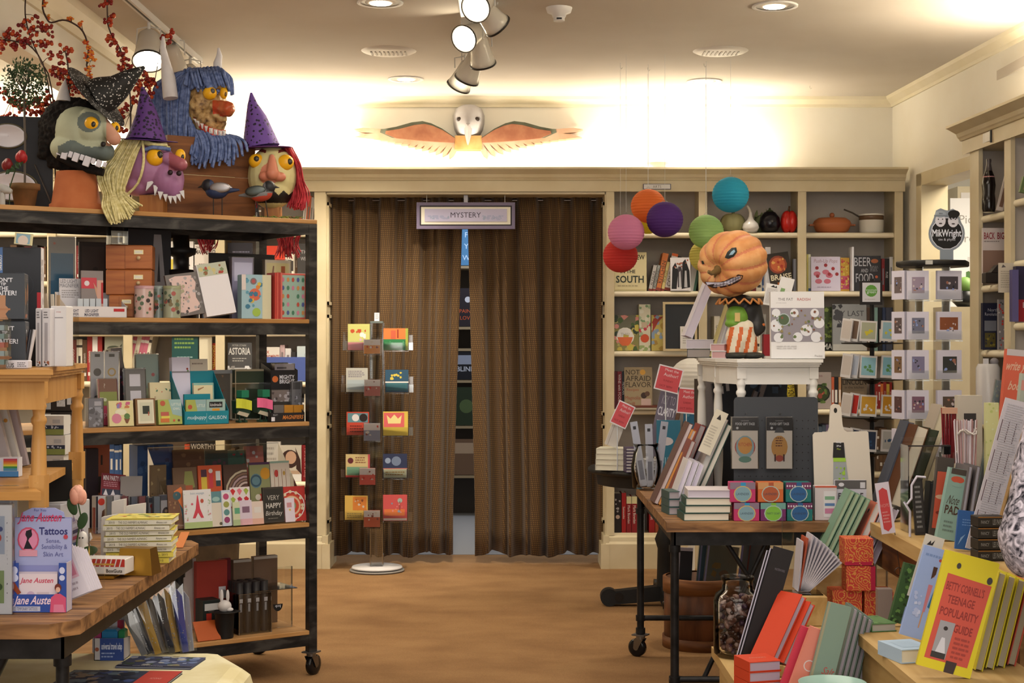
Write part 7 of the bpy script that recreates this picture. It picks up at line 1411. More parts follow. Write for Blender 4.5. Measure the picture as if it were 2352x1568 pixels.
for i,(px,w_,h_,Y)in enumerate(((272,14,50,4.7),(310,20,48,4.62),(250,16,30,4.55),(352,18,26,4.6))):
 r=thing('porcelain_vase','%s white porcelain paper bag vase behind the almanacs'%('slim tall','wide','small','low right')[i],'vase',(xat(px,Y),Y,Z+.001));s=Y/F;b=B();hh_=(h_+62)*s;w2=w_*s
 b.add([(-w2,-.015,0),(w2,-.015,0),(w2,.015,0),(-w2,.015,0),(-w2*.9,-.014,hh_),(w2*1.1,-.014,hh_+.008),(w2*1.15,.016,hh_+.008),(-w2*.9,.016,hh_),(-w2*.75,-.01,hh_-.001),(w2*.9,-.01,hh_+.006),(w2*.95,.012,hh_+.006),(-w2*.75,.012,hh_-.001),(-w2*.7,-.01,hh_-.03),(w2*.8,-.01,hh_-.03),(w2*.8,.01,hh_-.03),(-w2*.7,.01,hh_-.03)],
[(3,2,1,0),(0,1,5,4),(1,2,6,5),(2,3,7,6),(3,0,4,7),(4,5,9,8),(5,6,10,9),(6,7,11,10),(7,4,8,11),(8,9,13,12),(9,10,14,13),(10,11,15,14),(11,8,12,15),(12,13,14,15)],'dcd4c4:g');b.build('body',r)
fy(card,4.75,'orange folded card at the back corner of the left pipe table',400,420,1232,Z,.002,'c87840',None,lean=70)
zz=Z
for i in range(7):
 fy(card,4.66-.003*(i%2),'%s boxed garden set of the stack behind the honey stand legs'%('bottom','second','third','fourth','fifth','sixth','topmost')[i],98+(i%2)*3,154+(i%2)*3,784+(EZ-zz-.058)*F/4.66,zz,.07,'d8d0c0',[('r',0,0,1,.42,'8c944c'),('r',0,.3,1,.5,'2c3448'),('n',120+i,8,'c8ccd0',(.1,.32,.9,.48),.04),('r',.55,.6,.85,.8,'b8b4ac')],cat='box',name='boxed_set',group='boxed garden sets');zz+=.06
for i in range(9):
 ty(4.77,'%s dark boxed kit with a barcode, stacked behind the honey stand'%('lowest','second','third','fourth','fifth','sixth','seventh','eighth','highest')[i],'kit_box','box',96,165,784+(EZ-(Z+.0607*i)-.0595)*F/4.77,Z+.0607*i,.1,'2c2420',[('r',0,.1,.3,.9,'b8b8b0'),('d',.1,.5,.05,'4c5c6c'),('d',.22,.5,.05,'3c7c3c'),('r',.5,.25,.78,.8,'d0ccc4'),('n',130+i,20,'2c2c2c',(.52,.3,.76,.75),.012),('r',.84,.35,.98,.8,'d0ccc4')])
for i,(a,c,t,cc,nm,tl)in enumerate(((6,30,900,'b8b0ac','pale grey folder',-14),(24,50,894,'c8c4b8','white sticker sheet with coloured dots',-14),(42,66,928,'b0a09c','mauve grey stack of papers',-12),(-8,14,910,'8c9490','grey green folder',-10))):
 fy(card,4.2+.05*i,nm+' leaning under the honey stand',a,c,t,1.031,.02,cc,[('d',.3,.85,.18,'3c2c2c'),('d',.7,.85,.18,'a83c4c'),('d',.3,.6,.18,'4c8c5c'),('d',.7,.6,.18,'c88c34')]if i==1 else None,tilt=tl,cat='paper',name='paper_folder')
for i in range(4):fy(card,4.35,'black and lime spine, %s from left, under the honey stand'%ORD[i],10+13*i,22+13*i,1040,1.031,.08,'1c1a18',[('r',.4,.7,.7,1,'b8b828')],cat='book',name='book')
# ---- on the cream bench
Z=BZ
r=thing('tie_pack_fan','fan of bagged neckties in clear plastic on the cream bench','ties',(xat(398,4.74),4.74,Z+.001));s=4.74/F*1.08
cols=['8c8880','3c3c40','2c3c7c','c89a38','7c7468','34343c','2c2c30','c89a38','44444c','2c3c8c','8c8c94']
for i,c_ in enumerate(cols):
 a=-28+i*6.2;l_=(138+8*sin(i))*s;Q=T((-62+i*9)*s,.012*(i%3)+.005*i,.004)@Ry(R(-24+i*1.6));b=B()
 b.prism([(-6*s,0),(7*s,0),(12*s,l_*.85),(3*s,l_*.97),(-9*s,l_*.85)],0,.006,c_,Q);n_=6
 b.art([('n',140+i,12,'b8b4b0 8c8478',(-.2,.1,.3,.9),.1)],14*s,l_,Q,False)
 t_=b.build('necktie',r);b=B();rg=random.Random(i);pts=[(-10*s,-.004,0),(14*s,-.004,0),(18*s,-.006,l_*.5),(16*s,-.01,l_),(4*s,-.002,l_*1.1),(-12*s,-.01,l_),(-14*s,-.006,l_*.5)]
 b.add([tuple(Q@Vector(p))for p in pts]+[tuple(Q@Vector((0,-.016,l_*.5)))],[(k_,(k_+1)%7,7)for k_ in range(7)],'wrap');b.build('plastic_sleeve',t_)
def flat(label,name,cat,Y,a,c,zz,d,th,m,ops=None,turn=0,pages='d8d0c0'):
 w=(c-a)/F*Y;r=thing(name,label,cat,M=T(xat((a+c)/2,Y),Y,zz+.0007)@Rz(R(turn)))
 b=B();b.box(-w/2,w/2,0,d,th-.002,th,m);b.box(-w/2,w/2,0,d,0,.002,m);b.art(ops,w,d,T(-w/2,0,th+.0002)@Rx(-pi/2));b.build('cover',r)
 p=B();p.box(-w/2+.001,w/2-.002,.002,d-.002,.002,th-.002,pages);p.build('page_block',r);return r
flat('flat calendar with a painted landscape lettered CAROLINA','calendar','calendar',4.56,262,440,Z,.15,.006,'3c4460',[('n',150,40,'5c6c8c 7c7454 8c94a8 3c4c3c a8a498',(0,.12,1,1),.07),('r',0,0,1,.12,'2c2c38'),('t',.42,.06,.06,'NORTH CAROLINA','c8c8d0',.4)],-6)
flat('flat dark picture book with a red corner at the bottom edge','picture_book','book',4.3,110,375,Z,.2,.008,'2c3448',[('n',151,50,'3c4c7c 5c6c74 242834 7c6c5c',(0,0,.68,1),.06),('r',.7,0,1,1,'b83c30'),('t',.85,.5,.1,'ICONS','d89c8c',.1)],-4)
tray('white tray of travel adapters beside the left table leg',216,284,1466,0,Z,.08,'c8c0b8',[('r',.2,0,1,1,'2c4888'),('t',.6,.6,.3,'universal travel adap','dce0e8',.7,1),('l',.25,.1,.7,.4,2,'98a8c8'),('d',.1,.5,.07,'a0583c')],fr=yf(4.68),back=.06)
for i,(a,c,cc,nm)in enumerate(((216,232,'a83c64','pink'),(234,270,'2c7ca8','blue'),(272,286,'2c7c4c','green'))):ty(4.7,'%s rounded travel adapter in the white tray'%nm,'travel_adapter','adapter',a,c,1446,Z+.003,.04,cc+':g',None,bev=.006)
ty(4.79,'white box back with a green and a red square in circles','display_board','board',212,286,1398,Z,.004,'c8c4c0',[('o',.3,.5,.25,.24,'8c8c88'),('r',.22,.4,.38,.56,'2c6c3c'),('o',.85,.6,.25,.24,'8c8c88'),('r',.78,.55,.98,.75,'b8344c')])
# ================================================================ RIGHT SIDE: WHITE STAND
Z=WZ
# ---- pumpkin headed figure
K_=PX(1690,815,0,yf(6.0));s=K_.s
r=thing('pumpkin_figure','snarling pumpkin headed figure in a black jacket and striped trousers on the white stand','figurine',(K_.x,K_.y,Z+.001))
def H(px,py,d=0):return((px-1690)*s,d*s,(815-py)*s)
c0=Vector(H(1683,597));ax=Vector((-.62,-.66,-.22)).normalized()
parts=[]
q0=Vector((0,0,1)).rotation_difference(ax).to_matrix().to_4x4()
for i in range(11):
 a=2*pi*i/11;o_=q0@Vector((cos(a)*34*s,sin(a)*34*s,0));parts.append((tuple(c0+o_),(43*s,33*s,70*s),(Rz(0)@q0@Rz(a))))
parts.append((tuple(c0),(60*s,60*s,60*s),q0))
def pp(c,n):
 d=Vector(c)-c0;l=q0.inverted()@d;a=math.atan2(l.y,l.x)/(2*pi/11);f=abs(a-round(a))
 return 'pumpkinred' if f>.42 else None
blob('head',r,parts,.006,'pumpkin',2,pp)
from mathutils.bvhtree import BVHTree
hd=[o for o in COL.objects if o.parent==r][0];bv=BVHTree.FromPolygons([v.co[:]for v in hd.data.vertices],[p.vertices[:]for p in hd.data.polygons])
def on(px,py,off=1.5):
 h=bv.ray_cast(Vector(H(px,py,-300)),Vector((0,1,0)));p=h[0]if h[0]else Vector(H(px,py,-40));return p+Vector((0,-off*s,0))
def patch(pts,m,off,name):
 b=B();c=[sum(p[0]for p in pts)/len(pts),sum(p[1]for p in pts)/len(pts)];n=len(pts);rows_=[pts,[((x+c[0])/2,(y+c[1])/2)for x,y in pts]]
 vs=[on(x,y,off)for rr in rows_ for x,y in rr]+[on(*c,off)];b.add(vs,[(i,(i+1)%n,n+(i+1)%n,n+i)for i in range(n)]+[(n+i,n+(i+1)%n,2*n)for i in range(n)],m);return b.build(name,r)
top_=[(1612,641),(1622,645),(1635,645),(1648,642),(1662,637),(1674,631),(1684,626)];bot=[(1696,628),(1694,636),(1684,644),(1668,651),(1650,655),(1634,655),(1620,650)]
patch(top_+bot,'2c1414',1.2,'mouth');cx_=[(1615,642),(1626,646),(1640,646),(1654,642),(1667,637),(1678,632),(1688,629)];cb=[(1618,648),(1628,652),(1640,653),(1654,651),(1668,647),(1680,641),(1691,634)]
patch(cx_+cb[::-1],'c4bcc0',4,'teeth')
b=B();b.tube([on((a[0]+c[0])/2,(a[1]+c[1])/2,5)for a,c in zip(cx_,cb)],.5*s,'3c3034',n=4)
for i in range(13):t=i/12*5.98;k0=int(t);f=t-k0;u=[cx_[k0][j]*(1-f)+cx_[k0+1][j]*f for j in(0,1)];w_=[cb[k0][j]*(1-f)+cb[k0+1][j]*f for j in(0,1)];b.tube([on(*u,5),on(*w_,5)],.5*s,'3c3034',n=4)
b.build('tooth_gaps',r)
patch([(1654,588),(1660,575),(1670,566),(1680,565),(1682,575),(1674,586),(1662,591)],'1c2420',1.4,'eye_socket');patch([(1663,583),(1668,575),(1675,570),(1677,575),(1671,582)],'8ca8b0',3,'eye');patch([(1606,590),(1611,593),(1614,600),(1610,601)],'1c2420',1.4,'eye_socket')
p0=on(1640,617,0);b=B();b.tube([p0+Vector((8*s,4*s,8*s)),p0+Vector((0,-10*s,0)),p0+Vector((-14*s,-26*s,-6*s)),p0+Vector((-22*s,-30*s,-2*s))],[13*s,8*s,5*s,4*s],'705830',n=9)
for dx,dz in((14,-10),(18,2),(-4,-14),(6,16)):b.tube([p0+Vector((0,-6*s,0)),p0+Vector((dx*s,-2*s,dz*s))],[5*s,1.5*s],'705830',n=6)
b.build('stem',r)
def pb(c,n):
 x=c.x/s+1690;y=815-c.z/s
 if y>743:return 'c8602c' if(abs(((x-1690)*.9+(y-743)*.18)/9.5%2-1)<.42)else 'd8c8a8'
blob('trousers',r,[(H(1700,765),(34*s,26*s,30*s)),(H(1698,745),H(1688,800),26*s,22*s),(H(1712,745),H(1722,800),24*s,20*s)],.005,'d8c8a8',3,pb)
blob('waistcoat',r,[(H(1695,718),(28*s,25*s,28*s)),(H(1688,735),(24*s,24*s,12*s))],.005,'6c9430',3)
blob('jacket',r,[(H(1720,705,4),H(1728,745,6),25*s,18*s),(H(1735,700,2),H(1744,745,-6),15*s,14*s),(H(1738,745,-2),(16*s,20*s,20*s)),(H(1704,690,10),(34*s,28*s,22*s)),(H(1716,720,12),(34*s,24*s,34*s))],.005,'22201e',3)
blob('hand',r,[(H(1745,745,-8),(10*s,10*s,11*s)),(H(1738,738,-14),H(1752,738,-14),4*s,4*s)],.004,'c86c30',3)
b=B();rg=random.Random(6)
for i in range(26):
 a=i/26*2*pi;R1,R2=30,54 if i%2 else 46;z_=-8 if i%2 else 4;c1=(cos(a),sin(a));a2=(i+1)/26*2*pi;c2=(cos(a2),sin(a2));z2=-8 if(i+1)%2 else 4;R3=54 if(i+1)%2 else 46
 b.add([(c1[0]*R1*s,c1[1]*R1*s*.8,134*s),(c2[0]*R1*s,c2[1]*R1*s*.8,134*s),(c2[0]*R3*s,c2[1]*R3*s*.8,(128+z2)*s),(c1[0]*R2*s,c1[1]*R2*s*.8,(128+z_)*s)],[(0,1,2,3)],'1c1814')
 b.tube([(c1[0]*R2*s,c1[1]*R2*s*.8,(128+z_)*s),(c2[0]*R3*s,c2[1]*R3*s*.8,(128+z2)*s)],2.5*s,'b87438',n=5)
o=b.build('ruff_collar',r);o.location=(8*s,0,4*s)
for x in(1690,1727):b=B();b.ell(H(x,808,-8),(28*s,32*s,8*s),'2c2c24',n=18);b.build('shoe',r)
b=B();b.box(*[v*s for v in(-6,6,-26,-24)],84*s,104*s,'c8a860');b.build('buckle',r)
# ---- books on the white stand
fy(book,5.78,'white cookbook titled THE FAT RADISH with photographed plates',1770,1893,671,Z,.028,'ded8cc',[('t',.28,.885,.042,'THE FAT','6c6864',.32),('t',.62,.885,.042,'RADISH','b04c44',.3),('t',.2,.83,.014,'KITCHEN DIARIES','b0a8a0',.3),('r',0,.25,1,.755,'8c8484')]+[('d',u,v_,r_,'d8d4cc')for u,v_,r_ in((.1,.68,.08),(.44,.68,.08),(.82,.68,.08),(.1,.49,.12),(.9,.53,.1),(.66,.42,.11),(.14,.31,.09),(.5,.32,.09),(.84,.32,.1))]+[('d',.24,.58,.12,'a8b0a8'),('d',.24,.58,.1,'4c5c3c'),('n',160,40,'5c6c3c 7c4c34 8c7c4c',(.03,.27,.97,.73),.03),('l',.1,.14,.5,.2,2,'c8c0b4'),('t',.88,.04,.03,'Phaidon','8c847c',.14)],lean=4)
r=thing('photo_strip','flat stack of grey magazines under the FAT RADISH cookbook','magazines',(xat(1832,5.74),5.74,Z+.0007));
fy(card,6.0,'small dark red block behind the striped trousers',1752,1771,768,Z,.04,'8c141c',[('r',0,0,1,.1,'d8ccb8')],cat='box',name='box')
bpy.data.objects.remove(r)
fy(card,5.9,'white shelf talker note with handwriting beside the pumpkin head',1752,1786,655,Z+.20,.001,'d8d0c0',[('p',[(.3,.86),(.5,.96),(.6,.88),(.7,.95),(.75,.84)],'1c1c1c'),('l',.1,.1,.9,.8,12,'a8a098')],cat='note',name='note_card',tilt=10)
fy(card,5.92,'second white note card beside the pumpkin head, with a green stamp',1778,1810,640,Z+.2,.001,'dcd4c4',[('r',.2,.4,.5,.6,'7c9c5c')],cat='note',name='note_card',tilt=14)
Y=6.12
for l,a,c,z_,th,cv,pg in(('lower thick olive book lying at the left of the white stand',1578,1632,0,.036,'34382c','9c9084'),('upper white book with a red edge lying at the left of the white stand',1576,1640,.037,.038,'d8d0c8','c0b4b4')):lying(l,6.28,a,c,Z+z_,th,.13,cv,pg,-8)
for i in range(2):lying('%s cream book with a red bordered page edge at the pumpkin figure feet'%('lower','upper')[i],5.98,1634-3*i,1668-3*i,Z+.029*i,.028,.1,'dcd4c8','b88c84',-22)
for l,a,c,t,Y_,tl,cv,pg in(('white book with a floral spine leaning left of the pumpkin figure',1570,1592,640,6.3,22,'d8d0d0','c8bcc0'),('pale yellow book leaning behind the pumpkin figure legs',1634,1644,700,6.2,18,'d0c078','c8b8a8'),('grey white book leaning against the striped trousers',1648,1660,716,6.15,16,'c8c4c0','d0c8c4')):fore(yf(Y_),l,a,c,t,0,Z+(.078 if a==1570 else.0),cv,tilt=tl,pages=pg,d=.12)
# ================= pipe table goods
Z=TZ
TF_=lambda Y,l,a,c,t,cv,tl=0,pg='d8cec8',d=.16,z_=0,**k:fore(yf(Y),l,a,c,t,0,Z+z_,cv,tilt=tl,pages=pg,d=d,**k)
zz=Z
for i,(l,x,cv,pg,th)in enumerate((('lowest green hardcover of the stack at the table corner',1570,'24483c','e0d4b8',.0265),('second green hardcover of the stack at the table corner',1573,'24483c','e0d4b8',.0265),('third green hardcover of the stack at the table corner',1575,'24483c','e0d4b8',.0265),('white paperback on top of the green hardcover stack',1580,'d8ccc4','c8bcc0',.028))):
 lying(l,5.47,x,x+106,zz,th,.15,cv,pg,3-i*1.5);zz+=th+.001
zz=Z
for i in range(3):lying('%s grey edged green book behind the corner stack'%('lowest','middle','top')[i],5.66,1536,1562,zz,.028,.12,'34504c','a89c98',8);zz+=.029
for i,(l,a,c,t,tl,cv,pg,Y_)in enumerate((('dark patterned hardcover, first of the leaning row on the table',1500,1512,975,24,'5c3c34','c8b8b0',6.0),('orange edged hardcover in the leaning row',1514,1523,990,24,'d08830','c0b0a8',5.95),('red brown patterned paperback in the leaning row',1525,1537,1015,22,'7c3428','b8a89c',5.85),
('white book of the leaning row, lower left one',1536,1549,1060,20,'d0c8c0','d8ccd0',5.7),('white book of the leaning row, lower middle one',1550,1564,1062,20,'c8c0bc','d0c4cc',5.7),('white book of the leaning row, lower right one',1565,1578,1068,20,'d8d0c8','ccc0c8',5.7),
('dark red edged book in the upper leaning row',1540,1556,980,22,'8c342c','c0b0a8',6.22),('grey paged book in the upper leaning row',1558,1574,985,22,'4c4c50','b8acb0',6.22),('cream paged book in the upper leaning row, right of the grey one',1576,1590,992,22,'8c7c5c','c8bca8',6.22),('yellow backed book end in the upper leaning row',1592,1604,990,20,'c89028','c89c3c',6.22),
('tall cream book with a colourful patterned board leaning right',1566,1582,965,24,'b0a090','d8d0c0',5.8),('tall book with a green edge leaning at the end of the row',1583,1597,978,24,'2c4c40','dcd0b8',5.78))):TF_(Y_,l,a,c,t,cv,tl,pg)
fy(card,5.78,'cream shelf note card on the tall leaning books',1602,1632,942,Z+.21,.001,'dccfb0',[('p',[(.3,.8),(.45,.92),(.6,.85),(.65,.8)],'2c2420'),('l',.15,.15,.8,.65,8,'b8ac94')],cat='note',name='note_card',tilt=24)
for i,(a,c,t,tl,cv,Y_,nm)in enumerate(((1604,1640,872,0,'1c1814',6.62,'tall black book between the white stand legs'),(1648,1664,900,20,'4c3c34',6.5,'dark brown book leaning between the white stand legs'),(1668,1684,868,18,'2c3848',6.5,'slate blue book leaning under the white stand'))):TF_(Y_,nm,a,c,t,cv,tl,'8c8480')
fy(book,6.55,'dark blue and black patterned cover behind the dark pegboard',1692,1790,868,Z,.04,'28323c',[('n',170,40,'3c5064 1c2028 4c6478',(0,.3,1,1),.1)],one=True,tilt=4)
fy(book,6.5,'black book with small white labels behind the dark pegboard',1660,1722,880,Z,.04,'22262c',[('r',.2,.9,.4,.97,'c8c4c0'),('r',.5,.92,.62,.99,'b8b4b0')],one=True,tilt=-6)
fy(book,6.2,'purple book between the pegboard and the chopping board',1880,1898,938,Z,.03,'5c4890',None,one=True,tilt=-8)
Yp=5.68;w=193/F*Yp;h=hz(yf(Yp),1780,912,0,Z)
r=thing('pegboard_display','dark grey perforated metal board standing on the pipe table','display board',(xat(1782,Yp),Yp,Z+.001))
b=B();e=.014;b.prism([(-w/2,0),(w/2,0),(w/2,h-e),(w/2-e*.3,h-e*.3),(w/2-e,h),(-w/2+e,h),(-w/2+e*.3,h-e*.3),(-w/2,h-e)],-.002,.002,'3c3e40');b.art([('d',.06+.068*i,.12+.068*j,.007,'121214')for i in range(14)for j in range(11)if i>7 or j<5 or j==10 or i%3==0],w,h,T(-w/2,-.002,0));b.build('panel',r)
b=B();b.box(-w/2+.02,w/2-.02,.0,.05,0,.004,'3c3e40');b.build('foot',r)
for i,(a,c,cx_,ops)in enumerate(((1681,1740,1711,[('o',.5,.42,.4,.36,'b83c34'),('d',.5,.42,.36,'8cacac',1.25),('d',.5,.45,.28,'d89c48',1.2),('t',.5,.47,.07,'KITCHEN','b8402c',.5),('d',.5,.18,.25,'5c8c78',.5)]),(1760,1819,1790,[('d',.5,.42,.32,'c8944c',1.4),('l',.35,.42,.68,.62,4,'6c3c28'),('p',[(.3,.7),(.4,.8),(.6,.8),(.7,.7)],'4c4c4c'),('d',.5,.2,.16,'b0503c',.8),('r',.3,.14,.36,.28,'4c2c2c'),('r',.64,.14,.7,.28,'4c2c2c')]))):
 t0,t1=958,1076;z_=zat(t1,Yp-.03);r=fy(card,Yp-.03,('food gift tag pack with a round kitchen picture, left on the pegboard','food gift tag pack with a tan label shape, right on the pegboard')[i],a,c,t0,z_,.014,'d8ccb8',[('r',0,.74,1,1,'18181a'),('t',.5,.87,.05,'FOOD GIFT TAGS','d0ccc4',.75,1),('t',.5,.93,.02,'HANDMADE','b8b4ac',.4),('d',.2,.79,.05,'c8c4bc')]+ops,wrap=True,cat='gift tags',name='gift_tag_pack')
 b=B();b.tube([(0,0,0),(0,-.03,.0),(0,-.034,.006)],.0015,'8c8c88:m',n=5);o=b.build('hook',loc=(xat(cx_,Yp),Yp-.003,zat(950,Yp)));o.name='peg_hook';tag(o,'thin wire hook above the %s gift tag pack'%('left','right')[i],'hook')
bw=[(1677,'b83060','8ca8a8','2c8cb0','pink and grey',1108),(1741,'c8642c','c8642c','a85430','orange',1108),(1805,'1c7068','5c6c80','2c5c88','teal with a plum band',1108),(1686,'b83060','8ca8a8','2c8cb0','pink and grey',1155),(1747,'70285c','a0c050','7cb43c','plum and green',1155),(1808,'1c7068','5c6c80','2c5c88','teal with a plum band',1155)]
zt=hz(yf(5.46),1740,1155,0,Z)
for i,(x,m1,m2,m3,nm,t)in enumerate(bw):
 up=i<3;cl_={'8ca8a8':'84707c','c8642c':'c89058','5c6c80':'6c3054','a0c050':'6c9c8c'}[m2]
 ty(5.46,'%s soap box, %s, %s row below the pegboard'%(nm,('left','middle','right')[i%3],'upper' if up else 'lower'),'soap_box','box',x,x+58,t,Z+(zt+.002 if up else 0),.06,m1,[('r',0,.66,1,1,cl_)]+([('d',.06+.1*j,.82,.03,'d8c8c8',1.4)for j in range(10)]if 'plum band' in nm else[])+[('r',.42,0,.62,1,m3),('d',.5,.42,.36,'c8a860' if i in(0,3)else 'a8b8a8',.9),('d',.5,.42,.32,m3 if i not in(0,3)else '7c9ca0',.9),('t',.5,.42,.12,'PARTY SOAP' if i==4 else 'LAVENDER','34404c',.5)])
Yb=5.62;s=Yb/F;r=thing('chopping_board','white folding chopping board with a handle, standing beside the pegboard','chopping board',M=T(xat(1936,Yb),Yb,Z+.001)@Rx(-R(4)))
b=B();h=262*s;pts=[(-64,0),(70,0),(68,40),(61,165),(57,168),(12,166),(5,170),(2,180),(-1,214),(-5,220),(-18,222),(-25,217),(-27,205),(-29,175),(-33,166),(-62,165),(-67,160)]
pts=[((x+0)*s,z_*s*1.16)for x,z_ in pts];b.prism(pts,-.004,.004,'d8ccb4');b.build('board',r)
b=B();b.art([('d',.5,.5,.5,'1c1810',1.5)],8*s,12*s,T(-18*s,-.004,236*s));b.build('hanging_hole',r)
b=B();b.add([(-22*s,-.006,70*s),(14*s,-.006,70*s),(4*s,-.006,168*s),(-20*s,-.006,168*s)],[(0,1,2,3)],'9ca098');b.add([(-22*s,-.0064,133*s),(6*s,-.0064,133*s),(4*s,-.0064,168*s),(-20*s,-.0064,168*s)],[(0,1,2,3)],'1c1a1a');b.add([(-21*s,-.0066,124*s),(8*s,-.0066,124*s),(7*s,-.0066,133*s),(-21*s,-.0066,133*s)],[(0,1,2,3)],'9cc43c')
b.art([('t',.42,.86,.1,'Chop','dcd8d4',.3,1),('t',.42,.66,.1,'2Pot','dcd8d4',.3,1),('t',.42,.48,.1,'Plus','b8c844',.3,0)],50*s,40*s,T(-29*s,-.0066,134*s));b.art([('n',171,14,'9cc43c 7ca42c',(.1,.1,.8,.9),.12)],30*s,40*s,T(-18*s,-.0066,76*s));lab(b.build('label_card',r),'grey, lime and black product card')
ty(5.5,'white FLIPSIDE package with an orange stamp in front of the chopping board','flip_package','package',1918,1990,1103,Z,.02,'ccc8c8',[('r',0,.78,1,1,'5c5854'),('d',.2,.89,.09,'d8d4d0',.7),('r',.8,.8,.96,.95,'d0ccc8'),('t',.5,.6,.16,'FLIPSIDE','3c3838',.8,1),('p',[(.55,.25),(.85,.38),(.9,.2),(.6,.08)],'b8442c'),('t',.72,.24,.1,'CLEAN','2c2420',.28,1,20)])
ty(5.48,'white notepad pack with pink and green printing','list_pad','notepad',1872,1922,1116,Z,.04,'cfc0b8',[('r',0,.95,1,1,'c8583c'),('r',.4,.1,.95,.85,'dcd4cc'),('r',.45,.6,.9,.7,'7ca47c'),('r',.45,.42,.9,.5,'5c7ca4'),('r',.45,.2,.9,.35,'c87c94')])
r=thing('glass_vase','clear glass vase holding silver bookmarks at the back corner of the table','vase',(xat(1484,6.62),6.62,Z+.001));b=B();b.lathe([(.04,0),(.06,.01),(.066,.1),(.055,.16),(.045,.18),(.058,.2),(.056,.2),(.043,.18),(.053,.16),(.063,.1),(.056,.012),(.001,.01)],'jar',n=30,cap=False);b.build('body',r)
for i,(x,tl)in enumerate(((1470,-9),(1486,-2),(1500,7))):fy(card,6.62,'silver wrapped bookmark %s in the glass vase'%('left','middle','right')[i],x,x+17,968+6*(i==1),Z+.013,.004,'a8a8ac:g',[('r',.3,.88,.7,.93,'2c2c30'),('r',.2,.1,.8,.4,'6c6c74')],cat='bookmark',name='bookmark',tilt=tl)
# ================= pedestal table goods
Z=.731;zz=Z
for i in range(4):lying('%s cream paperback of the stack on the round pedestal table'%('lowest','second','third','topmost')[i],7.72,1366+i,1442-i,zz,.027,.15,'d8d0b4','dcd4b8',-18+i*2);zz+=.028
fy(card,7.75,'white booklet holder leaning on the cream paperbacks',1388,1416,980,zz+.0,.04,'d0c8b8',[('r',.2,.0,.24,1,'a89c8c')],cat='holder',name='booklet_holder',tilt=20)
zz=Z
for i in range(8):lying('purple edged notebook %s from bottom of the small stack beside the vase'%ORD[i],7.6,1438,1462,zz,.014,.1,'3c2c4c','c8c0b8',4);zz+=.0155
SG=[('r',.05,.05,.95,.95,'c84c50'),('t',.55,.85,.11,'Meet the','e0ccc8',.55),('t',.55,.66,.13,'Author!','e0ccc8',.6),('t',.5,.42,.08,'SUNDAY','7c2028',.4),('t',.45,.2,.08,'OCT 30TH','7c2028',.6)]
for l,a,c,t,b_,tl in(('red sign reading Meet the Author, tilted on the cream paperbacks',1398,1438,930,986,25),('large red sign reading Meet the Author above the CLARITY book',1500,1558,848,906,14),('red sign reading Meet the Author, half hidden by the white stand leg',1553,1600,893,952,5)):
 Y_=7.7;zb_=zat(b_,Y_);r0=fy(card,Y_,'x',a,c,t,zb_,.003,'e0d8d4',SG,tilt=tl,cat='sign',name='sheet');M0=r0.matrix_world.copy();r=thing('author_sign',l,'sign',M=M0);r0.parent=r;r0.matrix_basis=I4
 del r0['label'],r0['category']
 b=B();q_=M0.inverted();b.tube([q_@(M0.translation+Vector((0,.004,.02))),q_@Vector((M0.translation.x,M0.translation.y+.004,.733))],.003,'c8c8c4',n=6);b.build('holder_stem',r)
fy(book,7.85,'grey lilac book lettered CLARITY on the round table',1486,1530,903,Z+.05,.04,'6c6470',[('t',.5,.88,.14,'KEY TO','a8a0a8',.7),('t',.5,.7,.13,'CLARITY','dcd8d8',.9,1),('l',.1,.52,.8,.58,1,'a8a0a8'),('o',.5,.3,.2,.17,'8c8490')],tilt=12)
fy(card,7.6,'teal patterned book on the round table behind the leaning row',1508,1562,965,Z,.03,'2c6c80',[('d',.4,.6,.3,'c8c0bc',.6),('t',.5,.2,.2,'FIRE','8cb4bc',.7),('r',0,0,1,.1,'245868')],cat='book',name='book')
fy(book,7.9,'blue flowered book behind the lower author sign',1570,1602,945,Z,.03,'34708c',[('n',172,14,'5c9cb0 244c60',(0,0,1,1),.15)],one=True)
fore(yf(7.95),'brown paged book standing beside the CLARITY book',1536,1548,905,0,Z,'5c4034',tilt=12,pages='a89888')
zz=Z
for i in range(3):lying('%s white book of the pile under the CLARITY book'%('lowest','middle','upper')[i],7.75,1490,1540,zz,.016,.14,'c8c0bc','d0c8c4',10);zz+=.0165
for i,(x,t,w_,tl,Y_,cc,ops,nm)in enumerate(((1548,1258,34,3,6.98,'a8a0a4',[('r',.15,.0,1,.96,'14141a')],'black framed print in the wooden tub, leftmost'),(1590,1240,70,5,7.02,'5c7070',[('r',.05,.0,.95,.95,'4c6468'),('r',.05,.0,.1,1,'9c94b0')],'teal print standing at the back of the wooden tub'),(1602,1256,72,7,6.9,'6c6c58',[('n',180,12,'8c6c30 7c5c3c',(.2,.4,.8,.8),.14),('d',.72,.62,.07,'8c3028'),('r',.65,.06,.85,.16,'a8a498'),('r',0,0,.06,1,'a49cb4')],'print with a yellow fruit picture in the wooden tub'),(1680,1242,58,7,6.94,'5c6464',[('r',0,0,.08,1,'8c84b0'),('r',.3,.6,.36,.95,'7c3428')],'grey wrapped print at the right of the wooden tub'))):
 fy(card,Y_,nm,x,x+w_,t,.06,.008,cc,ops,tilt=tl,cat='print',name='framed_print',wrap=i>0)
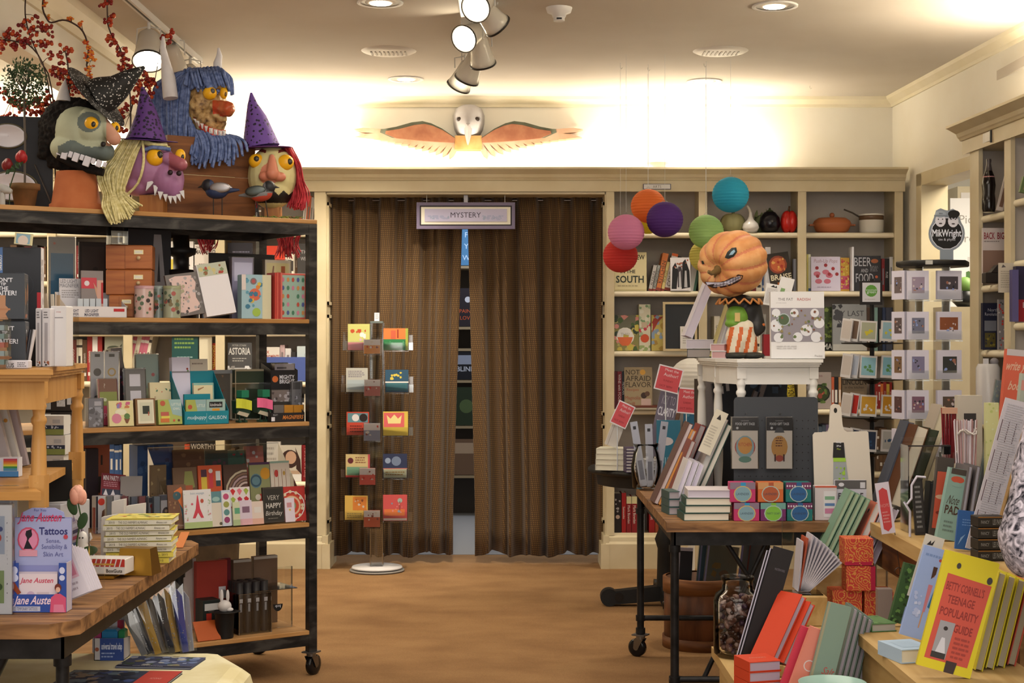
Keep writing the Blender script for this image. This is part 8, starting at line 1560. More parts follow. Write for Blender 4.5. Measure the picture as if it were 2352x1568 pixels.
# ================= wire card spinner and display sign
def spinner2(x,y):
 r=thing('wire_spinner','black postcard spinner with white framed cards right of the white stand','card rack',(x,y,0));b=B();b.cyl(.012,.02,zat(640,y),'blackp',n=12);b.lathe([(.2,0),(.2,.015),(.02,.03)],'blackp',n=28);b.build('pole',r);return r
y_=7.7;x_=xat(2003,y_);r=spinner2(x_,y_)
for j,(t,bt)in enumerate(((738,785),(818,868),(908,955),(988,1035))):
 zb_=zat(bt,y_)
 b=B();b.lathe([(.02,zb_-.03),(.05,zb_-.012),(.15,zb_-.01),(.155,zb_-.004)],'blackp',n=24,cap=False);b.build('tier',r)
 for i,(a,tn,cc)in enumerate(((1932,-38,'c8bcac'),(1948,-28,('6c5440','b8bcc0','c02c20','24344c')[j]),(1974,-4,('a8a888','8cb8bc','c89428','24344c')[j]),(2022,6,('94b4b8','84b4bc','c88c24','b8b4a8')[j]))):
  W_=38 if i>1 else 20
  v_=-.1 if i>1 else-.06;pic=[('r',.08,.12,.92,.92,cc)]+([('n',190+i+j*4,7,('d0c030','5c8c4c','dcd4c8','2c4c6c')[j],(.2,.25,.8,.6),.1)]if i>1 else[])
  fy(card,y_+v_,'%s white bordered postcard, %s tier of the black spinner'%(('edge-on left','left turned','front facing','right')[i],('top','second','third','lowest')[j]),a,a+W_,t-(4 if i<2 else 0),zb_,.012,'d8d0c4',pic,turn=tn,tilt=8 if i<2 else 3)
fy(card,7.6,'black framed sign with a round green logo above the postcard spinner',1975,2026,645,zat(700,7.6),.012,'201c1c',[('r',.1,.12,.9,.92,'d0ccc8'),('d',.5,.58,.27,'5c9438'),('t',.5,.62,.08,'treesmack','dce4d0',.5),('t',.5,.5,.12,'green','e0e8d8',.45),('l',.2,.2,.8,.26,1,'b0a8a0')],cat='sign',name='spinner_sign')
# ================= clear photo card spinner
ys=6.85;xs_=xat(2142,ys);r=thing('acrylic_spinner','tall clear acrylic photo card spinner with a black octagonal top','card rack',(xs_,ys,0));zt_=zat(600,ys)
b=B();b.lathe([(.16,zt_-.026),(.165,zt_-.02),(.165,zt_-.004),(.16,zt_)],'1c1c1a',n=8);b.build('top',r);b=B();b.box(-.075,-.045,-.166,-.158,zt_-.022,zt_-.004,'c8c4b4');b.build('price_label',r)
b=B();b.lathe([(.17,0),(.17,.02)],'1c1c1a',n=24);b.build('base',r)
b=B()
for i in range(4):a=pi/4+i*pi/2;b.box(-.002,.002,-.002,.002,.02,zt_-.02,'acryledge',T(.085*cos(a),.085*sin(a),0))
b.box(-.06,.06,-.061,-.059,.02,zt_-.026,'acryl');b.box(-.061,-.059,-.06,.06,.02,zt_-.026,'acryl');b.box(.059,.061,-.06,.06,.02,zt_-.026,'acryl');b.build('column',r)
for j,(t,bt)in enumerate(((622,688),(716,780),(804,871),(896,962),(985,1050))):
 for i,(a,c,tn,v_)in enumerate(((2056,2076,-62,-.02),(2084,2132,-8,-.1),(2150,2208,8,-.1))):
  Y_=ys+v_;zb_=zat(bt,Y_);cc=(('6c5c58','a08c98','4c4448'),('5c4c48','6c6c7c','8c5030'),('7c5c3c','7c748c','3c3c38'),('5c3c38','7c5464','5c4c40'),('5c4c48','5c5c6c','4c4448'))[j][i]
  fy(card,Y_,'white matted photo card, %s, %s level of the clear spinner'%(('edge-on left','left facing','right facing')[i],('top','second','third','fourth','lowest')[j]),a,c,t,zb_,.018,'dcd4d8',[('r',.22,.22,.8,.78,cc)if i!=2 or j>1 else('r',.1,.35,.85,.8,cc),('n',220+i+j*3,9,'d0c0b8 2c2c34 8c9cc8 a87058',(.26,.3,.76,.7),.06)],turn=tn,group=None)
  if i:b=B();w_=(c-a)/F*Y_;m_=xat((a+c)/2,Y_)-xs_;b.box(m_-w_/2,m_+w_/2,v_-.02,v_-.018,zb_-.004,zb_+.04,'acryl');b.box(m_-w_/2,m_+w_/2,v_-.022,v_+.035,zb_-.007,zb_-.003,'acryledge');b.build('pocket',r)
r=thing('spinner_header','round black and grey logo sign reading MikWright above the clear spinner' if 0 else 'round black sign with two cartoon faces above the clear spinner','sign',(xat(2160,ys),ys-.1,zt_+.001));s=ys/F
b=B();n=26;P_=[(40*cos(a)*s,(62+40*sin(a))*s)for a in[(-.25+2*pi*i/n*.0)for i in range(0)]]
out=[(-15,0),(15,0),(15,22)]+[(41*cos(R(a)),60+41*sin(R(a)))for a in range(-60,40,12)]+[(28,98),(24,110),(14,116),(4,112),(-4,113),(-14,117),(-24,112),(-28,98)]+[(41*cos(R(a)),60+41*sin(R(a)))for a in range(145,245,12)]+[(-15,22)]
b.prism([(x*s,z_*s)for x,z_ in out],0,.004,'8c9498');W_=80*s
b.art([('d',.5,.5,.46,'e0e0e0'),('d',.5,.5,.44,'0e0e10'),('t',.5,.48,.2,'MikWright','e8e8e8',.82,1),('t',.5,.32,.07,'tim & phyllis','d8d8d8',.6),('d',.32,.86,.15,'d8d4d4',1.2),('d',.68,.85,.15,'d8d4d4',1.2),('d',.32,1.04,.16,'9ca4a8',.6),('r',.14,.98,.52,1.02,'7c8488'),('d',.7,1.05,.17,'101010',.65),('t',.33,1.06,.05,'MH','202020',.1)]+[('d',u,.9,.018,'202020')for u in(.26,.38,.62,.74)]+[('d',.32,.78,.05,'403838',.4),('d',.68,.77,.05,'403838',.4),('p',[(.56,.95),(.6,.9),(.64,.95),(.68,.9),(.74,.95),(.78,.9),(.82,1),(.56,1)],'101010')],W_,W_,T(-W_/2,0,20*s),False);b.build('panel',r)
# ================= side bookcase goods
def sb(Y,d=.06):return q(Y,d)
SF=lambda Y:yf(Y)
r=thing('glass_bottle','dark cola bottle with a small round label on the side bookcase','bottle',(xat(2271,7.16),7.16,1.992));s=7.16/F;b=B()
b.lathe([(13*s,0),(15*s,8*s),(15*s,30*s),(13.5*s,42*s),(15.5*s,62*s),(13*s,82*s),(8*s,95*s)],'140c0c:p',n=24);b.build('body',r);b=B();b.lathe([(8*s,95*s),(5*s,112*s),(6*s,118*s),(5.5*s,122*s)],'4c4440:p',n=20);b.build('neck',r);b=B();b.lathe([(13.6*s,70*s),(13.2*s,82*s)],'c88c84',n=20,cap=False);b.build('label',r)
for l,Y_,a,c,t,zz_,th,cc,ops,k_ in(
('cream book leaning behind the bottle on the side bookcase',7.12,2288,2302,398,1.991,.02,'c8b8a8',[('r',.2,.1,.8,.6,'7c5c48')],dict(tilt=14)),
('pale book lettered BACK and BIG on the side bookcase',7.2,2256,2306,524,1.656,.02,'cdbdb0',[('t',.3,.86,.12,'BACK','8c2830',.5,1),('t',.82,.86,.12,'BIG','8c2830',.32,1),('l',.05,.74,.95,.78,1,'8c7c74'),('r',0,0,1,.6,'8c6c58')],{}),
('dark navy history book lettered Revolution on the side bookcase',7.25,2255,2294,696,1.346,.03,'181c34',[('t',.6,.85,.07,'North','b8b4b8',.6),('t',.55,.76,.07,'Revolution','b8b4b8',.85),('r',.1,.4,.8,.62,'7c7c80'),('r',.12,.05,.75,.36,'5c5020'),('n',240,12,'2c2c30 8c7c28',(.14,.08,.72,.34),.08)],{}),
('grey collage covered magazine beside the navy book',7.1,2292,2306,688,1.346,.02,'8c8480',[('n',241,20,'c83c30 d8ccc0 4c4c50',(0,0,1,1),.2)],{}),
('red and dark blue book at the right photo edge on the side bookcase',6.7,2330,2362,612,1.471,.04,'28203c',[('r',0,0,1,.4,'a01c24'),('t',.6,.3,.1,'E','d8c8c0',.2),('r',.6,.4,1,1,'8ca8b0')],{}),
('tall blue lilac book at the right photo edge',6.66,2322,2336,620,1.471,.04,'5c547c',None,{}),
('green edged book lying against the upright at the photo edge',6.7,2340,2362,410,2.031,.02,'5c6c3c',[('r',.3,.2,.9,.9,'a87c5c')],dict(tilt=14))):fy(book,Y_,l,a,c,t,zz_,th,cc,ops,one=True,**k_)
fy(card,6.78,'cream handwritten note clipped to the side bookcase upright',2293,2328,604,zat(672,6.78),.002,'cfc0a4',[('p',[(.2,.84),(.3,.95),(.5,.86)],'5c5450'),('l',.15,.15,.85,.75,8,'a89c84')],cat='note',name='note_card')
r=thing('stone_house','dark stone coloured ornament on the side bookcase shelf','ornament',(xat(2282,7.1),7.1,1.656));b=B();b.box(-.045,.05,-.03,.03,0,.05,'2c2420',bev=.004);b.prism([(-.02,.05),(.055,.05),(.05,.075),(.01,.085)],-.03,.03,'241c1a');b.build('body',r)
r=thing('white_jar','short white pot with a small white lump on top, side bookcase','pot',(xat(2254,7.2),7.1,1.001));b=B();b.lathe([(.05,0),(.055,.02),(.055,.26),(.045,.28)],'d8d0c4:g',n=22);b.build('body',r);b=B();b.ell((.03,0,.29),(.02,.016,.018),'8c8480');b.box(-.02,.0,-.01,.01,.28,.305,'e0d8d0');b.build('figures',r)
r=thing('teapot','dark teapot spout seen behind the photo spinner in the side opening','teapot',(xat(2216,8.6),8.6,1.58));b=B();b.lathe([(.04,0),(.07,.03),(.06,.08),(.02,.1)],'teapot',n=20);b.tube([(-.05,0,.04),(-.09,0,.08),(-.1,0,.11)],[.016,.01,.007],'teapot');b.build('body',r);b=B();b.ell((0,0,.12),.05,'7ca04c');b.build('moss',r)
b=B();b.box(-.16,.3,-.1,.12,0,1.579,'trim');tag(b.build('pedestal',loc=(xat(2216,8.6)+.02,8.62,0)),'cream pedestal under the dark teapot in the side opening','pedestal')
# ================================================================ RIGHT FOREGROUND DISPLAY
Z=UZ
def fo(Y,l,a,c,t,cv,tl=0,pg='d0c8c8',d=.16,zz=None,**k):return fore(yf(Y),l,a,c,t,0,Z if zz is None else zz,cv,tilt=tl,pages=pg,d=d,**k)
fo(5.62,'slate grey book with white lettering leaning on the upper table',2010,2026,972,'4c5058',20,'5c6068',.12)
fo(5.5,'thick open backed hardcover with an orange inner edge, leaning right',2036,2066,985,'5c3418',19,'dcd0b4',.14)
fo(5.55,'dark green book leaning beside the thick hardcover',2068,2092,990,'28301c',19,'3c4430',.14)
fo(5.7,'cream paged book rising behind the slate grey book',2080,2108,938,'b8a890',19,'d8cca8',.14)
r=thing('dark_clutch','dark rounded pouch lying at the far corner of the upper table','pouch',(xat(2042,5.35),5.4,Z+.001));b=B();b.ell((0,0,.03),(.065,.04,.03),'2c2824:g',n=20);b.build('body',r)
r=thing('tag_holder','tall thin wire holder carrying a white tag with a red torn shape','sign holder',(xat(2075,5.0),5.0,LZ+.001));s=5.0/F
b=B();b.tube([(0,0,0),(0,0,60*s),(-10*s,0,150*s),(-22*s,0,240*s)],.0013,'5c5854:m',n=5);b.tube([(-11*s+9*s*cos(a_*.6),0,135*s+9*s*sin(a_*.6))for a_ in range(10)],.0012,'5c5854:m',n=5);b.lathe([(.03,0),(.03,.004)],'5c5854');b.build('wire',r)
b=B();Q=T(-36*s,-.002,222*s)@Ry(R(-8));b.box(-14*s,18*s,0,.001,0,118*s,'d8ccd0');b.art([('p',[(.2,.1),(.15,.5),(.2,.85),(.5,.9),(.8,.84),(.85,.5),(.8,.12),(.5,.04)],'c84444'),('t',.5,.55,.07,'HOPE','d88c84',.6),('l',.25,.2,.75,.45,4,'d88c84')],32*s,118*s,T(-14*s,0,0));o=b.build('tag',r);o.matrix_local=Q
r=thing('acrylic_rack','clear acrylic rack with black top bars on the upper table','rack',M=T(xat(2132,5.05),5.05,Z+.001));s=5.05/F;b=B();b.box(-45*s,50*s,0,.002,0,200*s,'acryl');b.box(-45*s,50*s,.1,.102,0,215*s,'acryl');b.box(-46*s,-44*s,-.001,.102,0,200*s,'acryledge');b.build('panels',r)
b=B();b.box(-46*s,52*s,-.001,.004,198*s,201*s,'2a2624');b.box(36*s,52*s,.0,.03,180*s,201*s,'1c1a18');b.build('bars',r)
fy(card,5.0,'black magnet card with white chalk lettering in the acrylic rack',2102,2126,1100,Z,.012,'2c2826',[('r',.1,.05,.9,.95,'383430'),('l',.2,.1,.8,.9,9,'8c8880')],tilt=-4,cat='card',name='magnet_card')
for i in range(2):fo(4.98,'black magnet pack edge, %s, next to the chalk lettered card'%('left','right')[i],2128+i*16,2138+i*16,1108,'141412',4,'2c2c2c',.06,one=True)
r=thing('paper_curl','white curled ribbon hanging over the acrylic rack','ribbon',(xat(2100,4.94),4.94,Z));s=4.94/F;b=B();b.tube([(26*s,0,138*s),(6*s,0,140*s),(-6*s,0,120*s),(-6*s,0,90*s),(-18*s,-.005,76*s),(-24*s,-.005,82*s),(-10*s,0,60*s),(-10*s,0,2*s)],3*s,'c8c0c4',n=7);b.build('ribbon',r)
fy(book,4.95,'coral and dark banded pad with an arched label',2133,2172,1052,Z,.02,'4c443c',[('r',.08,.1,.95,.82,'c8583c'),('d',.5,.5,.4,'d8b08c',.35),('d',.5,.3,.3,'8c3424',.4)],one=True,tilt=6)
fy(book,4.85,'mint green pad lettered PAD with a coral arch',2148,2192,1078,Z,.03,'8cac9c',[('d',.5,.85,.35,'c8583c',.5),('r',.1,.92,.95,1,'4c443c'),('d',.5,.78,.3,'8cac9c',.4),('t',.5,.56,.13,'Note','4c4034',.6,0,0,.3),('t',.5,.42,.12,'PAD','4c3428',.75,1),('l',.2,.1,.8,.28,3,'6c8074'),('r',.96,0,1,1,'b84c34')],tilt=11,pages='a09088')
for i in range(2):fo(4.82,'silver framed notebook edge, %s, right of the mint pad'%('left','right')[i],2198+i*18,2208+i*18,1072,'6c6460',9,'b8b4b8',.14)
for l,px,Y,n,c1,c2,h_,w_,tp in(('bundle of dark red topped matches or sticks behind the pink straws',2180,5.2,16,'7c1820','c89078',.19,34,936),('bundle of pink and white paper straws tied with string',2218,5.0,22,'c09088','c8a8a0',.2,52,962)):
 s=Y/F;zt_=zat(tp,Y);rg=random.Random(px);r=thing('straw_bundle',l,'straws',(xat(px,Y),Y,zt_-h_));b=B()
 for i in range(n):x=(i/(n-1)-.5)*w_*s;b.tube([(x*.8,rg.uniform(-.01,.01),0),(x,rg.uniform(-.01,.01),h_-rg.uniform(0,.006))],1.6*s,rg.choice((c1,c2,'d8c8c4')if n>20 else(c1,c1,c1)),n=6)
 if n<20:b.box(-w_/2*s,w_/2*s,-.012,.012,h_-.02,h_,'c89878')
 b.build('straws',r);b=B();b.lathe([(.03,Z-zt_+h_+.001),(.032,.0),(.034,.04)],'acryl',n=20,cap=False);b.lathe([(.0,Z-zt_+h_+.001),(.03,Z-zt_+h_+.001)],'acryledge',n=20,cap=False);b.build('cup',r)
 if n>20:b=B();b.tube([(.03*cos(a_*.5),-.014+.01*sin(a_*.9),h_-.03-.02*abs(sin(a_*.7)))for a_ in range(14)],.003,'d0c4b4',n=6);b.build('string',r)
fy(card,5.35,'cream card pack with a dark plaque picture behind the straws',2196,2252,908,Z,.04,'c8bca4',[('r',.25,.72,.75,.86,'3c3834'),('d',.5,.73,.2,'b8b0a8',.5)],cat='card pack',name='card_pack')
for i,(a,cc,tl)in enumerate(((2230,'8ca4a0',10),(2254,'8ca850',8),(2276,'b89c6c',8))):fy(card,5.2,'%s clear gift packet in the row below the coral book'%('silver blue','lime green','peach')[i],a,a+24,872+i*3,Z+.0,.02,cc+':g',[('n',250+i,16,'c8c8c0 a8b89c',(0,.75,1,1),.14)],wrap=True,cat='gift pack',name='gift_packet',tilt=tl)
fy(card,5.0,'pale yellow gift packet below the lime green one',2262,2292,925,Z,.02,'d0cc8c',[('n',255,14,'b8c070 d8d8a8',(0,.6,1,1),.1)],cat='gift pack',name='gift_packet')
fy(book,5.1,'coral book lettered write your, at the right edge',2274,2348,806,Z,.03,'cc5c40',[('t',.45,.9,.05,'write your','d8a888',.9,1,0,.3),('t',.4,.8,.05,'book','d8a888',.5,1,0,.3),('r',0,.965,1,1,'c0b4ac')],tilt=5)
fy(book,4.75,'pale grey green book in front of the coral book',2304,2370,862,Z,.03,'a4a894',[('r',.15,.82,.5,.86,'7c84a0'),('r',.0,.9,.15,.96,'c88878')],tilt=6)
fy(card,4.55,'tall white sheet printed with small wine bottle notes',2216,2272,915,Z,.004,'ccc4c4',[('r',.1+.3*(i%3),.12+.2*(i//3),.13+.3*(i%3),.26+.2*(i//3),'5c4048')for i in range(12)]+[('l',.16,.05,.95,.97,60,'b4b0b0')],tilt=15,cat='poster',name='printed_sheet')
fo(4.5,'orange edged black picture book leaning behind the person',2292,2318,960,'1c1410',16,'c87c24',.16);fo(4.55,'tan patterned book leaning between the sheet and the black book',2278,2290,955,'b08850',15,'c8a468',.16);fo(4.45,'pale grey book leaning at the right photo edge',2320,2336,985,'b8a88c',16,'b0a490',.16)
fy(book,4.62,'bright blue booklet below the tall printed sheet',2192,2244,1176,Z,.01,'34629c',[('l',.2,.6,.8,.8,3,'6c94c4'),('p',[(.1,.1),(.4,.4),(.2,.3)],'8cb0d0')],one=True,tilt=6)
zz=Z
for i in range(4):ty(4.4,'small black box with grey lettering, %s of the stack beside the sleeve'%('lowest','second','third','topmost')[i],'black_box','box',2246,2312,784+(EZ-zz-.031)*F/4.4,zz,.06,'201c18',[('t',.25,.5,.3,'FANCY','7c7870',.3,1),('t',.72,.5,.5,'LES PAPERS','7c7870',.4,1),('r',0,.9,1,1,'8c5c24')],turn=4);zz+=.0325
# ---- middle step
Z=MZ
YO=[('p',[(.1,.08),(.14,.82),(.96,.8),(.9,.08)],'c8503c'),('t',.52,.72,.07,"BETTY CORNELL'S",'8c2c24',.7,1),('t',.5,.61,.07,'TEENAGE','8c2c24',.5,1),('t',.52,.5,.07,'POPULARITY','8c2c24',.7,1),('t',.66,.38,.07,'GUIDE','8c2c24',.34,1),('p',[(.2,.12),(.22,.42),(.5,.42),(.47,.1)],'9c9894'),('d',.35,.36,.04,'2c2420'),('p',[(.26,.14),(.32,.28),(.38,.28),(.45,.14)],'d0ccc8'),('r',.2,.1,.46,.15,'34302c'),('l',.55,.12,.85,.32,5,'a03c30'),('d',.3,.9,.04,'3c3834',1.4),('d',.9,.84,.05,'3c3834',1.4),('p',[(.5,.0),(.5,.1),(.7,.1),(.68,0)],'3c2c28')]
fy(book,3.56,'bright yellow book with a coral panel reading TEENAGE POPULARITY GUIDE',2104,2226,1284,Z,.018,'d8c420',YO,tilt=14,turn=-8,pages='b0a080')
for i in range(4):fo(3.62+.02*i,'copy of the yellow guide standing behind it, page edge out, %s'%ORD[i],2238+i*25,2258+i*25,1318+i*8,'d0bc28' if i!=3 else 'c8503c',14,'a89878',.13)
fy(book,3.98,'light blue book cover with a girl in a pink dress holding a blue vase',2064,2134,1262,Z,.012,'9cb0d8',[('l',.1,.88,.9,.94,1,'7c94c0'),('p',[(.5,.3),(.46,.6),(.6,.6),(.58,.3)],'c87c84'),('r',.5,.12,.54,.3,'c8946c'),('d',.53,.7,.05,'b07850'),('p',[(.48,.66),(.46,.8),(.6,.8),(.6,.72)],'4c3024'),('p',[(.62,.36),(.66,.5),(.72,.62),(.76,.62),(.86,.46),(.8,.34)],'2c6c98'),('d',.62,.88,.05,'b84c44'),('n',260,10,'b4c0e0 c8d0e8',(.05,.15,.45,.5),.08)],tilt=16,one=True,pages='c8c8d0')
fy(card,4.02,'cream shelf note card clipped to the light blue book',2082,2128,1232,Z+.10,.001,'d8ccb4',[('p',[(.2,.84),(.35,.92),(.4,.87),(.55,.94),(.5,.85)],'2c2420'),('l',.15,.1,.85,.78,12,'b0a48c')],tilt=17,cat='note',name='note_card')
fy(book,4.2,'green leafy book with a red strip behind the light blue book',2040,2092,1300,Z,.02,'34542c',[('r',.55,.35,1,1,'c8402c'),('n',261,24,'5c8440 243c20',(0,0,.5,1),.1),('r',.5,.0,1,.3,'8ca0c8')],one=True,tilt=15)
lying('pale blue book lying flat on the middle step',3.72,2066,2152,Z,.034,.12,'a8bcc8','dcd0b4',14,ops=[('r',.2,.2,.8,.8,'a0b4c0')]);lying('green covered book lying flat behind the pale blue one',4.12,2000,2062,Z,.022,.12,'4c7440','a8a090',12,ops=[('n',262,14,'6c9450 34542c',(0,0,1,1),.1)])
# ---- low bench
Z=LZ
r=thing('candy_jar','clear glass jar full of wrapped dark candies on the low bench','jar',(xat(1694,4.6),4.6,Z+.001));s=4.6/F
b=B();b.lathe([(46*s,0),(54*s,6*s),(55*s,20*s),(55*s,125*s),(50*s,142*s),(36*s,152*s),(34*s,170*s),(38*s,176*s),(38*s,182*s),(35*s,182*s),(31*s,170*s),(33*s,151*s),(48*s,139*s),(52*s,124*s),(52*s,20*s),(50*s,8*s),(.001,5*s)],'jar',n=40,cap=False);b.build('glass',r)
rg=random.Random(21);cs=B()
for i in range(240):
 a=rg.uniform(0,6.28);rr_=42*s*math.sqrt(rg.uniform(.1,1));z_=rg.uniform(12,132)*s;Q=T(rr_*cos(a),rr_*sin(a),z_)@Rz(rg.uniform(0,6))@Rx(rg.uniform(-1,1))@Ry(rg.uniform(-1,1));m_=rg.choice(('2a1410:g','4c2c20:g','6c4c40:g','8c7468:g','3c2430:g'))
 cs.ell((0,0,0),(13*s,7*s,7*s),m_,Q,8,6)
o=cs.build('wrapped_candy',loc=(xat(1694,4.6),4.6,Z+.001));tag(o,'heap of wrapped dark brown candies inside the glass jar','candy',kind='stuff')
for i in range(3):fy(card,4.46-.012*i,'%s thin black brochure leaning in front of the candy jar'%('rear','middle','front')[i],1688+6*i,1740+4*i,1268-6*i,Z,.004,'1a1416' if i==2 else 'c4bcc4',[('r',.04,0,1,1,'181214'),('t',.6,.82,.02,'MASTERWORKS','6c6468',.5)],tilt=16,cat='brochure',name='brochure')
for i in range(2):fo(4.3,'orange hardcover leaning steeply on the low bench, %s of two'%('left','right')[i],1766+i*28,1788+i*28,1384+i*16,'c83c1c',34,'c0b4bc',.09,zz=Z+.03,turn=35)
zz=Z
for i in range(3):lying('orange hardcover lying flat at the bottom edge, %s of the stack'%('lowest','middle','topmost')[i],4.12,1718,1798,zz,.027,.1,'c83c1c','a898a0',16,ops=[('t',.5,.5,.1,'FICTION','d8a088',.5)]if i==2 else None);zz+=.028
ty(4.3,'small wooden block under the leaning orange hardcovers','riser_block','block',1752,1800,1528,Z,.03,'bench')
fy(card,4.1,'raspberry pink notebook leaning at the bottom edge',1788,1832,1442,Z,.02,'c83448',None,tilt=20,cat='notebook',name='notebook');fy(card,4.05,'salmon notebook with a white flourish at the bottom edge',1806,1860,1446,Z,.02,'d88068',[('o',.5,.45,.25,.2,'d8c0b4')],tilt=20,cat='notebook',name='notebook')
for i in range(6):
 if i==0:fy(book,4.02,'sage green notebook with red script on its cover, front of the row',1848,1902,1388,Z,.014,'7c907c',[('t',.7,.3,.08,'Salt','b04c44',.5,0,0,.3),('t',.75,.18,.08,'& me','b04c44',.45,0,0,.3),('r',0,0,.1,1,'9c9474')],tilt=14,pages='d0cc8c')
 else:fo(4.03+.02*i,'sage notebook edge, %s behind the front sage green notebook'%ORD[i-1],1896+i*14,1908+i*14,1392+i*8,'6c7c6c',14,'a09494',.1)
def obox(l,a,c,t,Y,zz,band=None):
 s=Y/F;w=(c-a)*s;h=hz(yf(Y),0,t,0,zz);r=thing('patterned_box',l,'box',(xat((a+c)/2,Y),Y,zz+.0008));b=B();b.box(-w/2,w/2,0,w*.9,0,h,'medal',bev=.002)
 for px_,pz in((.75,.2),(.15,.9)):
  for k_ in range(5):rr_=w*(.14+.11*k_);b.art([('d',px_+(rr_/w)*cos(a_*.3),(pz*h+rr_*sin(a_*.3))/h,.022,'d8a04c')for a_ in range(21)if 0<px_+rr_/w*cos(a_*.3)<1 and 0<pz*h+rr_*sin(a_*.3)<h]if k_%2 else[],w,h,T(-w/2,0,0))
 b.build('body',r)
 if band=='b':b=B();b.box(-w/2+.002,w/2-.002,-.001,w*.9-.002,0,.012,'b01c3c');b.build('band',r)
 if band=='r':b=B();b.box(w/2,w/2+.016,0,w*.9,.002,h-.002,'b01c3c');b.build('band',r)
 return h
h1=obox('orange medallion patterned box, lower left of the pyramid',1912,1980,1356,5.18,Z);obox('orange medallion patterned box, lower right of the pyramid',1986,2052,1356,5.18,Z)
h2=obox('orange medallion patterned box in the middle of the pyramid, with a crimson side',1944,2000,1300,5.16,Z+h1+.001,'r');obox('orange medallion patterned box on top of the pyramid',1940,2006,1237,5.16,Z+h1+h2+.003,'b')
zz=Z+.0
for i in range(5):lying('small red book, %s from bottom of the pile left of the patterned boxes'%ORD[i],5.3,1904,1938,zz,.018,.08,'b02c30','d0c4c4',-10);zz+=.0185
b=B();b.box(1.06,1.22,5.31,5.41,.4385,.60,'bench',bev=.003);tag(b.build('riser_block'),'wooden riser behind the patterned boxes','riser')
for i in range(4):fo(5.35,'pale green notebook, %s of the four leaning behind the card fan'%ORD[i],1872+i*15,1884+i*15,1130+i*6,'7c9c7c',26,'b4c49c',.1,zz=.602)
for i in range(3):fo(5.35,'%s leaning above the patterned boxes'%('colourful floral paperback','white paged hardcover','second white paged hardcover')[i],1950+i*22,1968+i*22,1160+i*6,('c86c50','c8bcc0','c0b8bc')[i],24,('dcd4c8','b8acb4','b8acb4')[i],.12,zz=.602)
r=thing('card_holder','clear acrylic holder with a fan of white edged cards','rack',(xat(1830,5.1),5.1,Z+.1));s=5.1/F;b=B();b.box(-34*s,-6*s,0,.002,0,180*s,'acryl');b.box(-34*s,-33*s,-.001,.003,0,200*s,'acryledge');b.box(-30*s,60*s,-.01,.1,0,.003,'acryl');b.build('panels',r)
b=B();b.box(-.06,.1,0,.14,0,.098,'bench',bev=.002);tag(b.build('riser_block',loc=(xat(1830,5.08),5.07,Z+.001)),'wooden riser under the clear card holder','riser')
for i in range(12):fore(yf(5.14),'white edged card of the fan, %s from the left'%ORD[i],1832+i*2.2,1836+i*2.2,1230+abs(i-2)*7,0,Z+.104,('b8502c' if i==1 else 'ccc4c4'),tilt=5+i*4,pages='d0c8cc',d=.1,one=True,cat='card',group='fan of cards')
r=thing('acrylic_stand','tall clear acrylic block stand right of the patterned boxes','stand',(xat(2026,5.36),5.36,Z+.001));b=B();b.box(-.02,.02,0,.02,0,.27,'acryl');b.box(.018,.021,-.001,.021,0,.27,'acryledge');b.box(-.021,-.018,-.001,.021,0,.27,'acryledge');b.build('block',r)
r=thing('mint_bowl','rim of a mint coloured bowl at the bottom photo edge','bowl',(xat(1912,3.86),3.86,Z+.001));b=B();b.lathe([(.04,0),(.07,.03),(.086,.085),(.083,.085),(.066,.03),(.001,.01)],'9cb8a4:g',n=40,cap=False);b.build('bowl',r);b=B();b.ell((0,0,.04),(.06,.06,.035),'c89c38',n=16);b.build('filling',r)
ty(5.0,'plain wooden block price riser beside the wire holder','riser_block','block',2016,2050,1352,Z,.03,'8c7c70')
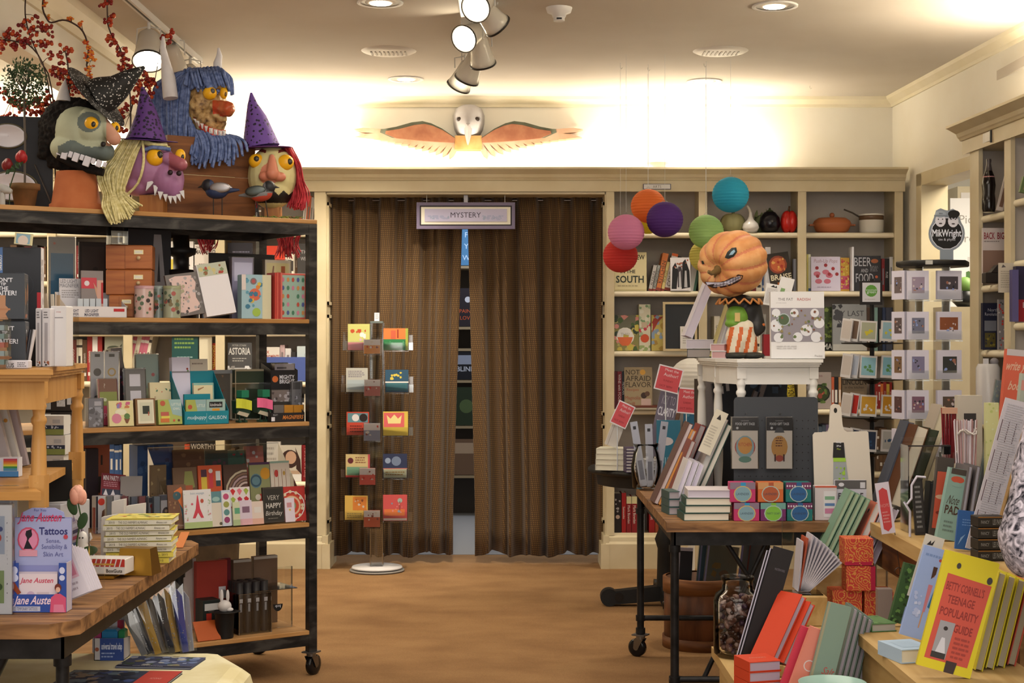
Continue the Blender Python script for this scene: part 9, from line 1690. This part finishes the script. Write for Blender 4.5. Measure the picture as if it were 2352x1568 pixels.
# ---- shopper at the right edge: only the patterned sleeve is in the picture
r=thing('person','person in a black and white patterned top, only the bent elbow in view','person',(1.36,3.3,0))
V=lambda x,y,z:(x-1.36,y-3.3,z)
cap=lambda a,c,r0,r1:(a,c,r0,r1)
fing=[]
for i in range(4):a=V(1.27+.004*i,3.0-.0,.985+.016*(i-1.5));m_=(a[0]+.035,a[1]-.02,a[2]);e_=(m_[0]+.022+.004*(i%2),m_[1]+.012,m_[2]-.006);fing+=[cap(a,m_,.0085,.008),cap(m_,e_,.008,.007)]
fing+=[cap(V(1.25,3.02,1.0),V(1.275,3.0,1.035),.01,.008)]
body=[cap(V(1.36,3.36,1.0),V(1.35,3.34,1.28),.125,.135),cap(V(1.36,3.36,.98),V(1.36,3.36,.88),.13,.14),cap(V(1.35,3.33,1.36),V(1.35,3.3,1.46),.055,.05),(V(1.35,3.27,1.56),(.078,.095,.115)),cap(V(1.345,3.19,1.54),V(1.345,3.165,1.53),.014,.014),
cap(V(1.2,3.31,1.3),V(1.075,3.21,.97),.05,.04),cap(V(1.075,3.21,.97),V(1.24,3.04,.99),.04,.026),cap(V(1.5,3.31,1.3),V(1.56,3.25,1.0),.05,.04),cap(V(1.56,3.25,1.0),V(1.44,3.05,.98),.038,.026),(V(1.26,3.015,.985),(.03,.022,.034)),(V(1.43,3.03,.98),(.03,.03,.034)),
cap(V(1.28,3.36,.86),V(1.29,3.36,.48),.085,.058),cap(V(1.29,3.36,.48),V(1.29,3.38,.08),.055,.04),cap(V(1.44,3.36,.86),V(1.44,3.36,.48),.085,.058),cap(V(1.44,3.36,.48),V(1.44,3.38,.08),.055,.04),cap(V(1.29,3.38,.045),V(1.28,3.24,.035),.04,.032),cap(V(1.44,3.38,.045),V(1.45,3.24,.035),.04,.032)]+fing
blob('body',r,body,.009,'c89878',3)
blob('top',r,[cap(V(1.36,3.36,.95),V(1.35,3.34,1.29),.14,.15),cap(V(1.21,3.31,1.31),V(1.09,3.22,.97),.075,.062),cap(V(1.09,3.22,.97),V(1.085,3.2,.94),.062,.054),cap(V(1.1,3.2,.96),V(1.22,3.07,.985),.056,.04),cap(V(1.49,3.31,1.31),V(1.555,3.25,1.0),.07,.055),cap(V(1.555,3.25,1.0),V(1.46,3.08,.98),.052,.04)],.009,'sleeve',4,None,lambda c:noise.noise(c*14)*.008)
blob('trousers',r,[cap(V(1.36,3.36,.93),V(1.36,3.36,.86),.145,.15),cap(V(1.28,3.36,.86),V(1.29,3.36,.48),.095,.07),cap(V(1.29,3.36,.48),V(1.29,3.38,.1),.068,.06),cap(V(1.44,3.36,.86),V(1.44,3.36,.48),.095,.07),cap(V(1.44,3.36,.48),V(1.44,3.38,.1),.068,.06)],.012,'2c3040',3)
blob('hair',r,[(V(1.35,3.305,1.6),(.09,.09,.1)),(V(1.35,3.36,1.5),(.085,.05,.12))],.009,'3c281c',3)
for sx_ in(-1,1):b=B();b.ell(V(1.35+sx_*.03,3.182,1.57),(.012,.006,.007),'e0dcd8:g');b.ell(V(1.35+sx_*.03,3.177,1.57),.005,'3c2818:g');b.build('eye',r)
b=B();b.ell(V(1.35,3.178,1.505),(.024,.006,.007),'a85850');b.build('mouth',r)
